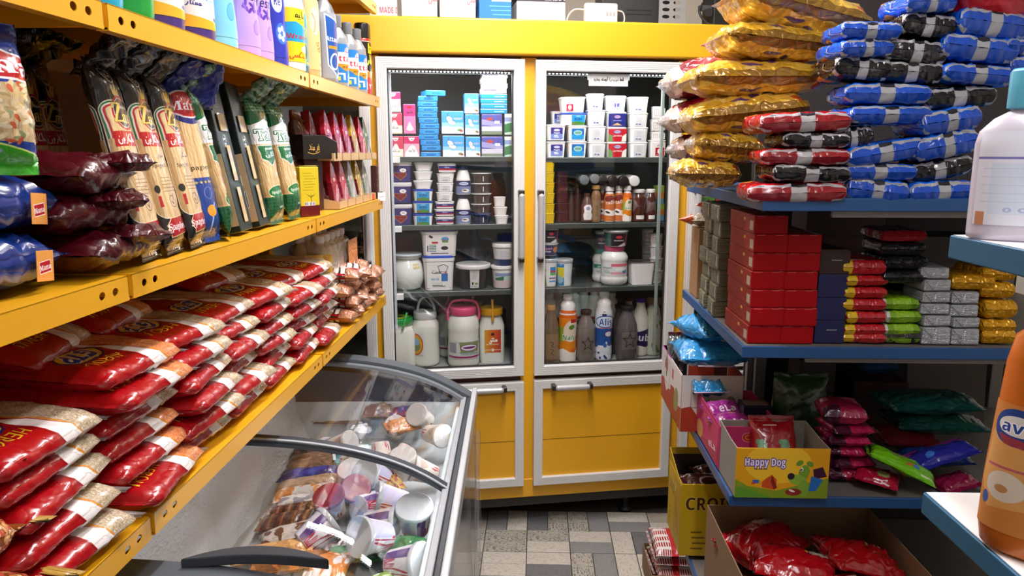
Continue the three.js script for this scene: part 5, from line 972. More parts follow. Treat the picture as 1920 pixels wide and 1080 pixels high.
// round containers on a lathe; profile in units of half width and height
function fround(prof, u0, v0, u1, v1, label, grp, o = {}) {
  const w = o.w ?? .09, s = span(u0, v0, u1, v1, w), r = s.w / 2, H = s.h, sz = o.sz ?? 1, d = s.w * sz, t = fthings(o.name || 'milk_bottle', label, o.cat || 'bottle', grp, s, w, d);
  const p = prof.map(([a, b]) => [a * r, b * H]);
  P(t, 'body', lathe(p, 28, 0, Math.PI * 2, 1, sz), o.body || PLASTIC_WHITE);
  if (o.lab) { const [k, a, b, ang] = o.lab, q = []; for (let i = 0; i <= 10; i++) { const y = H * (a + (b - a) * i / 10); let rr = r; for (let j = 1; j < p.length; j++) if (p[j][1] >= y && p[j][1] > p[j - 1][1]) { const f = (y - p[j - 1][1]) / (p[j][1] - p[j - 1][1]); rr = p[j - 1][0] + f * (p[j][0] - p[j - 1][0]); break; } q.push([rr, y]); } P(t, 'label', sleeve(q, ang || 2.4, .0007, 1, sz), tp(k)); }
  if (o.cap) { const [c, cr, y0, y1] = o.cap, n = 20; P(t, 'cap', lathe([[0, y1 * H], [cr * r * .92, y1 * H], [cr * r, y1 * H - .002], [cr * r, y0 * H], [cr * r * .9, y0 * H]], n, 0, Math.PI * 2, 1, o.capZ || Math.min(1, sz * 1.15)), c); }
  return [t, r, H, d];
}
const pB = { tall: [[0, 0], [.8, 0], [.92, .015], [.96, .05], [.96, .18], [.9, .3], [.96, .45], [1, .62], [.98, .72], [.78, .8], [.86, .85], [.6, .9], [.5, .91], [.5, .95]], shake: [[0, 0], [.84, 0], [.96, .03], [1, .1], [1, .5], [.92, .66], [.66, .8], [.5, .87], [.5, .93]], slim: [[0, 0], [.86, 0], [1, .02], [1, .7], [.8, .8], [.6, .86], [.6, .9]], jar: [[0, 0], [.84, 0], [.95, .02], [1, .06], [1, .34], [.97, .36], [.97, .62], [1, .64], [.97, .78], [.8, .86], [.78, .9]], pot: [[0, 0], [.62, 0], [.8, .06], [.97, .28], [1, .46], [.9, .68], [.72, .82], [.7, .86], [.86, .9], [.88, .94]], cup: [[0, 0], [.76, 0], [.8, .02], [.96, .92], [1, .93], [1, .96]], flare: [[0, 0], [.78, 0], [.8, .03], [.95, .88], [1, .89], [1, .93]], milkb: [[0, 0], [.9, 0], [1, .03], [1, .5], [.92, .6], [.78, .76], [.62, .86], [.62, .9]] };

// left door, top shelf
const LS = 'first shelf behind the door beside the yellow shelving';
[[722, 172, 752, 210, 'khame', 'pink cream carton on top of the first carton column'], [724, 211, 755, 251, 'gheshte', 'reddish pink cream carton in the middle of the first column'], [727, 252, 757, 292, 'gheshte', 'pink cream carton at the bottom of the first column'], [757, 195, 780, 251, 'khameTall', 'tall slim magenta cream carton'], [757, 252, 787, 292, 'khame', 'pink cream carton under the tall slim magenta one']].forEach(([a, b, c, d, k, l]) => fbox(k, a, b, c, d, l, 'pink cream cartons'));
{ const n = 11, y0 = 293; for (let i = 0; i < n; i++) { const v1 = y0 - i * 10.3, j = [0, 1, -1, -4, -3, -2, -4, -6, -5, -6, -5][i]; fbox('kibiBox', 789 + j, v1 - 10.2, 826 + j, v1, `flat blue cheese box, ${lvl(i, n)} the blue stack`, 'flat blue cheese boxes', { name: 'cheese_box', cat: 'box', d: .09 }); } const t = fbox('kibiBox', 794, 169, 832, 179.5, 'flat blue cheese box lying askew across the top of the blue stack', null, { name: 'cheese_box', cat: 'box', d: .09 }); t.rotation.y += .2; }
[[828, 208, 870, 251, 'blue milk carton with a white cow, upper wide one'], [830, 252, 871, 293, 'blue milk carton with a white cow, lower wide one'], [871, 175, 898, 213, 'narrow blue carton with a white cow on top of its column'], [872, 214, 899, 253, 'narrow blue carton with a white cow in the middle of its column'], [873, 254, 901, 293, 'narrow blue carton with a white cow at the bottom of its column']].forEach(([a, b, c, d, l]) => fbox('cow', a, b, c, d, l, 'blue cow cartons'));
fbox('purpleMilk', 903, 214, 942, 253, 'purple and white carton under the blue cups', 'purple cartons'); fbox('purpleMilk', 903, 254, 943, 293, 'purple and white carton at the bottom beside the cow cartons', 'purple cartons');
fbox('greenMilk', 946, 213, 968, 253, 'green and white carton above its twin by the door post', 'green cartons'); fbox('greenMilk', 946, 254, 968, 293, 'green and white carton at the bottom by the door post', 'green cartons');
for (let i = 0; i < 4; i++) fbox('blueCup', 901 + i % 2, 213 - 9.4 * (i + 1), 951, 213 - 9.4 * i, `flat blue box, ${lvl(i, 4)} four above the purple carton`, 'flat blue boxes', { name: 'cheese_box', cat: 'box', d: .07 });
for (let i = 0; i < 4; i++) fbox('whitePack', 902 + (i % 2) * 2, 175 - 9.6 * (i + 1), 950 + (i % 2) * 2, 175 - 9.6 * i, `white violet box, ${lvl(i, 4)} four above the blue boxes`, 'flat white boxes', { name: 'cheese_box', cat: 'box', d: .07 });
// left door, second shelf
const navy = M('#352c6c', { rough: .3, clearcoat: .3 });
[[729, 303, 773, 341.5], [729, 342, 773, 381], [730, 381.5, 774, 421]].forEach((q, i) => ftub('rose', ...q, `violet square tub with white lid, ${lvl(2 - i, 3)} the violet stack`, 'violet tubs', { body: navy, taper: .93, lid: .016, lw: .78, lhh: .9 }));
[[776, 304, 813, 320.5], [776, 321, 812, 337.5], [775, 338, 812, 354]].forEach((q, i) => ftub(null, ...q, `shallow white tray with clear lid, ${lvl(2 - i, 3)} the three above blue lids`, 'white trays', { lid: .006, taper: .8, name: 'cream_tray' }));
[[774, 354.5, 813, 376.5], [774, 377, 813, 399], [774, 399.5, 813, 421]].forEach((q, i) => ftub('kibi', ...q, `white tub with blue lid, ${lvl(2 - i, 3)} the blue lidded three`, 'blue lidded tubs', { lidM: BLUEP, lid: .009, lw: .62, lhh: .95, taper: .9 }));
ftub('redBlue', 820, 306, 857, 324, 'shallow cup with blue and red band on top of the white boxes', null, { lid: .005, lw: .86, lhh: .8, name: 'cream_tray', taper: .82 });
[[819, 325, 853, 342], [819, 342.5, 852, 359.5], [818, 360, 851, 377]].forEach((q, i) => ftub('info', ...q, `plain white tub with small print, ${lvl(2 - i, 3)} the middle three`, 'plain white tubs', { lid: .005, lw: .5, lhh: .6 }));
[[816, 378, 853, 391.5], [815, 392, 853, 406], [816, 406.5, 853, 421]].forEach((q, i) => ftub('redBlue', ...q, `shallow cup with blue and red band, ${lvl(2 - i, 3)} the lowest three`, 'banded cups', { lid: .005, lw: .86, lhh: .8, name: 'cream_tray', taper: .82 }));
fround(pB.milkb, 856, 366, 884, 421, 'milk bottle with navy cap standing on the second shelf', 'milk bottles', { cap: [M('#2a1c4a', { rough: .4 }), .7, .88, 1], lab: ['milk', .04, .5, 3] });
fround(pB.milkb, 856, 312, 884, 365.5, 'milk bottle with navy cap standing on the other milk bottle', 'milk bottles', { cap: [M('#23325a', { rough: .4 }), .7, .88, 1], lab: ['milk', .04, .5, 3] });
const smoke = M('#4a3a36', { rough: .1, clearcoat: .6 });
for (let i = 0; i < 5; i++) { const v1 = 421 - i * 19.4; const [t, r, H] = fround(pB.flare, 885, v1 - 19.2, 924, v1, `clear round dessert cup, ${lvl(i, 5)} the dark cup stack`, 'dessert cups', { name: 'dessert_cup', cat: 'cup', body: i === 0 ? M('#1c2448', { rough: .15, clearcoat: .6 }) : smoke }); P(t, 'lid', lathe([[0, H], [r, H], [r * 1.02, H - .002], [r * 1.02, H * .88], [r * .95, H * .88]], 24), i === 0 ? M('#26366c', { rough: .3 }) : M('#c9cccb', { rough: .1, clearcoat: .8 })); P(t, 'label', patch(.003, H * .5), WHITE, [.004, H * .42, r * .9]); }
[[926, 388, 953, 404.5], [928, 405, 955, 421]].forEach((q, i) => ftub(null, ...q, `white plain pot by the door post, ${['upper', 'lower'][i]} of two`, 'white pots', { lid: .005, taper: .82, name: 'cream_tray' }));
ftub(null, 926, 369, 950, 387.5, 'small white pot standing on the plain pots', null, { lid: .004, name: 'cream_tray', taper: .85 });
// left door, third shelf
{ const [t, r, H] = fround(pB.cup, 733, 441, 783, 478, 'dark red tub behind the white pot jar', null, { w: .26, name: 'yogurt_tub', cat: 'tub', body: M('#7c1620', { rough: .3 }) }); P(t, 'lid', lathe([[0, H * 1.02], [r, H * 1.02], [r * 1.05, H], [r * 1.05, H * .9]], 24), M('#7a3a3a', { rough: .4 })); t.position.y = lvL[2] + .12; const q = fround(pB.cup, 733, 480, 783, 545, 'white tub hidden under the dark red tub', null, { w: .26, name: 'yogurt_tub', cat: 'tub' }); q[0].scale.y = (.12) / q[2]; q[0].position.y = lvL[2]; P(q[0], 'lid', lathe([[0, q[2]], [q[1], q[2]], [q[1], q[2] * .94]], 20), PLASTIC_WHITE); }
{ const [t, r, H] = fround(pB.pot, 733, 480, 798, 548, 'round bellied white yogurt pot with a wide pale lid', null, { name: 'yogurt_pot', cat: 'pot', body: M('#e9efea', { rough: .15, clearcoat: .8 }) }); P(t, 'lid', lathe([[0, H], [r * .84, H], [r * .88, H - .003], [r * .88, H * .93], [r * .74, H * .92]], 28), M('#c9d6dc', { rough: .2, clearcoat: .5 })); P(t, 'sticker', sleeve([[r * .93, H * .6], [r * .84, H * .74]], .5, .001).rotateY(.6), M('#d8c48a', { rough: .6 })); }
function bucket(key, u0, v0, u1, v1, label, lidM) { const w = .09, s = span(u0, v0, u1, v1, w), W = s.w, H = s.h, d = W * .85, t = fthings('yogurt_bucket', label, 'bucket', 'white yogurt buckets', s, w, d); P(t, 'body', loft([[W * .43, d * .43, 0, .02], [W * .48, d * .48, H * .86, .025]], 6), PLASTIC_WHITE); P(t, 'rim', loft([[W * .5, d * .5, H * .84, .026], [W * .5, d * .5, H * .93, .026], [W * .49, d * .49, H * .93, .026]], 6), M('#dfe1df', { rough: .3 })); P(t, 'lid', loft([[W * .49, d * .49, H * .93, .026], [W * .49, d * .49, H * .985, .026], [W * .46, d * .46, H, .024]], 6), lidM); P(t, 'label', patch(W * .76, H * .74), tp(key), [0, H * .44, d * .456], [Math.atan(.06 * d / H), 0, 0]); return t; }
bucket('bucket2', 794, 482, 854, 547, 'white yogurt bucket with blue lid, lower of two', BLUEP); bucket('bucket', 790, 431, 860, 481.5, 'wide white yogurt bucket with violet lid standing on the blue lidded one', M('#4a3a94', { rough: .35 }));
{ const [t, r, H] = fround(pB.cup, 859, 501, 922, 546, 'low black tub with white lid and a bar code label', null, { name: 'yogurt_tub', cat: 'tub', body: M('#2a282e', { rough: .3, clearcoat: .4 }), lab: ['blackTub', .04, .84, .62] }); P(t, 'lid', lathe([[0, H * .97], [r * .9, H * .97], [r * .94, H], [r * 1.03, H], [r * 1.06, H * .97], [r * 1.06, H * .84], [r, H * .82]], 28), PLASTIC_WHITE); }
{ const w = .3, s = span(862, 420, 918, 500, w), t = fthings('jug', 'dark blue jug with a loop handle in the shade of the shelf', 'jug', null, { ...s, y: lvL[2] }, w, .1, lvL[2]); P(t, 'body', lathe([[0, 0], [.05, 0], [.058, .01], [.058, .12], [.03, .18], [.02, .2]], 24), M('#1b2f52', { rough: .3, clearcoat: .5 })); P(t, 'handle', tube([[.03, .18, .02], [.075, .17, .03], [.085, .12, .03], [.056, .09, .03]], .008), M('#24406c', { rough: .3 })); P(t, 'cap', lathe([[0, .222], [.021, .222], [.021, .195]], 16), M('#16233c')); }
[['dark blue based white tub resting on a pink one by the post', 926, 458, 968, 503, M('#24365e', { rough: .35 })], ['white tub with pinkish label by the post, the lower of two', 924, 504, 966, 546, M('#d2c2c0', { rough: .35 })]].forEach(([l, a, b, c, d, m], i) => { const [t, r, H] = fround(pB.cup, a, b, c, d, l, 'tubs by the door post', { name: 'yogurt_tub', cat: 'tub', lab: [i ? 'greenMilk' : 'info', .1, .8, 1.8], body: i ? PLASTIC_WHITE : M('#d6d8d8', { rough: .35 }) }); P(t, 'band', lathe([[r * .8, H * .02], [r * .86, H * .36]].map(([q, y]) => [q + .0012, y]), 24), m); P(t, 'lid', lathe([[0, H], [r, H], [r * 1.03, H * .97], [r * 1.03, H * .86]], 24), PLASTIC_WHITE); });
// left door, bottom: big jars with carrying handles
const JARM = M('#e4e8dc', { rough: .25, clearcoat: .3 });
function handleJar(label, u0, v0, u1, v1, o) {
  const w = o.w ?? .08, s = span(u0, v0, u1, v1, w), r = s.w / 2, H = s.h, y = .689, t = thing('handle_jar', label, 'jar', 'big milk jars with carrying handles', fw(s.x, y, -w - r), FA), h = H + (s.y - y);
  if (o.square) P(t, 'body', loft([[r * .94, r * .8, 0, .02], [r, r * .86, .02, .03], [r, r * .86, h * .68, .03], [r * .8, r * .72, h * .84, .04], [r * .78, r * .7, h * .88, .04]], 6), JARM);
  else P(t, 'body', lathe(pB.jar.map(([a, b]) => [a * r, b * h]), 32), JARM);
  const cr = r * (o.cr || .84), lidm = o.lid;
  P(t, 'lid', lathe([[0, h], [cr * .92, h], [cr, h - .005], [cr, h * .875], [cr * .9, h * .87]], 30), lidm);
  for (let k = 0; k < 0; k++);
  if (o.handle) P(t, 'handle', tube(o.handle(r, h), .0055, 28, 6), o.hm || lidm);
  if (o.logo) P(t, 'lid_print', lathe([[cr * .35, h + .0006], [cr * .7, h + .0006]], 20), M('#c9b42c'));
  if (o.lab) { const [k, a, b, ang, ry] = o.lab; if (o.square) P(t, 'label', patch(r * 1.3, h * (b - a)), tp(k), [0, h * (a + b) / 2, r * .862]); else P(t, 'label', sleeve([[r + .0006, h * a], [r + .0006, h * b]], ang, .0006).rotateY(ry || 0), tp(k)); }
  return t;
}
const GRN = M('#12953a', { rough: .35, clearcoat: .3 }), PNK = M('#d8517c', { rough: .35, clearcoat: .3 }), YLW = M('#dfa21c', { rough: .35, clearcoat: .3 });
handleJar('milky jar with green lid and drooping green handle', 722, 600, 780, 700, { w: .075, square: 1, lid: GRN, logo: 1, cr: .9, handle: (r, h) => [[r * .2, h * .8, r * .9], [r * .32, h * .93, r * .9], [r * .5, h * 1.1, r * .5]], hm: GRN });
handleJar('milky jar with green lid half hidden behind the first green lid', 726, 590, 762, 690, { w: .24, lid: GRN, logo: 1, handle: (r, h) => [[-r * .4, h * .9, 0], [-r * .3, h * 1.1, 0], [0, h * 1.18, 0]] });
handleJar('big white jar with clear lid and raised clear handle', 773, 588, 826, 683, { w: .11, lid: M('#d9dedb', { rough: .2 }), lab: ['pastille', .22, .62, 1.1, -.75], handle: (r, h) => [[-r * .6, h * .92, 0], [-r * .3, h * 1.2, 0], [r * .2, h * 1.26, 0], [r * .62, h * 1.1, 0], [r * .7, h * .92, 0]], hm: M('#c9d0cc', { rough: .2 }) });
handleJar('milk jar with pink lid partly behind the front pink lidded jar', 822, 578, 868, 682, { w: .24, lid: PNK, lab: ['mahi', .16, .44, 2], handle: (r, h) => [[-r * .8, h * .85, 0], [-r * .1, h * 1.1, 0], [0, h * 1.24, 0]] });
handleJar('milk jar with pink lid and raised pink handle in front', 842, 580, 902, 692, { w: .07, lid: PNK, lab: ['mahi', .16, .46, 2.4], handle: (r, h) => [[-r * .95, h * .78, r * .2], [-r * .98, h * .9, r * .1], [-r * .7, h * 1.07, 0], [-r * .2, h * 1.1, 0], [r * .3, h * 1.095, 0], [r * .8, h * 1.06, 0], [r, h * .9, r * .1], [r * .96, h * .78, r * .2]] });
handleJar('square milky jug with yellow lid and orange red label', 901, 580, 948, 680, { w: .12, square: 1, lid: YLW, cr: .92, lab: ['fraw', .2, .62], handle: (r, h) => [[0, h * .78, r * .95], [0, h * .9, r * .95], [0, h * 1.16, r * .6]] });
handleJar('milk jar with yellow lid at the back near the door post', 868, 570, 910, 676, { w: .3, lid: YLW, handle: (r, h) => [[0, h * .9, r * .9], [0, h * 1.2, r * .4]] });

// right door, top shelf
const plainWhite = (k, q, l, g, o) => ftub(k, ...q, l, g, { lid: .0075, taper: .88, ...o });
plainWhite('tubA', [1026, 233, 1062, 263], 'white tub with dark blue label, upper of two by the door hinge', 'feta tubs'); plainWhite('tubA', [1026, 264, 1062, 294], 'white tub with dark blue label, lower of two by the door hinge', 'feta tubs');
plainWhite('tubA', [1034, 208, 1063, 232.5], 'dim white tub standing behind the tilted one', null, { w: .2 });
plainWhite('penguin', [1053, 181, 1100, 210.5], 'white tub with tilted lid and red mark above the blue lid', null, { lx: -.2, lw: .4 }).rotation.z = .03;
ftub('kibi', 1053, 211, 1102, 234.5, 'white tub with blue lid among the plain white tubs', null, { lidM: BLUEP, lid: .008, lx: .14, lw: .5, lhh: .95 });
plainWhite('tubB', [1065, 235, 1102, 263.5], 'white tub with sky blue label, upper of two', 'sky blue labelled tubs'); plainWhite('tubB', [1065, 264, 1102, 294.5], 'white tub with sky blue label, lower of two', 'sky blue labelled tubs');
[[1102, 175, 1134, 205], [1102, 205.5, 1137, 235.5], [1103, 236, 1138, 265.5], [1104, 266, 1138, 295]].forEach((q, i) => plainWhite('info', q, `plain white tub, ${lvl(3 - i, 4)} the third column from the hinge`, 'plain white tub column'));
plainWhite('infoB', [1137, 179, 1176, 208.5], 'white tub with violet printed square on top of the red ones', null);
ftub('tubNavy', 1139, 209, 1176, 237.5, 'navy fronted cheese tub above the red fronted ones', null, { lid: .0075, lw: .9, lhh: .98 });
[[1139, 238, 1176, 265.5], [1139, 266, 1176, 295]].forEach((q, i) => ftub('tubRed', ...q, `red fronted cheese tub, ${['upper', 'lower'][i]} of two under the navy one`, 'red fronted tubs', { lid: .0075, lw: .92, lhh: .98 }));
[[1180, 181, 1218, 210.5], [1181, 211, 1217, 237.5], [1181, 238, 1217, 265.5], [1181, 266, 1216, 295]].forEach((q, i) => plainWhite('info', q, `plain white tub, ${lvl(3 - i, 4)} the column beside the red tubs`, 'plain tubs beside the red ones'));
[[1224, 199, 1248, 222.5], [1222, 223, 1248, 246], [1222, 246.5, 1248, 262]].forEach((q, i) => plainWhite('squiggle', q, `white pot with framed squiggles, ${lvl(2 - i, 3)} the pots by the post`, 'squiggle pots', { lw: .9, lid: .004, w: .12 }));
plainWhite('penguin', [1219, 262.5, 1250, 295], 'white tub with red square mark by the post', null, { w: .1, lw: .8, lid: .006 });
// right door, second shelf
const yel2 = M('#d9b61c', { rough: .3, clearcoat: .4 }), mar2 = M('#4a1f26', { rough: .3, clearcoat: .3 });
for (let i = 0; i < 6; i++) { const v1 = 421 - i * 19.8; ftub(null, 1014, v1 - 19.4, 1042, v1, `yellow tub, ${lvl(i, 6)} the yellow stack behind the frame`, 'yellow tubs', { body: yel2, lidM: i > 4 ? M('#b98a2c') : yel2, lid: .005, w: .075 }); }
for (let i = 0; i < 5; i++) { const v1 = 420 - i * 19.8; ftub(null, 1042, v1 - 19.4, 1068, v1, `dark maroon tub, ${lvl(i, 5)} the maroon stack`, 'maroon tubs', { body: mar2, lidM: M('#5a4a44', { rough: .2 }), lid: .003, w: .13 }); }
fround(pB.shake, 1066, 362, 1078, 417, 'dim brown bottle next to the maroon tubs', 'brown bottles', { w: .15, body: M('#4a3634', { rough: .2, clearcoat: .5 }), cap: [M('#3a2824'), .6, .9, 1] });
fround(pB.shake, 1077, 346, 1092, 417, 'dim brown bottle with dark cap further from the tubs', 'brown bottles', { w: .15, body: M('#3e2826', { rough: .2, clearcoat: .5 }), cap: [M('#5a4028'), .6, .9, 1] });
fround(pB.shake, 1092, 363, 1113, 417.5, 'brown cocoa bottle with ragged white label', null, { body: M('#5e4440', { rough: .2, clearcoat: .5 }), lab: ['choc', .06, .64, 2.6], cap: [M('#4a302c'), .55, .9, 1] });
fround(pB.slim, 1110, 347, 1128, 417, 'coffee drink bottle with beige cap', null, { body: M('#8a6a4c', { rough: .2, clearcoat: .5 }), lab: ['coffee', .06, .6, 2], cap: [M('#b08a54'), .86, .89, 1] });
[[1124, 349, 1137, 416, .15, 'white capped coffee bottle behind the front row'], [1135, 350, 1154, 417, .09, 'white capped coffee bottle with script label, first of the front row'], [1153, 349, 1170, 417, .1, 'white capped coffee bottle between two others'], [1169, 349, 1186, 417, .09, 'white capped orange bottle beside the wrapped cocoa bottles']].forEach(([a, b, c, d, w, l], i) => fround(pB.slim, a, b, c, d, l, 'white capped drinks', { w, lab: [i === 3 ? 'orange' : 'mocha', .03, .8, 3.1], cap: [PLASTIC_WHITE, .84, .87, 1] }));
[[1188, 356, 1213, 417], [1212, 356, 1232, 417]].forEach((q, i) => { const [t, r, H] = fround(pB.slim, ...q, `cocoa bottle in wrinkled clear film, ${['nearer the orange bottle', 'nearer the door post'][i]}`, 'film wrapped cocoa', { body: M('#4a241c', { rough: .15, clearcoat: .8 }), cap: [PLASTIC_WHITE, .8, .89, 1] }); P(t, 'film', pack(r * 2.1, H * .98, r * 2.05, { seed: 200 + i, wr: .004, nu: 16, nv: 18 }), M('#ffffff', { transmission: .9, rough: .1, thickness: 0, bumpMap: CR2, bumpScale: .004 })); P(t, 'label', sleeve([[r, H * .08], [r, H * .2]], 1.2, .001), WHITE); });
[[1096, 338, 10, '#6c7478', 'farthest along'], [1116, 336, 10, '#75797a', 'second along'], [1130, 338, 10, '#1e1b1b', 'third along'], [1150, 341, 11, '#221a1a', 'fourth along'], [1170, 341, 11, '#241c1c', 'fifth along'], [1190, 340, 11, '#dfe0dc', 'white capped, last along']].forEach(([u, v, r0, c, d], i) => { const s = span(u - r0, v - r0, u + r0, v + r0, .085), r = s.w / 2, t = thing('lying_bottle', `bottle lying cap forward on the standing drinks, ${d} from the maroon tubs`, 'bottle', 'bottles lying over the drinks', fw(s.x, s.y + r, -.085), FA); P(t, 'body', lathe(pB.slim.map(([a, b]) => [a * r, b * .18]), 20).rotateX(Math.PI / 2).translate(0, 0, -.18), M(i > 2 ? '#d8d2c8' : '#3a3234', { rough: .3 })); P(t, 'cap', moved(lathe([[0, .03], [r * .8, .03], [r * .9, .026], [r * .9, 0]], 20), 0, 0, -.03, Math.PI / 2), M(c, { rough: .35 })); });
[[1233, 348, 1245, 384], [1233, 385, 1245, 419]].forEach((q, i) => fbox('juice', ...q, `small orange and green juice carton by the post, ${['upper', 'lower'][i]} one`, 'juice cartons', { w: .11, name: 'juice_carton' }));
// right door, third shelf
function cup(k, u0, v0, u1, v1, label, grp, o = {}) { const [t, r, H] = fround(pB.flare, u0, v0, u1, v1, label, grp, { name: 'yogurt_cup', cat: 'cup', lab: k && [k, .04, .84, 3.1], ...o }); P(t, 'lid', lathe([[0, H * .985], [r * .9, H * .985], [r * .94, H], [r, H], [r * 1.03, H * .98], [r * 1.03, H * .9], [r * .98, H * .88]], 26), o.lidM || M('#c9cdcc', { rough: .25, metalness: .3 })); return t; }
cup('cupWhite', 1018, 481, 1048, 534, 'white yogurt cup with green and blue marks at the bottom of three', 'stacked cups'); cup('cupNavy', 1016, 457, 1050, 480.5, 'navy and orange yogurt cup in the middle of three', 'stacked cups'); cup('cupDark', 1016, 427, 1052, 456.5, 'dark cup with pink and teal sides on top of three', 'stacked cups');
cup('cupBlue', 1045, 482, 1077, 533, 'pale yogurt cup with blue and yellow band', null);
{ const j = (u0, v0, u1, v1, l, lid, k, w) => { const [t, r, H] = fround([[0, 0], [.8, 0], [.96, .06], [1, .14], [.98, .2], [.94, .22], [.94, .6], [.98, .62], [1, .7], [.86, .8], [.64, .86], [.64, .9]], u0, v0, u1, v1, l, 'ribbed white yogurt jars', { w, name: 'yogurt_jar', cat: 'jar', body: M('#e8ebe8', { rough: .2, clearcoat: .6 }), lab: [k, .26, .58, 2.6] }); P(t, 'lid', lathe([[0, H], [r * .7, H], [r * .73, H - .003], [r * .73, H * .87], [r * .66, H * .86]], 26), lid); };
  j(1132, 464, 1183, 538, 'ribbed white jar with pink lid and pink label', M('#c64a72', { rough: .35 }), 'pinkJar', .08); j(1115, 470, 1152, 531, 'ribbed white jar with teal lid behind the pink lidded one', M('#2f8a84', { rough: .35 }), 'greenJar', .17); }
cup('cupDark', 1138, 433, 1184, 463.5, 'foil topped cup standing on the pink lidded jar', null, { w: .075 }); cup('cupNavy', 1120, 434, 1150, 469, 'foil topped cup standing on the teal lidded jar', null, { w: .18 });
ftub(null, 1182, 495, 1230, 538, 'deep white rectangular tub with dark see-through lid', null, { lidM: M('#5a5452', { rough: .1, clearcoat: .8 }), lid: .006, taper: .84, name: 'cream_tub' });
for (let c = 0; c < 2; c++) for (let i = 0; i < (c ? 4 : 3); i++) { const v1 = c ? 536 - i * 24.5 : 512 - i * 25; cup(null, c ? 1222 : 1206, v1 - 24, c ? 1246 : 1228, v1, `small cup with dark dot, ${lvl(i, c ? 4 : 3)} the ${c ? 'outer' : 'inner'} stack by the post`, 'small dotted cups', { w: c ? .11 : .24, lab: ['squiggle', .2, .8, 2] }).position.y = lvR[2] + (c ? 0 : .055) + i * .052; }
{ const s = span(1206, 500, 1228, 536, .24), t = fthings('cup_tray', 'dark tray carrying the inner stack of small cups', 'tray', null, { ...s, y: lvR[2] }, .24, .05, lvR[2]); P(t, 'body', carton(.06, .053, .06), M('#3a3434')); P(t, 'rim', box(.064, .002, .064), DARK, [0, .0535, 0]); }
// right door, bottom
const BOT = (l, q, prof, o, g) => { const r = fround(pB[prof], ...q, l, g, o); const top = r[0].position.y + r[2]; r[0].position.y = .689; r[0].scale.y = (top - .689) / r[2]; return r; };
const sh = (c) => M(c, { rough: .18, clearcoat: .6 });
BOT('coffee coloured bottle with beige cap by the hinge side frame', [1020, 576, 1051, 684], 'shake', { w: .075, body: sh('#6f5e4c'), cap: [M('#b98f58'), .52, .92, 1], lab: ['coffee', .08, .52, 1.6] });
BOT('orange and green fruit drink bottle with white cap', [1051, 552, 1084, 678], 'tall', { w: .08, cap: [PLASTIC_WHITE, .56, .93, 1], lab: ['orange', .03, .78, 3.1] });
BOT('grey brown milk bottle with star and dark cap beside the fruit drink', [1084, 582, 1120, 677], 'shake', { w: .08, body: sh('#77706a'), cap: [M('#3a2824'), .56, .92, 1], lab: ['star', .2, .52, 1.5] }, 'star milk bottles');
BOT('white and blue drink bottle with oval blue lettering', [1119, 549, 1151, 676], 'tall', { w: .085, cap: [PLASTIC_WHITE, .56, .93, 1], lab: ['alis', .03, .74, 3.1] });
BOT('grey milk bottle with star half behind the nearer grey one', [1148, 580, 1180, 672], 'shake', { w: .17, body: sh('#5a5250'), cap: [M('#2c2220'), .56, .92, 1] }, 'star milk bottles');
BOT('wide grey milk bottle with star and black cap in front', [1160, 580, 1200, 680], 'shake', { w: .07, body: sh('#5e585a'), cap: [M('#2a201e'), .56, .92, 1], lab: ['star', .22, .54, 1.5] }, 'star milk bottles');
BOT('white kefir bottle with violet cap and violet label', [1188, 565, 1219, 672], 'shake', { w: .13, body: sh('#e2dfd2'), cap: [M('#4a2c9a', { rough: .35 }), .52, .93, 1], lab: ['kefir', .14, .52, 2.6] });
BOT('glass jar of green olives with brown lid', [1212, 562, 1243, 671], 'milkb', { w: .13, body: sh('#b5bba8'), cap: [M('#7a5a38', { rough: .4 }), .86, .88, 1], lab: ['jarOl', .06, .8, 3] });
[[1018, 552, 1046, .17, 'hinge side'], [1034, 549, 1062, .24, 'second from the hinge'], [1064, 548, 1092, .2, 'third from the hinge'], [1080, 545, 1112, .26, 'fourth from the hinge'], [1102, 545, 1134, .22, 'beside the blue lettered bottle'], [1136, 550, 1160, .2, 'just behind the blue lettered bottle']].forEach(([a, v, b, w, l]) => BOT(`white capped yogurt drink in the back row, ${l}`, [a, v, b, 672], 'tall', { w, cap: [PLASTIC_WHITE, .56, .93, 1], lab: ['doughL', .1, .7, 3.1] }, 'white capped yogurt drinks in the back row'));
BOT('bottle with dark red cap behind the wide grey milk bottle', [1168, 558, 1192, 672], 'shake', { w: .24, body: sh('#d8d4cc'), cap: [M('#5a1c24'), .6, .92, 1] });
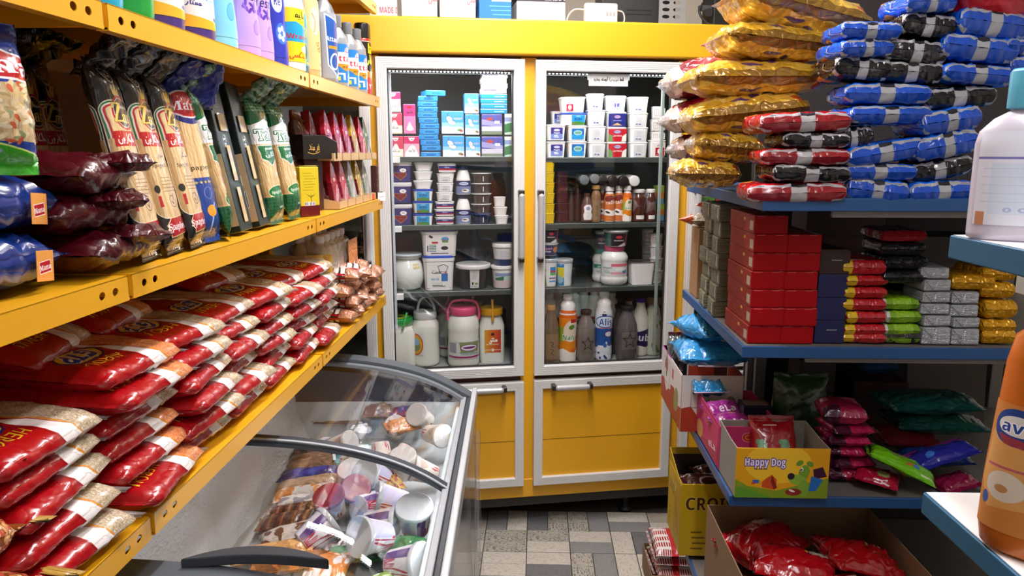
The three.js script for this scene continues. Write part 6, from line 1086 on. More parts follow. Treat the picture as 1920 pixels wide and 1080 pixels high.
// the far door, mostly behind the snack shelving: a few dessert cartons
[[1316, 369, 1341, 377, '#5a9a3a', 'green'], [1342, 370, 1366, 378, '#a83a3a', 'red']].forEach(([a, b, c, d, col, l]) => fbox(null, a, b, c, d, `small flat ${l} box in the gap beside the snack shelving`, 'boxes behind the far door', { name: 'dessert_box', cat: 'box', w: .1, mat: M(col, { rough: .4 }) }));
{ const dn = print(256, 96, (g, w, h) => { fill(g, w, h, '#2c5fb0'); rect(g, '#e6ecf4', 10, 26, 108, 40); txt(g, 'Danette', 64, 46, 24, '#1c4a9a'); }); fbox(null, 1312, 379, 1340, 399, 'small blue and white dessert carton in the gap beside the snack shelving', null, { name: 'dessert_box', cat: 'carton', w: .1, mat: paper(dn) }); fbox(null, 1341, 380, 1368, 399, 'small pink dessert carton in the gap beside the snack shelving', null, { name: 'dessert_box', cat: 'carton', w: .1, mat: M('#d0486a', { rough: .4 }) });
  const b = span(1312, 399, 1368, 545, .1), t = fthings('dessert_carton', 'tall plain carton carrying the dessert boxes behind the snack shelving', 'carton', null, { ...b, y: lvR[1] }, .1, .08, lvR[1]); const top = fpt(1340, 399.5, .1)[1]; P(t, 'carton', carton(b.w, top - lvR[1] - .0005, .08), M('#8a7a6a')); P(t, 'tape', box(b.w, .0004, .02), M('#c9b48a'), [0, top - lvR[1] - .0004, 0]); }

// ---------------------------------------------------------------- things standing on top of the fridge
{
  const TOPY = 2.0295, at = (u, z) => { const b = fpt(u, 30, -z); return fw(b[0], TOPY, z); };
  const iran = print(256, 96, (g, w, h) => { fill(g, w, h, '#e9e9ea'); txt(g, 'MADE IN IRAN', w / 2, 70, 24, '#a03a44'); }), per = print(256, 96, (g, w, h) => { fill(g, w, h, '#ededec'); fa(g, 'سپاس', w / 2, 40, 26, '#b04a50', { lw: .1 }); rect(g, '#b89a68', 0, h - 12, w, 12); });
  const bl = print(256, 96, (g, w, h) => { fill(g, w, h, '#1874c0'); rect(g, '#e6eef6', 50, 10, 130, 26); lines(g, '#5aa4dc', 40, 48, 140, 3, 12, 3); poly(g, '#e2e6ee', [210, 80, 220, 60, 230, 80]); }), blk = print(256, 160, (g, w, h) => { fill(g, w, h, '#efefee'); rect(g, '#26262a', 0, 0, w, 70); txt(g, 'MADE IN IRAN', w / 2, 58, 16, '#c9c9cc'); rect(g, '#b89a68', 0, h - 14, w, 14); });
  const bx = (u0, u1, map, l, h = .12) => { const a = at(u0, -.08), b = at(u1, -.08), w = a.distanceTo(b), c = a.clone().add(b).multiplyScalar(.5).addScaledVector(FN, -.08), t = thing('storage_box', l, 'box', 'boxes on the fridge', c, FA); P(t, 'carton', carton(w - .004, h, .16, .003), paper(map, { rough: .55 })); P(t, 'bottom_flap', box(w - .01, .004, .03), M('#b09060', { rough: .8 }), [0, .002, .081], [.12, 0, 0]); };
  bx(692, 746, iran, 'white carton with small red print at the end of the fridge top'); bx(752, 821, per, 'white carton with red Persian line, nearer the end of the fridge'); bx(824, 893, per, 'white carton with red Persian line beside the blue carton'); bx(897, 960, bl, 'bright blue carton on the fridge'); bx(968, 1061, blk, 'low white carton with black upper half on the fridge', .14);
  { const p = at(1126, -.05), t = thing('adapter', 'white slotted router lying on edge on the fridge', 'router', null, p, FA); P(t, 'case', rbox(.128, .072, .03, .008, 3), WHITE, [0, .037, 0]); for (let i = 0; i < 3; i++) P(t, 'slot', rbox(.009, .016, .002, .0009, 1), M('#9a9a9a'), [.022 + i * .013, .034, .0152]); P(t, 'cable', tube([[-.064, .05, 0], [-.1, .05, -.01], [-.12, .03, -.02], [-.125, .004, -.03]], .003), WHITE); P(t, 'cable', tube([[.064, .05, 0], [.09, .045, -.01], [.1, .02, -.02], [.095, .003, -.03]], .003), WHITE); }
  { const p = at(1260, -.06), t = thing('metal_bracket', 'galvanised bracket with oval holes standing on the fridge', 'bracket', null, p, FA); const s = new THREE.Shape([[-.054, 0], [.054, 0], [.054, .14], [-.054, .14]].map((q) => new THREE.Vector2(...q))); for (let i = 0; i < 3; i++) for (const x of [-.026, .018]) { const h = new THREE.Path(); h.absellipse(x, .034 + i * .026, .015, .007, 0, Math.PI * 2); s.holes.push(h); } P(t, 'plate', new THREE.ExtrudeGeometry(s, { depth: .002, bevelEnabled: false }), M('#b9bcbe', { rough: .35, metalness: .7 })); P(t, 'foot_flange', box(.108, .002, .04), M('#a6a9ab', { rough: .35, metalness: .7 }), [0, .001, -.02]); P(t, 'side_flange', box(.002, .14, .03), M('#a6a9ab', { rough: .35, metalness: .7 }), [.053, .07, -.014]); }
  { const p = at(1330, -.12), t = thing('appliance', 'black appliance with cables beside the perforated bracket', 'appliance', null, p, FA); P(t, 'case', rbox(.24, .2, .12, .006), DARK, [.125, .1, -.03]); P(t, 'knob', moved(new THREE.CylinderGeometry(.016, .018, .02, 20), 0, 0, 0, Math.PI / 2), M('#2a2a2c', { rough: .4 }), [-.015, .06, .02]); P(t, 'cable', tube([[-.03, .1, .0], [-.05, .06, .02], [-.02, .02, .03], [.03, .004, .04]], .005), M('#26262a')); P(t, 'bracket', box(.05, .02, .02), M('#4a4a4c'), [-.02, .08, 0]); }
  { const p = at(1190, -.16), t = thing('appliance', 'dark metal case behind the router and bracket', 'appliance', null, p, FA); P(t, 'case', rbox(.3, .16, .1, .004), M('#2c2e30', { rough: .4 }), [0, .08, 0]); P(t, 'vent', box(.1, .004, .002), DARK, [0, .05, .051]); P(t, 'vent', box(.1, .004, .002), DARK, [0, .065, .051]); }
}

// ---------------------------------------------------------------- snacks on the blue edged shelving
const zs = (u0, v0, u1, v1, z) => { const a = onZ(u0, v1, z), b = onZ(u1, v1, z), c = onZ((u0 + u1) / 2, v0, z), m = onZ((u0 + u1) / 2, v1, z); return { x: (a.x + b.x) / 2, y: m.y, w: b.x - a.x, h: c.y - m.y }; };
const snackTex = (base, shade, band, sq) => print(256, 256, (g, w, h) => {
  fill(g, w, h, base); speck(g, w, h * .4, 10, [shade], 12, 40, 3); ell(g, '#d98a3a', w * .2, h * .2, 34, 16); ell(g, '#d6d6da', w * .62, h * .2, 44, 14);
  rect(g, shade, 0, h * .9, w, h * .1); rect(g, shade, 0, h * .42, w, h * .1); rect(g, band, 0, h * .86, w, h * .05); lines(g, '#7a7a82', 20, h * .875, 40, 1, 4, 4); lines(g, '#7a7a82', 180, h * .88, 40, 1, 4, 4);
  rect(g, band, w * .45, h * .86, w * .1, h * .14); rect(g, band, w * .45, h * .42, w * .1, h * .085); rect(g, sq, w * .452, h * .852, w * .096, h * .062); rect(g, band, 0, h * .42, w * .16, h * .03); rect(g, band, w * .8, h * .42, w * .2, h * .03);
});
const SN = { blue: film(snackTex('#0a66e6', '#0a48b4', '#a2a4a8', '#121420'), { rough: .2, bumpScale: .006 }), black: film(snackTex('#15161c', '#0d0e12', '#a9a9ac', '#0a0a0c'), { rough: .16, bumpScale: .007 }), red: film(snackTex('#b81420', '#8a0e18', '#b2b0b2', '#18181c'), { rough: .22, bumpScale: .006 }) };
const snGeo = [1, 2, 3, 4].map((s) => lying(.165, .13, .042, { seed: 140 + s * 2.3, wr: .0048, nu: 26, nv: 36, full: 6, fall: .012, seal: .001, pinch: 0, corner: .05, back: 1 }));
{
  const rows = [ // [kind, u0, v0, u1, v1, tilt, label, depth]
    ['blue', 1590, 340, 1702, 384, .1, 'blue snack pack lying on the shelf beside the red packs'], ['blue', 1585, 309, 1718, 340, 0, 'blue snack pack second in the stack beside the red packs'], ['blue', 1586, 268, 1735, 308, -.16, 'blue snack pack third in the stack beside the red packs, tilted'],
    ['black', 1566, 240, 1640, 280, -.1, 'black and blue snack pack half under the tilted blue one'], ['blue', 1592, 200, 1745, 235, 0, 'blue snack pack above the half hidden black one'], ['blue', 1590, 158, 1745, 196, .02, 'blue snack pack fifth up beside the gold bags'],
    ['black', 1562, 108, 1668, 152, .1, 'black and blue snack pack touching the gold bags'], ['blue', 1575, 74, 1672, 108, -.02, 'blue snack pack touching the upper gold bag'], ['blue', 1580, 42, 1690, 76, .05, 'blue snack pack close to the topmost gold bag'],
    ['blue', 1705, 342, 1832, 382, -.04, 'blue snack pack lying on the shelf behind the clear bottle'], ['black', 1712, 300, 1828, 340, -.2, 'black snack pack second behind the clear bottle'], ['blue', 1725, 250, 1838, 298, -.2, 'blue snack pack third behind the clear bottle, tilted'],
    ['blue', 1728, 206, 1840, 252, -.14, 'blue snack pack fourth behind the clear bottle'], ['black', 1738, 164, 1868, 204, -.06, 'black snack pack fifth behind the clear bottle'], ['blue', 1766, 122, 1902, 160, .08, 'blue snack pack just above the pale blue cap'],
    ['black', 1664, 76, 1775, 120, .1, 'black snack pack in the middle of the pile with bright creases'], ['blue', 1765, 70, 1905, 118, .12, 'blue snack pack below the broad blue one near the top'], ['blue', 1790, 18, 1925, 72, .12, 'broad blue snack pack under the red bag'],
    ['black', 1690, 26, 1790, 72, .12, 'black snack pack with white edge near the top of the pile'], ['blue', 1700, -14, 1790, 24, 0, 'blue snack pack cut by the top of the view'], ['black', 1654, 118, 1770, 158, .06, 'black snack pack between two blue ones in mid pile'],
    ['blue', 1895, 106, 1960, 146, 0, 'blue snack pack above the second bottle'], ['blue', 1880, 74, 1960, 106, .1, 'blue snack pack at the outer edge below the broad one'],
    ['red', 1408, 346, 1586, 382, -.02, 'red snack pack lying on the shelf edge', 1], ['black', 1446, 312, 1592, 346, .04, 'black snack pack second above the red bottom pack', 1], ['red', 1432, 280, 1594, 311, 0, 'red snack pack in the middle of the red and black stack', 1], ['black', 1468, 250, 1592, 280, .02, 'black snack pack fourth in the red and black stack', 1], ['red', 1424, 212, 1592, 250, -.03, 'red snack pack on top of the red and black stack', 1],
  ];
  rows.forEach(([k, u0, v0, u1, v1, tilt, l], i) => {
    const z = i < 23 ? -1.56 - (k === 'black' ? .012 : 0) : -1.55, s = zs(u0, v0, u1, v1, z + .06), j = i % 4;
    const o = of('sn' + k + j, () => { const t = thing('snack_pack', '', 'snack pack', 'snack packs on the top shelf'); P(t, 'wrapper', snGeo[j], SN[k]); P(t, 'back_fin', moved(rbox(.14, .002, .012, .0008, 1), 0, .021, -.066), SN[k]); return t; }, l, V(s.x, s.y, z), ((i * 7) % 5 - 2) * .035);
    o.scale.set(s.w / .163, s.h / .044, 1); o.rotation.z = -tilt;
  });
  // gold bags and the red clear-ended ones behind them
  const goldTex = print(256, 256, (g, w, h) => { fill(g, w, h, '#eec344'); speck(g, w, h, 60, ['#f4d05c', '#e0b030', '#f8dc78'], 10, 40, 5); speck(g, w * .5, h * .4, 9, ['#7a1a1c', '#5a3a7a', '#c8501c', '#6a7a8a'], 6, 22, 9, w * .4, h * .5); rect(g, '#8a6414', 0, h * .9, w, h * .1); });
  const GOLD = M('#ffffff', { map: goldTex, rough: .2, metalness: .3, clearcoat: 1, clearcoatRoughness: .08, bumpMap: CR2, bumpScale: .008 }), REDF = film(print(256, 256, (g, w, h) => { fill(g, w, h, '#8a1424'); speck(g, w, h, 40, ['#a01c2c', '#c8502c', '#741020'], 8, 40, 4); rect(g, '#d8c0b4', 0, 0, w * .16, h); }), { rough: .15, bumpScale: .008 });
  const gg = [1, 2, 3].map((s) => lying(.26, .2, .085, { seed: 160 + s * 3, wr: .008, nu: 30, nv: 36, full: 2.7, fall: .05, pinch: .03, seal: .004 }));
  [[1376, -30, 1640, 52, .22, 'gold crisps bag topmost, cut by the top of the view'], [1358, 40, 1578, 108, .1, 'gold crisps bag second from the top'], [1306, 112, 1566, 180, .0, 'gold crisps bag third from the top with red print'], [1304, 178, 1530, 250, -.1, 'gold crisps bag fourth from the top, slanting up'], [1308, 250, 1442, 308, .1, 'small gold crisps bag second from the bottom'], [1276, 304, 1402, 358, .02, 'gold crisps bag lying on the shelf corner']].forEach(([u0, v0, u1, v1, tilt, l], i) => {
    const s = zs(u0, v0, u1, v1, -1.62), t = thing('crisps_bag', l, 'crisps bag', 'gold crisps bags', V(s.x, s.y, -1.74), .12 - i * .04); P(t, 'bag', gg[i % 3], GOLD); P(t, 'seal', moved(rbox(.012, .002, .16, .0008, 1), -.13, .042, 0), GOLD); t.scale.set(s.w / .25, s.h / .082, 1); t.rotation.z = -tilt;
  });
  [[1268, 100, 1385, 176, -.25, 'red crisps bag with clear end, topmost behind the gold bags'], [1266, 178, 1355, 240, -.35, 'red crisps bag with clear end in the middle behind the gold bags'], [1278, 248, 1345, 304, -.2, 'red crisps bag with clear end, lowest behind the gold bags']].forEach(([u0, v0, u1, v1, tilt, l], i) => {
    const s = zs(u0, v0, u1, v1, -1.88), t = thing('crisps_bag', l, 'crisps bag', 'red crisps bags', V(s.x + .05, s.y, -2.0), 0); P(t, 'bag', gg[i], REDF); P(t, 'clear_end', moved(lying(.03, .12, .02, { seed: 9, wr: .006, nu: 8, nv: 12 }), -.13, .035, 0), sealMat); t.scale.set((s.w + .1) / .255, s.h / .085, 1); t.rotation.z = -tilt * .6;
  });
  { const s = zs(1800, -60, 1990, 40, -1.5), t = thing('crisps_bag', 'bright red bag lying across the very top of the blue packs', 'crisps bag', null, V(s.x, s.y, -1.56), .1); P(t, 'bag', gg[1], filmC('#b5162c', { rough: .2 })); P(t, 'seal', moved(rbox(.012, .002, .16, .0008, 1), -.13, .042, 0), filmC('#b5162c')); t.scale.set(.9, .85, .7); t.rotation.z = -.12; }
}
// second shelf: cartons and biscuit packs
const onS = (z) => GS[1][0] + .0005;
{
  const redTex = print(320, 128, (g, w, h) => { const q = w / 2; fill(g, w, h, '#a00812'); rect(g, 'rgba(255,230,220,.5)', 14, 4, 40, 3); rect(g, 'rgba(255,230,220,.45)', 100, 4, 36, 3); rect(g, '#963228', q, 0, q, h); const r = rng(3); for (let i = 0; i < 30; i++) rect(g, ['#a84438', '#8a2822', '#b45a48'][i % 3], q + r() * q, r() * h, 30 * r(), 5); rect(g, '#b9ae98', w - 26, h * .32, 20, h * .5); ell(g, '#d8a83c', w - 60, 40, 7, 12); });
  const RED = paper(redTex, { rough: .5, specularIntensity: .3 }), NAVY = M('#141a4c', { rough: .4 }), BRN = M('#2c1512', { rough: .4 });
  const cols = [[1401, 1464, 7, 'the column at the aisle corner'], [1464, 1524, 6, 'the second column']], top = [403, 440];
  const hb = .0394;
  cols.forEach(([u0, u1, n, d], c) => { const s = zs(u0, 600, u1, 650, -1.6); for (let i = 0; i < n; i++) of('redbox', () => { const t = thing('biscuit_box', '', 'biscuit box', 'plain red biscuit boxes'); P(t, 'carton', carton(s.w - .0015, hb, .2), RED); P(t, 'end_flap', patch(s.w * .9, hb * .86, { t: .0006 }), M('#a00812', { rough: .5, specularIntensity: .3 }), [0, hb / 2, .1002]); return t; }, `red biscuit box, ${lvl(i, n)} ${d}`, V(s.x + ((i * 5) % 3 - 1) * .0015, onS() + i * (hb + .0006), -1.70 + ((i * 3) % 4) * .0015)); });
  { const s = zs(1526, 600, 1584, 650, -1.6), h = .0505; for (let i = 0; i < 4; i++) { const t = thing('biscuit_box', `${i === 3 ? 'dark brown' : 'navy'} biscuit box, ${lvl(i, 4)} the dark column beside the red boxes`, 'biscuit box', 'dark biscuit boxes', V(s.x, onS() + i * (h + .0006), -1.705)); P(t, 'carton', carton(s.w - .002, h, .2), i === 3 ? BRN : NAVY); P(t, 'top_edge_print', box(s.w - .006, .0006, .02), M('#8a6a50', { rough: .5 }), [0, h, .088]); if (i !== 1 && i !== 2) P(t, 'print_line', patch(.022, .002), M('#9a98a0'), [.004, h * .6, .1003]); } }
  const olive = filmC('#77755c', { rough: .5, clearcoat: .15, bumpScale: .006 }), og = [1, 2].map((s) => carton(.1, .0395, .085));
  for (const [x, z, n, d] of [[.502, -1.905, 7, 'nearer'], [.503, -2.015, 7, 'farther']]) for (let i = 0; i < n; i++) { const o = of('olive' + d, () => { const t = thing('wrapped_pack', '', 'wrapped pack', 'olive paper wrapped packs'); P(t, 'wrapper', og[0], olive); P(t, 'folded_end', moved(rbox(.004, .028, .05, .0015), -.05, .0198, 0, 0, 0, .05), olive); P(t, 'sticker', patch(.03, .026), M('#b0aa98', { rough: .6 }), [-.0505, .02, .02], [0, -Math.PI / 2, 0]); return t; }, `olive paper wrapped pack, ${lvl(i, n)} the ${d} column behind the red boxes`, V(x + (i % 3 - 1) * .004, onS() + i * .0402, z), (i % 4 - 1.5) * .05); }
  { const t = thing('kraft_carton', 'tan carton standing at the far aisle end of the shelf', 'carton', null, V(.51, onS(), -2.16)); P(t, 'carton', carton(.11, .2, .1), M('#a07a52', { rough: .65 })); P(t, 'tape', box(.11, .0006, .025), M('#b9986c'), [0, .2003, 0]); [[-.02, .0], [.03, -.02]].forEach(([x, z], i) => { const q = thing('cone_pack', ['cream pack with orange cone tip, nearer the aisle on the tan carton', 'cream pack with orange cone tip, further back on the tan carton'][i], 'snack pack', 'orange tipped packs', V(.50 + x, onS() + .201 + i * .04, -2.15 + z)); P(q, 'wrapper', lying(.1, .07, .04, { seed: 180 + i, wr: .005, nu: 14, nv: 16 }), filmC('#b8a98e', { rough: .35 })); P(q, 'tip', new THREE.ConeGeometry(.016, .04, 14).rotateZ(Math.PI / 2).translate(-.06, .022, .01), filmC('#d2501c', { rough: .3 })); }); }
  const wf = (W, H, T, seed) => lying(W, .12, T, { seed, wr: .0025, nu: 22, nv: 32, full: 7, fall: .008, pinch: 0, corner: .03, back: 0, seal: .001 });
  const redY = film(print(256, 128, (g, w, h) => { fill(g, w, h, '#b31420'); rect(g, '#d8b41c', 12, 0, 60, h); rect(g, '#c21a26', 90, 0, 130, h * .7); rect(g, '#c9a8a0', 60, h * .8, 70, 8); }), { rough: .25 });
  const stackOf = (name, cat, grp, u0, u1, vs, mat, mk, desc, z = -1.6, d = .12) => vs.forEach(([v0, v1], i) => { const s = zs(u0, v0, u1, v1, z), y = i === 0 ? onS() : s.y, t = thing(name, desc(i, vs.length), cat, grp, V(s.x, y, z - d / 2), (i % 3 - 1) * .06), m = Array.isArray(mat) ? mat[i] : mat; for (const p of mk(s, i, m)) P(t, ...p); });
  const soft = (seed0) => (s, i, m) => [['wrapper', wf(s.w, .12, s.h * .9, seed0 + i % 3), m], ['end_crimp', moved(rbox(.008, .001, .1, .0004, 1), s.w / 2, s.h * .45, 0), m]];
  stackOf('biscuit_pack', 'biscuit pack', 'red and yellow biscuit packs', 1584, 1664, [[632, 652], [610, 631], [586, 609], [562, 585], [540, 561], [518, 539], [488, 517]], redY, soft(190), (i, n) => `red and yellow biscuit pack, ${lvl(i, n)} the pile beside the dark boxes`);
  stackOf('biscuit_pack', 'biscuit pack', 'lime green biscuit packs', 1658, 1726, [[634, 656], [609, 633], [584, 608], [560, 583]], film(print(192, 96, (g, w, h) => { fill(g, w, h, '#6fa012'); rect(g, '#c9ccc4', 0, 0, 34, h); rect(g, '#86b81c', 60, 0, 80, h); }), { rough: .25 }), soft(195), (i, n) => `lime green biscuit pack, ${lvl(i, n)} the green pile`);
  stackOf('biscuit_pack', 'biscuit pack', 'black biscuit packs', 1656, 1738, [[534, 559], [508, 533], [482, 507], [456, 481], [432, 455]], [0, 0, 0, 0, 1].map((k) => k ? filmC('#9a1620', { rough: .2 }) : filmC('#121214', { rough: .25 })), soft(198), (i, n) => i === n - 1 ? 'dark red shiny pack on top of the black packs' : `black biscuit pack, ${lvl(i, n)} the black pile above the green one`, -1.6);
  const silver = M('#c2c6cb', { rough: .3, metalness: .45, bumpMap: CR, bumpScale: .004 }), brick = (s, i, m) => [['wrapper', carton(s.w - .001, s.h - .0008, .09, .004), m], ['folded_end', patch(s.w * .8, s.h * .7, { t: .0014 }), m, [0, s.h / 2, .0452], [0, 0, .02]], ['fold_crease', moved(box(s.h * 1.1, .0008, .0014), 0, 0, 0, 0, 0, -.8), M('#8d9196', { metalness: .4 }), [-s.w * .3, s.h * .5, .0462]]];
  stackOf('foil_brick', 'foil brick', 'silver foil bricks', 1728, 1782, [[637, 660], [613, 636], [591, 612], [569, 590], [547, 568], [524, 546], [501, 523]], silver, brick, (i, n) => `silver foil brick, ${lvl(i, n)} the taller silver column`, -1.6, .09);
  stackOf('foil_brick', 'foil brick', 'silver foil bricks', 1783, 1836, [[639, 662], [616, 638], [595, 615], [571, 594], [547, 570]], silver, brick, (i, n) => `silver foil brick, ${lvl(i, n)} the shorter silver column`, -1.6, .09);
  const gold2 = M('#d89e16', { rough: .22, metalness: .35, bumpMap: CR, bumpScale: .008 });
  stackOf('foil_pack', 'foil pack', 'yellow foil packs', 1843, 1905, [[628, 660], [600, 627], [562, 599], [530, 561], [502, 529], [474, 501]], gold2, soft(205), (i, n) => `yellow foil pack, ${lvl(i, n)} the pile at the outer end`);
  stackOf('foil_pack', 'foil pack', null, 1788, 1868, [[546, 546]].map(() => [516, 546]), gold2, soft(207), () => 'twisted yellow foil pack lying across the shorter silver column'); scene.children[scene.children.length - 1].position.y = zs(1788, 516, 1868, 546, -1.6).y;
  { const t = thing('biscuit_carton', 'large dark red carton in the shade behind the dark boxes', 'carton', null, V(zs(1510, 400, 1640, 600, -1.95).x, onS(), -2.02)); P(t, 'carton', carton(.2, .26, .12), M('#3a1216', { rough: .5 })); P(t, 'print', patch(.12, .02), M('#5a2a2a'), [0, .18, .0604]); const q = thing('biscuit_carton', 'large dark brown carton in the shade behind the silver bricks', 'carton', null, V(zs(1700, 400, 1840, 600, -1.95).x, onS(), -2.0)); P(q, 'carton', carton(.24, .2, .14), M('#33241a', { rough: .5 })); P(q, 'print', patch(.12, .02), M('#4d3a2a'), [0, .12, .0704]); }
}
// third shelf and below
const openBox = (name, label, w, h, d, hf, mats2, pos, ry, slope, front) => { const t = thing(name, label, 'box', null, pos, ry); tray(w, h, d, hf, .0022, slope).forEach((g, k) => P(t, ['floor', 'front', 'back', 'side', 'side'][k], g, mats2[k === 1 ? 0 : 1])); if (front) P(t, 'front_print', patch(w - .001, hf - .001, { t: .0008 }), paper(front, { rough: .4 }), [0, hf / 2, d / 2 + .0004]); return t; };
{
  const y3 = GS[2][0] + .0005;
  const dog = print(448, 224, (g, w, h) => {
    fill(g, w, h, '#e2a412'); ell(g, '#efc22c', w * .45, h * .3, 160, 90); poly(g, '#7f9a1e', [0, 140, 60, 170, 200, 190, 448, 130, 448, 224, 0, 224]); poly(g, '#5f9a2c', [0, 170, 90, 190, 180, 224, 0, 224]);
    txt(g, 'Happy Dog', w * .31, 62, 46, '#f4f0fa', { sc: '#5a3a9a', lw: 9, sx: .84 }); lines(g, '#8a6a1a', w * .2, 92, 90, 1, 5, 4);
    poly(g, '#c8501c', [130, 150, 130, 176, 190, 186, 200, 176, 200, 140, 176, 118, 150, 134]); poly(g, '#7a1c10', [176, 118, 204, 176, 190, 186, 172, 150]); rect(g, '#2c6ac0', 84, 142, 30, 16); rect(g, '#c02c3c', 80, 152, 16, 10);
    ell(g, '#74a02c', 330, 106, 26, 34, .3); ell(g, '#86b43a', 300, 140, 46, 24, .2); ell(g, '#2a1a24', 268, 124, 17, 15); ell(g, '#6a942a', 306, 64, 18, 12, -.4); ell(g, '#6a942a', 356, 68, 18, 12, .4); ell(g, '#7aa832', 332, 180, 26, 40); poly(g, '#3a1230', [372, 92, 418, 80, 440, 124, 380, 136]); poly(g, '#2470c0', [366, 122, 424, 138, 392, 190, 356, 192]); ell(g, '#8a2c1c', 284, 196, 40, 16); ell(g, '#e9e4da', 276, 190, 16, 5, .3); ell(g, '#f4f4ee', 318, 92, 7, 10); ell(g, '#1c1c1c', 316, 94, 4, 5);
  });
  const gry = M('#8d8a80', { rough: .7 });
  const s = zs(1376, 845, 1550, 938, -1.605);
  openBox('display_box', 'yellow and green card display box with a cartoon dog', s.w, .127, .16, s.h, [M('#d29a18', { rough: .5 }), gry], V(s.x, y3, -1.605 - .08), 0, .06, dog);
  { const t = thing('sweets_bag', 'red sweets bag with small green figures inside the yellow box', 'sweets bag', null, V(s.x + .02, y3 + .005, -1.70)); t.rotation.x = -.5; const tx = print(192, 192, (g, w, h) => { fill(g, w, h, '#a0101c'); lines(g, '#c9b0b0', 60, 30, 70, 1, 5, 5); for (const x of [50, 130]) { ell(g, '#7ab08a', x, 96, 18, 20); ell(g, '#6a9a7a', x, 140, 28, 26); ell(g, '#5aa06c', x - 16, 84, 8, 8); } ell(g, '#3a6ac0', 136, 140, 14, 22); }); P(t, 'bag', pack(.12, .15, .04, { seed: 211, wr: .005 }), film(tx)); P(t, 'seal', patch(.1, .012, { t: .002 }), filmC('#8a0e18'), [0, .145, 0]); }
  const pink = print(320, 256, (g, w, h) => { fill(g, w, h, '#c0306c'); poly(g, '#a82458', [0, h, w, h * .5, w, h]); ell(g, '#b8242c', 150, 60, 34, 26, 0, '#d8a0a8', 4); ell(g, null, 150, 60, 18, 12, 0, '#d89a3a', 5); ell(g, '#c99a5a', 60, 190, 44, 66, .2); txt(g, 'eLa', 240, 170, 60, '#e8d8e0', { rot: -.3 }); });
  openBox('display_box', 'pink open carton leaning out at the aisle corner', .15, .12, .27, .115, [M('#b82c66', { rough: .5 }), M('#b02a62', { rough: .5 })], V(.525, y3, -1.885), 0, .02, pink);
  P(scene.children[scene.children.length - 1], 'side_print', patch(.25, .1, { t: .0008 }), paper(pink, { rough: .45 }), [-.0754, .055, 0], [0, -Math.PI / 2, 0]);
  for (let i = 0; i < 2; i++) { const t = thing('biscuit_pack', ['magenta biscuit pack in the pink carton, nearer the front', 'magenta biscuit pack in the pink carton, farther back'][i], 'biscuit pack', 'magenta packs in the pink carton', V(.50, y3 + .075, -1.84 - i * .1), .3); P(t, 'wrapper', lying(.1, .09, .045, { seed: 214 + i, wr: .004 }), film(print(128, 128, (g, w, h) => { fill(g, w, h, '#a0308c'); ell(g, '#b8843c', 70, 44, 44, 16); txt(g, 'eLa', 64, 100, 34, '#f0e6f0'); }), { rough: .25 })); P(t, 'crimp', moved(rbox(.006, .001, .08, .0004), -.05, .02, 0), filmC('#8a2478')); }
  { const wr = print(384, 256, (g, w, h) => { fill(g, w, h, '#d6d2cc'); poly(g, '#a83820', [0, 150, 60, 140, 110, 190, 150, 160, 192, 150, 192, h, 0, h]); rect(g, '#a83c34', 70, 40, 60, 40); g.strokeStyle = '#6a6460'; g.lineWidth = 3; g.strokeRect(60, 26, 110, 120); poly(g, '#a03a22', [192, 120, 260, 110, 300, 170, 384, 150, 384, h, 192, h]); ell(g, '#8a8a5a', 300, 150, 40, 60, .3); rect(g, '#b04a44', 214, 30, 30, 50); });
    const t = openBox('display_box', 'white and rust red carton sticking out over the aisle', .17, .165, .33, .165, [paper(wr), paper(wr)], V(.49, y3, -2.175), 0, .02, wr); P(t, 'side_print', patch(.32, .16, { t: .0008 }), paper(wr, { rough: .45 }), [-.0854, .0825, 0], [0, -Math.PI / 2, 0]);
    const cy = filmC('#2f8cc4', { rough: .22, bumpScale: .01 }); [[0, .165, -2.1, .0, 'sky blue puffed bag lying lowest on the white and rust carton'], [.02, .235, -2.12, .4, 'sky blue puffed bag on top with yellow mark'], [-.02, .1, -2.02, .1, 'small sky blue bag tucked in the carton corner']].forEach(([x, y, z, ry, l], i) => { const b = thing('crisps_bag', l, 'crisps bag', 'sky blue bags', V(.495 + x, y3 + y, z), ry); P(b, 'bag', lying(i === 2 ? .09 : .2, i === 2 ? .1 : .2, i === 2 ? .06 : .08, { seed: 220 + i, wr: .012, nu: 26, nv: 28 }), i === 1 ? film(print(192, 192, (g, w, h) => { fill(g, w, h, '#2f8cc4'); ell(g, '#d8b04a', 110, 140, 22, 18); ell(g, '#c85a3a', 130, 150, 14, 8); }), { rough: .22, bumpScale: .01 }) : cy); P(b, 'seal', moved(rbox(.1, .002, .012, .0008), 0, .03, i === 2 ? .05 : .1), M('#b59ab0', { rough: .3 })); });
    const sv = thing('snack_pack', 'silver and dark red wrapper poking up in the white and rust carton', 'snack pack', null, V(.43, y3 + .09, -2.25), .3); P(sv, 'wrapper', pack(.06, .14, .03, { seed: 230, wr: .005 }), M('#9ba09e', { rough: .25, metalness: .5, bumpMap: CR, bumpScale: .01 })); P(sv, 'crimp', patch(.05, .01, { t: .002 }), filmC('#7a1420'), [0, .135, 0]); }
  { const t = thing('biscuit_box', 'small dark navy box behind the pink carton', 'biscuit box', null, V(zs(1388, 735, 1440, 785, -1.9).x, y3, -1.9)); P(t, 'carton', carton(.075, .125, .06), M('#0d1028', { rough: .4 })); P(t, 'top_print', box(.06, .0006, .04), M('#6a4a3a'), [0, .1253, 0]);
    const g = thing('snack_bag', 'dark green bag slumped in the shade behind the yellow box', 'snack bag', null, V(zs(1480, 700, 1520, 800, -1.9).x, y3, -1.92), 0); P(g, 'bag', pack(.15, .2, .07, { seed: 231, wr: .009 }), filmC('#20401a', { rough: .35 })); P(g, 'seal', patch(.12, .012, { t: .002 }), filmC('#18300f'), [0, .195, 0]);
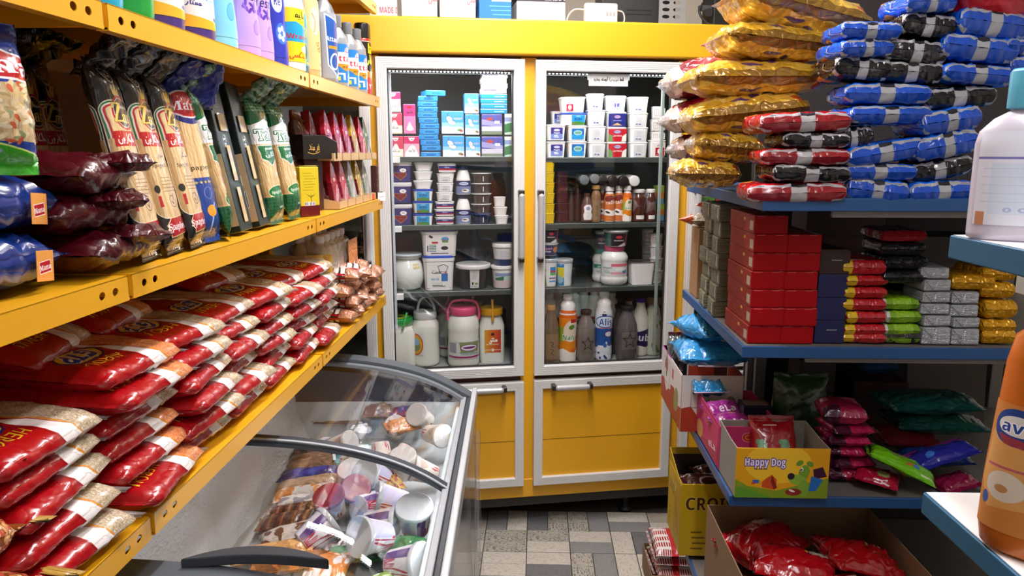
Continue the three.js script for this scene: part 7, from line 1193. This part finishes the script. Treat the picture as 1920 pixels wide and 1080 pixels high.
    const w = thing('card_display', 'grey card display leaning at the back of the shelf', 'card', null, V(zs(1780, 690, 1820, 740, -2.0).x, y3, -2.06), 0); w.rotation.x = -.1; P(w, 'card', rbox(.22, .22, .003, .001), M('#5a524c', { rough: .7 })); w.children[0].position.y = .11; P(w, 'print', patch(.05, .06), M('#5a1a1c'), [-.02, .06, .002]); }
  const pk = film(print(192, 128, (g, w, h) => { fill(g, w, h, '#b01e50'); poly(g, '#d8608a', [80, 20, 180, 90, 150, 20]); rect(g, '#4a1630', 0, 90, w * .4, 40); ell(g, '#d890a8', 40, 50, 16, 12); }), { rough: .2 });
  [[912, 934], [890, 911], [866, 889], [846, 865], [826, 845], [806, 825], [768, 805]].forEach(([v0, v1], i, a) => { const q = zs(1556, v0, 1640, v1, -1.68), t = thing('candy_pack', `glossy pink candy pack, ${lvl(i, a.length)} the leaning pink pile`, 'candy pack', 'pink candy packs', V(q.x + (i % 3 - 1) * .006, i ? q.y : y3, -1.74), (i % 3 - 1) * .12); P(t, 'wrapper', lying(q.w, .11, q.h * .95, { seed: 240 + i % 3, wr: .004, nu: 16, nv: 20, full: 4, fall: .02, seal: .004 }), pk); P(t, 'crimp', moved(rbox(.006, .001, .09, .0004), q.w / 2, q.h / 2, 0), pk); });
  const flat = (l, x0, y0, x1, y1, z, T, d, ry, tilt, mat, seed) => { const q = zs(x0, y0, x1, y1, z), t = thing('candy_bag', l, 'candy bag', null, V(q.x, Math.max(q.y, y3), z - d / 2), ry); P(t, 'bag', lying(q.w, d, T, { seed, wr: .006, nu: 20, nv: 24 }), mat); P(t, 'seal', moved(rbox(.008, .001, d * .7, .0004), -q.w / 2, T / 2, 0), mat); t.rotation.z = tilt; return t; };
  flat('crimson candy bag with round prints at the shelf edge', 1618, 885, 1700, 936, -1.63, .035, .1, -.5, -.12, film(print(160, 128, (g, w, h) => { fill(g, w, h, '#b01438'); ell(g, '#c87a4a', 60, 50, 22, 14); ell(g, '#a8b06a', 96, 76, 20, 14); lines(g, '#f0d8e0', 70, 100, 60, 2, 10, 5); }), { rough: .2 }), 250);
  flat('lime green candy bag sloping towards the shelf edge', 1634, 868, 1766, 926, -1.62, .03, .1, -.35, -.38, film(print(192, 128, (g, w, h) => { fill(g, w, h, '#74c41a'); rect(g, '#5aa014', 0, 0, w, 30); ell(g, '#c8783a', 110, 84, 10, 9); ell(g, '#3a7ac0', 130, 84, 10, 9); lines(g, '#dfeecb', 140, 100, 44, 1, 4, 6); ell(g, '#8a9a5a', 80, 50, 24, 14); }), { rough: .25, transmission: 0 }), 251).position.y += .035;
  flat('dark red flat bag under the teal bags', 1652, 812, 1775, 860, -1.78, .06, .14, .1, -.08, filmC('#5a0e16', { rough: .25 }), 252); 
  flat('teal puffed bag, upper of two deep in the shelf', 1668, 745, 1860, 800, -1.80, .05, .16, .05, 0, filmC('#16605a', { rough: .3, bumpScale: .01 }), 253).position.y = y3 + .115;
  flat('teal puffed bag, lower of two deep in the shelf', 1690, 780, 1870, 830, -1.80, .05, .16, -.05, 0, filmC('#145049', { rough: .3, bumpScale: .01 }), 254).position.y = y3 + .062;
  flat('long violet and blue candy bag at the outer end', 1718, 865, 1850, 905, -1.66, .04, .09, .1, .3, film(print(192, 96, (g, w, h) => { fill(g, w, h, '#2a2c9a'); rect(g, '#8a2a8a', 0, 0, w, 30); ell(g, '#3a7ad8', 60, 60, 14, 9); ell(g, '#c86ab0', 140, 30, 20, 7); }), { rough: .2 }), 255).position.y += .03;
  flat('blue candy bag under the violet one', 1712, 850, 1840, 890, -1.70, .05, .1, 0, 0, filmC('#173c8a', { rough: .25 }), 256);
  flat('crimson and orange candy bag nearest the white shelf corner', 1770, 896, 1850, 930, -1.63, .03, .08, .2, .2, filmC('#8a1440', { rough: .25 }), 257);
  flat('pale blue candy bag in the shade at the back', 1610, 715, 1690, 760, -2.05, .06, .12, 0, 0, filmC('#1c4a78', { rough: .3 }), 258).position.y = y3 + .14;
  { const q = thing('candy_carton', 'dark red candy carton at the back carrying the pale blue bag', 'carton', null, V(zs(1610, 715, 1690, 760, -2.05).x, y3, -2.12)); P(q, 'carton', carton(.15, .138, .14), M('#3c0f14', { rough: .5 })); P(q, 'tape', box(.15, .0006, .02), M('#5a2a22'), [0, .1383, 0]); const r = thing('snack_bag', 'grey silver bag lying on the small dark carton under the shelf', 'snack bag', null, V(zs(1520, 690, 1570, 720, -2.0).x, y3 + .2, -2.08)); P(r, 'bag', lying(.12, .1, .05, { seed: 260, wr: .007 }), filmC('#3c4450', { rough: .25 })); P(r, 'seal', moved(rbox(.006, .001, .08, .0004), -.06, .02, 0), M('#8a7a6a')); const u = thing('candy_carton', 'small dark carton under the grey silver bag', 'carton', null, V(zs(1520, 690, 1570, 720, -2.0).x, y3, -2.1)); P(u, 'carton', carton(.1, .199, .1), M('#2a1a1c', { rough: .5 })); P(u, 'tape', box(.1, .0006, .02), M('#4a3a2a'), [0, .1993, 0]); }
  // bottom shelf: long open carton of red bags, croissant box, striped packs on the floor
  const y4 = GS[3][0] + .0005, kraft = M('#8a6c4e', { rough: .75 });
  openBox('open_carton', 'long brown open carton of red bags at the lowest visible shelf', .42, .24, .52, .24, [kraft, kraft], V(.665, y4, -1.60), 0, .01);
  const redb = film(print(256, 192, (g, w, h) => { fill(g, w, h, '#a50c16'); rect(g, '#7a0a12', 0, 0, w, 20); poly(g, '#cfc8bc', [150, 30, 250, 20, 250, 70, 170, 80]); rect(g, '#d8b04a', 150, 28, 8, 50); }), { rough: .18, bumpScale: .009 });
  [[.565, -1.74, .245, .5, 'red bag with pale panel at the far end of the brown carton'], [.60, -1.62, .25, -.3, 'red bag with cream panel in the middle of the brown carton'], [.66, -1.50, .24, .2, 'glossy red bag in front inside the brown carton'], [.76, -1.66, .25, .1, 'glossy red bag against the outer wall of the brown carton'], [.555, -1.5, .22, 1.2, 'dark wrapper bag along the aisle wall of the brown carton']].forEach(([x, z, y, ry, l], i) => { const t = thing('sweets_bag', l, 'sweets bag', 'bags in the brown carton', V(x, y4 + y - .08, z), ry); P(t, 'bag', lying(.19, .16, .07, { seed: 270 + i, wr: .011, nu: 26, nv: 28 }), i === 4 ? film(print(128, 128, (g, w, h) => { fill(g, w, h, '#4a3a2c'); rect(g, '#c9b48a', 0, 40, w, 40); rect(g, '#8a1c1c', 0, 84, w, 20); }), { rough: .2 }) : redb); P(t, 'seal', moved(rbox(.008, .001, .12, .0004), -.095, .035, 0), i === 4 ? kraft : redb); t.rotation.z = [.12, -.1, .1, -.25, .1][i]; });
  { const t = thing('carton_filler', 'flattened brown carton layer under the red bags', 'carton', null, V(.665, y4 + .003, -1.60)); P(t, 'block', carton(.41, .14, .5), kraft); P(t, 'flap', box(.3, .001, .1), kraft, [0, .141, 0]); }
  const cro = print(512, 320, (g, w, h) => { const q = w / 2; fill(g, w, h, '#c8a412'); rect(g, '#b8940e', q, 0, q, h); txt(g, 'CROISS', 150, 96, 60, '#4a2a12', { sc: '#d8bc4a', lw: 5 }); lines(g, '#7a5a12', 60, 210, 70, 4, 24, 7); ell(g, '#d8c8a8', q + 40, 60, 14, 22); for (let i = 0; i < 5; i++) curve(g, '#4a2a12', 7, [q + 60 + i * 34, 90 + i * 30, q + 70 + i * 34, 130 + i * 30, q + 64 + i * 34, 170 + i * 30]); });
  { const t = openBox('croissant_box', 'yellow open croissant box with dark brown inside', .23, .25, .2, .22, [M('#c29c12', { rough: .5 }), M('#b3900f', { rough: .5 })], V(.53, y4 + .012, -2.1), 0, .06, print(300, 260, (g, w, h) => { fill(g, w, h, '#c8a412'); txt(g, 'CROISSANT', 14, 70, 62, '#4a2a12', { sc: '#d8bc4a', lw: 5, align: 'left' }); lines(g, '#7a5a12', 40, 170, 60, 4, 20, 6); })); P(t, 'side_print', patch(.19, .21, { t: .0008 }), paper(cro, { rough: .45 }), [-.1154, .108, 0], [0, -Math.PI / 2, 0]); P(t, 'inner_lining', box(.22, .18, .003), M('#2c1a14', { rough: .7 }), [0, .14, -.094]);
    [[-.05, .03, .2, 'cocoa croissant pack with white print nearest the aisle'], [.04, .0, -.2, 'cocoa croissant pack with white print, inner one'], [.0, -.05, .4, 'cocoa croissant pack at the back of the yellow box'], [.06, .06, 0, 'dark brown croissant pack at the front of the yellow box']].forEach(([x, z, ry, l], i) => { const b = thing('croissant_pack', l, 'croissant pack', 'croissant packs in the yellow box', V(.535 + x, y4 + .185, -2.1 + z), ry); P(b, 'wrapper', lying(.11, .09, .055, { seed: 280 + i, wr: .006, nu: 18, nv: 20 }), film(print(128, 128, (g, w, h) => { fill(g, w, h, '#4a2420'); if (i < 3) { ell(g, '#cfc2ba', 60, 40, 50, 22, .2); ell(g, null, 80, 96, 30, 18, 0, '#b9a8a0', 7); } }), { rough: .2 })); P(b, 'crimp', moved(rbox(.006, .001, .08, .0004), -.055, .025, 0), filmC('#3a1a16')); });
    const bl = thing('carton_filler', 'brown packing under the croissant packs', 'carton', null, V(.535, y4 + .003, -2.1)); P(bl, 'block', carton(.212, .178, .17), M('#2c1a14', { rough: .7 })); P(bl, 'flap', box(.2, .001, .06), M('#2c1a14'), [0, .179, 0]); }
  const stripe = print(256, 192, (g, w, h) => { fill(g, w, h, '#e2dcd8'); for (let r = 0; r < 5; r++) for (let x = 0; x < w; x += 9) rect(g, '#a01424', x, 14 + r * 38, 5, 24); rect(g, '#b8101e', 70, 0, 26, h); });
  openBox('floor_carton', 'low brown carton on the floor holding striped packs', .26, .10, .22, .10, [kraft, kraft], V(.535, .001, -2.5), 0, .005);
  for (let i = 0; i < 5; i++) { const t = thing('striped_pack', `red and white striped pack, ${lvl(i, 5)} the pile on the floor`, 'biscuit pack', 'striped packs in the floor carton', V(.53 + (i % 2) * .008, .005 + i * .036, -2.5), (i % 3 - 1) * .06); P(t, 'wrapper', lying(.235, .2, .034, { seed: 290 + i % 3, wr: .004, nu: 20, nv: 24, full: 4, fall: .03 }), film(stripe, { rough: .3 })); P(t, 'crimp', moved(rbox(.008, .001, .16, .0004), -.117, .017, 0), film(stripe)); }
}

// ---------------------------------------------------------------- bottles close to the viewer
{
  const bodyA = M('#e6e2ee', { rough: .25, clearcoat: .6, transmission: .35, thickness: 0 }), labA = print(256, 384, (g, w, h) => { fill(g, w, h, '#dfe2ee'); rect(g, '#d0dcec', 40, 130, 130, 210); rect(g, '#7a76b8', 0, 104, w, 10); for (let i = 0; i < 5; i++) rect(g, '#c4cfe4', 20, 150 + i * 34, 200, 4); txt(g, 'o c o', 110, 318, 34, '#a8b4d8'); rect(g, '#c98a68', 8, 330, 26, 54); });
  const mkA = () => { const t = thing('lotion_bottle', '', 'bottle', 'pale lotion bottles'); for (const p of [...flask('wide', .108, .062, .172, bodyA, M('#5cb8d6', { rough: .3, clearcoat: .4 }), .038, paper(labA, { rough: .3 }), 2.4, .1, .7)]) P(t, ...p); return t; };
  of('lotion', mkA, 'pale milky lotion bottle with light blue cap at the shelf corner', V(.548, NB[0] + .0005, -.865), -.3);
  of('lotion', mkA, 'pale milky lotion bottle with light blue cap behind the corner one', V(.60, NB[0] + .0005, -.775), -.3);
  const labB = print(256, 512, (g, w, h) => { fill(g, w, h, '#c9813c'); poly(g, '#d8a05a', [30, 120, 220, 140, 230, 330, 200, 400, 60, 430, 20, 330]); ell(g, '#22448c', 120, 90, 80, 74); ell(g, '#e0ddd8', 124, 84, 66, 40); txt(g, 'ave', 124, 88, 64, '#24489a', { sc: '#fff', lw: 6 }); poly(g, '#9a3a4a', [60, 122, 190, 140, 150, 166, 90, 160]); rect(g, '#b85a6a', 40, 250, 180, 10); ell(g, '#d9cdbc', 110, 330, 60, 60); ell(g, '#b98a5a', 104, 340, 20, 16); ell(g, '#6a9a4a', 176, 310, 14, 16); ell(g, '#3a5aa0', 50, 396, 16, 26); });
  const t = thing('shampoo_bottle', 'large orange shampoo bottle with round blue badge close to the viewer', 'bottle', null, V(.556, NB[1] + .0005, -.765), -.45);
  for (const p of flask('tall', .135, .08, .272, M('#c8691a', { rough: .35, clearcoat: .2 }), M('#b85c14', { rough: .4 }), .024, paper(labB, { rough: .35 }), 1.7, .1, .62, -.75)) P(t, ...p);
  const q = thing('white_tub', 'white tub with deep blue lid under the near white shelf', 'tub', null, V(.61, NB[2] + .0005, -.80)); P(q, 'body', lathe([[0, 0], [.06, 0], [.066, .006], [.07, .18]], 28), PLASTIC_WHITE); P(q, 'lid', lathe([[0, .222], [.068, .222], [.074, .216], [.074, .176], [.07, .172]], 30), M('#1a30b8', { rough: .3, clearcoat: .4 }));
  const u = thing('clear_jar', 'dim grey jar beside the blue lidded tub', 'jar', null, V(.56, NB[2] + .0005, -.885)); P(u, 'body', lathe([[0, 0], [.03, 0], [.034, .004], [.034, .12], [.026, .14]], 22), M('#5a6470', { rough: .15, clearcoat: .6 })); P(u, 'lid', lathe([[0, .162], [.027, .162], [.028, .14]], 20), M('#3c4a60'));
}

// ---------------------------------------------------------------- ice cream in the freezer
{
  const FL = .668, onF = (u, v, y = FL + .04) => onY(u, v, y);
  const maxi = print(512, 192, (g, w, h) => { fill(g, w, h, '#d6d3d6'); for (const x of [0, 256]) { rect(g, '#bab8d4', x + 150, 0, 90, h); lines(g, '#e2e0f0', x + 160, 40, 50, 3, 18, 4); ell(g, '#5a3a7a', x + 40, 110, 24, 30); fa(g, 'ماکسی', x + 100, 130, 40, '#a81c3c', { rot: .15, lw: .17 }); } });
  const pale = print(384, 160, (g, w, h) => { fill(g, w, h, '#cfc6b8'); for (let i = 0; i < 4; i++) { ell(g, '#b09a88', 50 + i * 96, 70, 34, 22, .3); txt(g, '10', 60 + i * 96, 110, 34, '#a83a4a', { rot: .2 }); } });
  const cupP = [[0, 0], [.7, 0], [.72, .03], [.96, .93], [1, .94], [1, .99], [.96, 1]];
  const mkCup = (r, h, tex, lid) => { const t = thing('ice_cream_cup', '', 'ice cream cup', 'ice cream cups in the freezer'); const p = cupP.map(([a, b]) => [a * r, b * h]); P(t, 'cup', lathe(p, 28), paper(tex, { rough: .4 })); P(t, 'lid', lathe([[0, h + .002], [r * .8, h + .002], [r * .96, h + .004], [r * 1.03, h + .002], [r * 1.03, h - .006], [r * .99, h - .008]], 28), lid); return t; };
  const LID = M('#bdb9b4', { rough: .3 }), LIDR = M('#8a2430', { rough: .3 }), LIDC = M('#b9bfc0', { rough: .1, clearcoat: .8 });
  // [key, u, v, turn, tip, label, raise]
  const cups = [
    ['m', 592, 1008, 2.3, 1.15, 'white and lilac ice cream cup lying beside the brown wrappers, lid towards the wall'], ['m', 702, 1036, -.7, 1.2, 'white and lilac ice cream cup tipped in front with pink lettering', .03], ['m', 778, 986, .1, .35, 'upright white and lilac ice cream cup against the front glass rail'], ['m', 712, 988, 1.5, 1.45, 'white and lilac ice cream cup lying on its side in the middle'],
    ['m', 704, 915, -.6, 1.0, 'white ice cream cup tipped open towards the viewer', .02], ['m', 690, 950, 2.6, 1.9, 'white ice cream cup upside down against the tipped one'],
    ['p', 716, 860, .4, 2.6, 'slim white cup standing upside down under the dark lid bar', .02], ['p', 752, 862, -.5, 2.2, 'beige printed cup upside down beside the slim white one', .01], ['p', 758, 896, 0, .35, 'beige ice cream cup with a round printed lid facing up', .02], ['p', 795, 890, -1.2, 1.1, 'beige printed cup lying by the front rail in mid freezer'],
    ['p', 816, 836, .8, 1.4, 'white printed cup lying at the far front corner', .03], ['p', 792, 818, -.4, 1.0, 'beige cup with red ten leaning at the far end', .05], ['p', 660, 872, .9, 1.3, 'white printed cup wedged beside the teal bag'], ['p', 664, 905, -.2, .5, 'pale violet printed cup below the wedged one'],
    ['r', 668, 940, .3, .7, 'small cup with dark red lid facing the viewer', .01], ['r', 622, 968, -.2, .45, 'cup with dark wine red lid beside the brown wrappers', .02],
    ['m', 760, 1062, 1.2, 1.3, 'white cup half buried in green wrappers'], ['p', 640, 838, 1.2, 1.2, 'pale cup behind the teal bag at the lid bar'], ['p', 742, 812, .2, .9, 'pale cup under the peach coloured cone pack'], ['m', 735, 945, -1.3, 1.25, 'white cup with brown lid edge right of the red lid'],
  ];
  cups.forEach(([k, u, v, ry, tip, l, up = 0]) => { const p = onF(u, v), o = of('cup' + k, () => k === 'm' ? mkCup(.042, .075, maxi, LIDC) : k === 'p' ? mkCup(.034, .07, pale, LID) : mkCup(.036, .06, pale, LIDR), l, null, 0); o.rotation.order = 'YXZ'; o.rotation.set(tip, ry, 0); o.position.set(p.x, FL + .03 + up, p.z); const c = V(0, .035, 0).applyEuler(o.rotation); o.position.sub(V(c.x, c.y * .6 - .012, c.z)); });
  const wrapM = (c, c2, s = 1) => film(print(192, 96, (g, w, h) => { fill(g, w, h, c); speck(g, w, h, 20, [c2], 6, 26, s); }), { rough: .3, clearcoat: .4, bumpScale: .004 });
  const wg = [1, 2, 3].map((s) => lying(.15, .055, .026, { seed: 300 + s, wr: .003, full: 4, fall: .014, nu: 20, nv: 18, seal: .006 }));
  const ridg = film(print(256, 96, (g, w, h) => { fill(g, w, h, '#5a3322'); for (let i = 0; i < 13; i++) curve(g, i % 2 ? '#8a5a3c' : '#3a1e14', 9, [i * 20, 10, i * 20 + 14, 46, i * 20 - 4, 90]); }), { rough: .2, bumpScale: .008 });
  const wr = [ // wrapped bars lying across, against the frosted wall
    [600, 838, '#4a3224', '#6a4a34', 'dark brown bar pack nearest the lid bar, top of the brown three'], [596, 852, '#7a5c46', '#5a3e2c', 'brown bar pack second below the lid bar'], [594, 864, '#6f5440', '#8a6a54', 'brown bar pack third below the lid bar'], [580, 884, '#23286a', '#2f3a8a', 'dark blue ice cream wrapper against the frost'], [578, 900, '#a08468', '#8a6e52', 'tan bar wrapper under the dark blue one'],
    [572, 918, '#b9b4aa', '#b8743a', 'grey and orange bar wrapper'], [580, 934, '#d2cdc2', '#8a8a90', 'pale bar wrapper with blue end'], [560, 950, 'r', '', 'chocolate printed ridged wrapper, upper of two'], [548, 968, 'r', '', 'chocolate printed ridged wrapper, lower of two'], [556, 990, '#cfc6bc', '#6a4632', 'white and brown torn bar wrapper', .45], [510, 1026, '#b98a54', '#d8a86a', 'orange and tan bar carton wrapper near the grip'], [540, 1048, '#8a5a34', '#c9783a', 'orange brown wrapper beside the grip'],
  ];
  wr.forEach(([u, v, c, c2, l, ry = .1], i) => { const p = onF(u, v), t = thing('ice_cream_bar', l, 'ice cream bar', 'wrapped ice cream bars by the frosted wall', V(p.x, FL + .012, p.z), ry + ((i * 5) % 3 - 1) * .06); P(t, 'wrapper', wg[i % 3], c === 'r' ? ridg : wrapM(c, c2, i)); P(t, 'crimp', moved(rbox(.01, .0015, .045, .0006), .074, .013, 0), c === 'r' ? ridg : M(c2, { rough: .3 })); t.rotation.z = .12; t.scale.set(1.15, 1.25, 1.15); });
  const bag = (l, u, v, W, D, T, c, c2, ry, up = 0, o = {}) => { const p = onF(u, v), t = thing('ice_cream_pack', l, 'ice cream pack', null, V(p.x, FL + .004 + up, p.z), ry); P(t, 'wrapper', lying(W, D, T, { seed: u, wr: .007, nu: 20, nv: 22 }), wrapM(c, c2, u)); P(t, 'crimp', moved(rbox(.008, .0015, D * .7, .0006), -W / 2, T / 2, 0), M(c2, { rough: .3 })); if (o.tilt) t.rotation.x = o.tilt; return t; };
  bag('teal and clear bag of ice cream at the lid bar', 668, 858, .12, .1, .06, '#5a8f98', '#bcd0d0', .3, .02); bag('green ice cream wrapper in front of the tipped cup', 670, 1024, .14, .08, .04, '#3c7a4a', '#2c5a38', .2); bag('green crumpled wrapper by the front rail', 784, 1034, .13, .1, .05, '#3f8450', '#2f6a3c', -.4, .01); bag('yellow green ice cream wrapper at the near front', 730, 1074, .14, .07, .04, '#8aa84a', '#c8c87a', .6);
  bag('orange and white sachet under the lamp reflection', 614, 1062, .09, .13, .03, '#c87a3c', '#d8d4d0', .1, .01); bag('gold ice cream bar with red end leaning on the cups', 743, 922, .1, .035, .03, '#b8963c', '#9a2c24', -1.1, .05, { tilt: .3 }); bag('peach coloured cone pack at the far end', 756, 822, .1, .09, .06, '#c9915a', '#b8743c', .4, .05); bag('wine red and violet pack at the far end', 765, 800, .1, .08, .05, '#7a3a4a', '#5a4a7a', .1, .06);
  bag('cream ice cream block leaning at the far wall', 735, 772, .13, .1, .06, '#b9b2a0', '#a39a88', .1, .06); bag('beige ice cream block beside the cream one', 770, 778, .12, .1, .06, '#9a8e78', '#8a7c66', -.1, .06); bag('white pack with orange ring by the far front corner', 824, 776, .11, .1, .06, '#c9c4c8', '#c8703a', .3, .07); bag('brown carton sleeve behind the lid bar', 640, 790, .17, .08, .05, '#5f4a3c', '#6e584a', .0, .02); bag('brown paper pack in the middle of the far half', 712, 796, .1, .1, .06, '#7a5f50', '#8a6e5c', .1, .05); bag('clear crinkled bag under the lid bar', 632, 818, .12, .07, .04, '#8a8a88', '#c9c9c6', .1, .0);
  bag('brown wrapper in the middle of the near half', 650, 1000, .14, .07, .05, '#5a4038', '#7a5a4c', .7, .0); bag('dark see-through wrapper between the cups', 752, 950, .12, .06, .04, '#6a5a5a', '#9a8a8a', .8); bag('orange carton end by the front rail', 785, 940, .06, .06, .06, '#b8743c', '#c99a6a', .5); bag('silver topped pack at the lid bar in the far half', 680, 806, .06, .05, .05, '#a9a9aa', '#c9c9c8', 0, .02);
}

renderer.render(scene, camera);
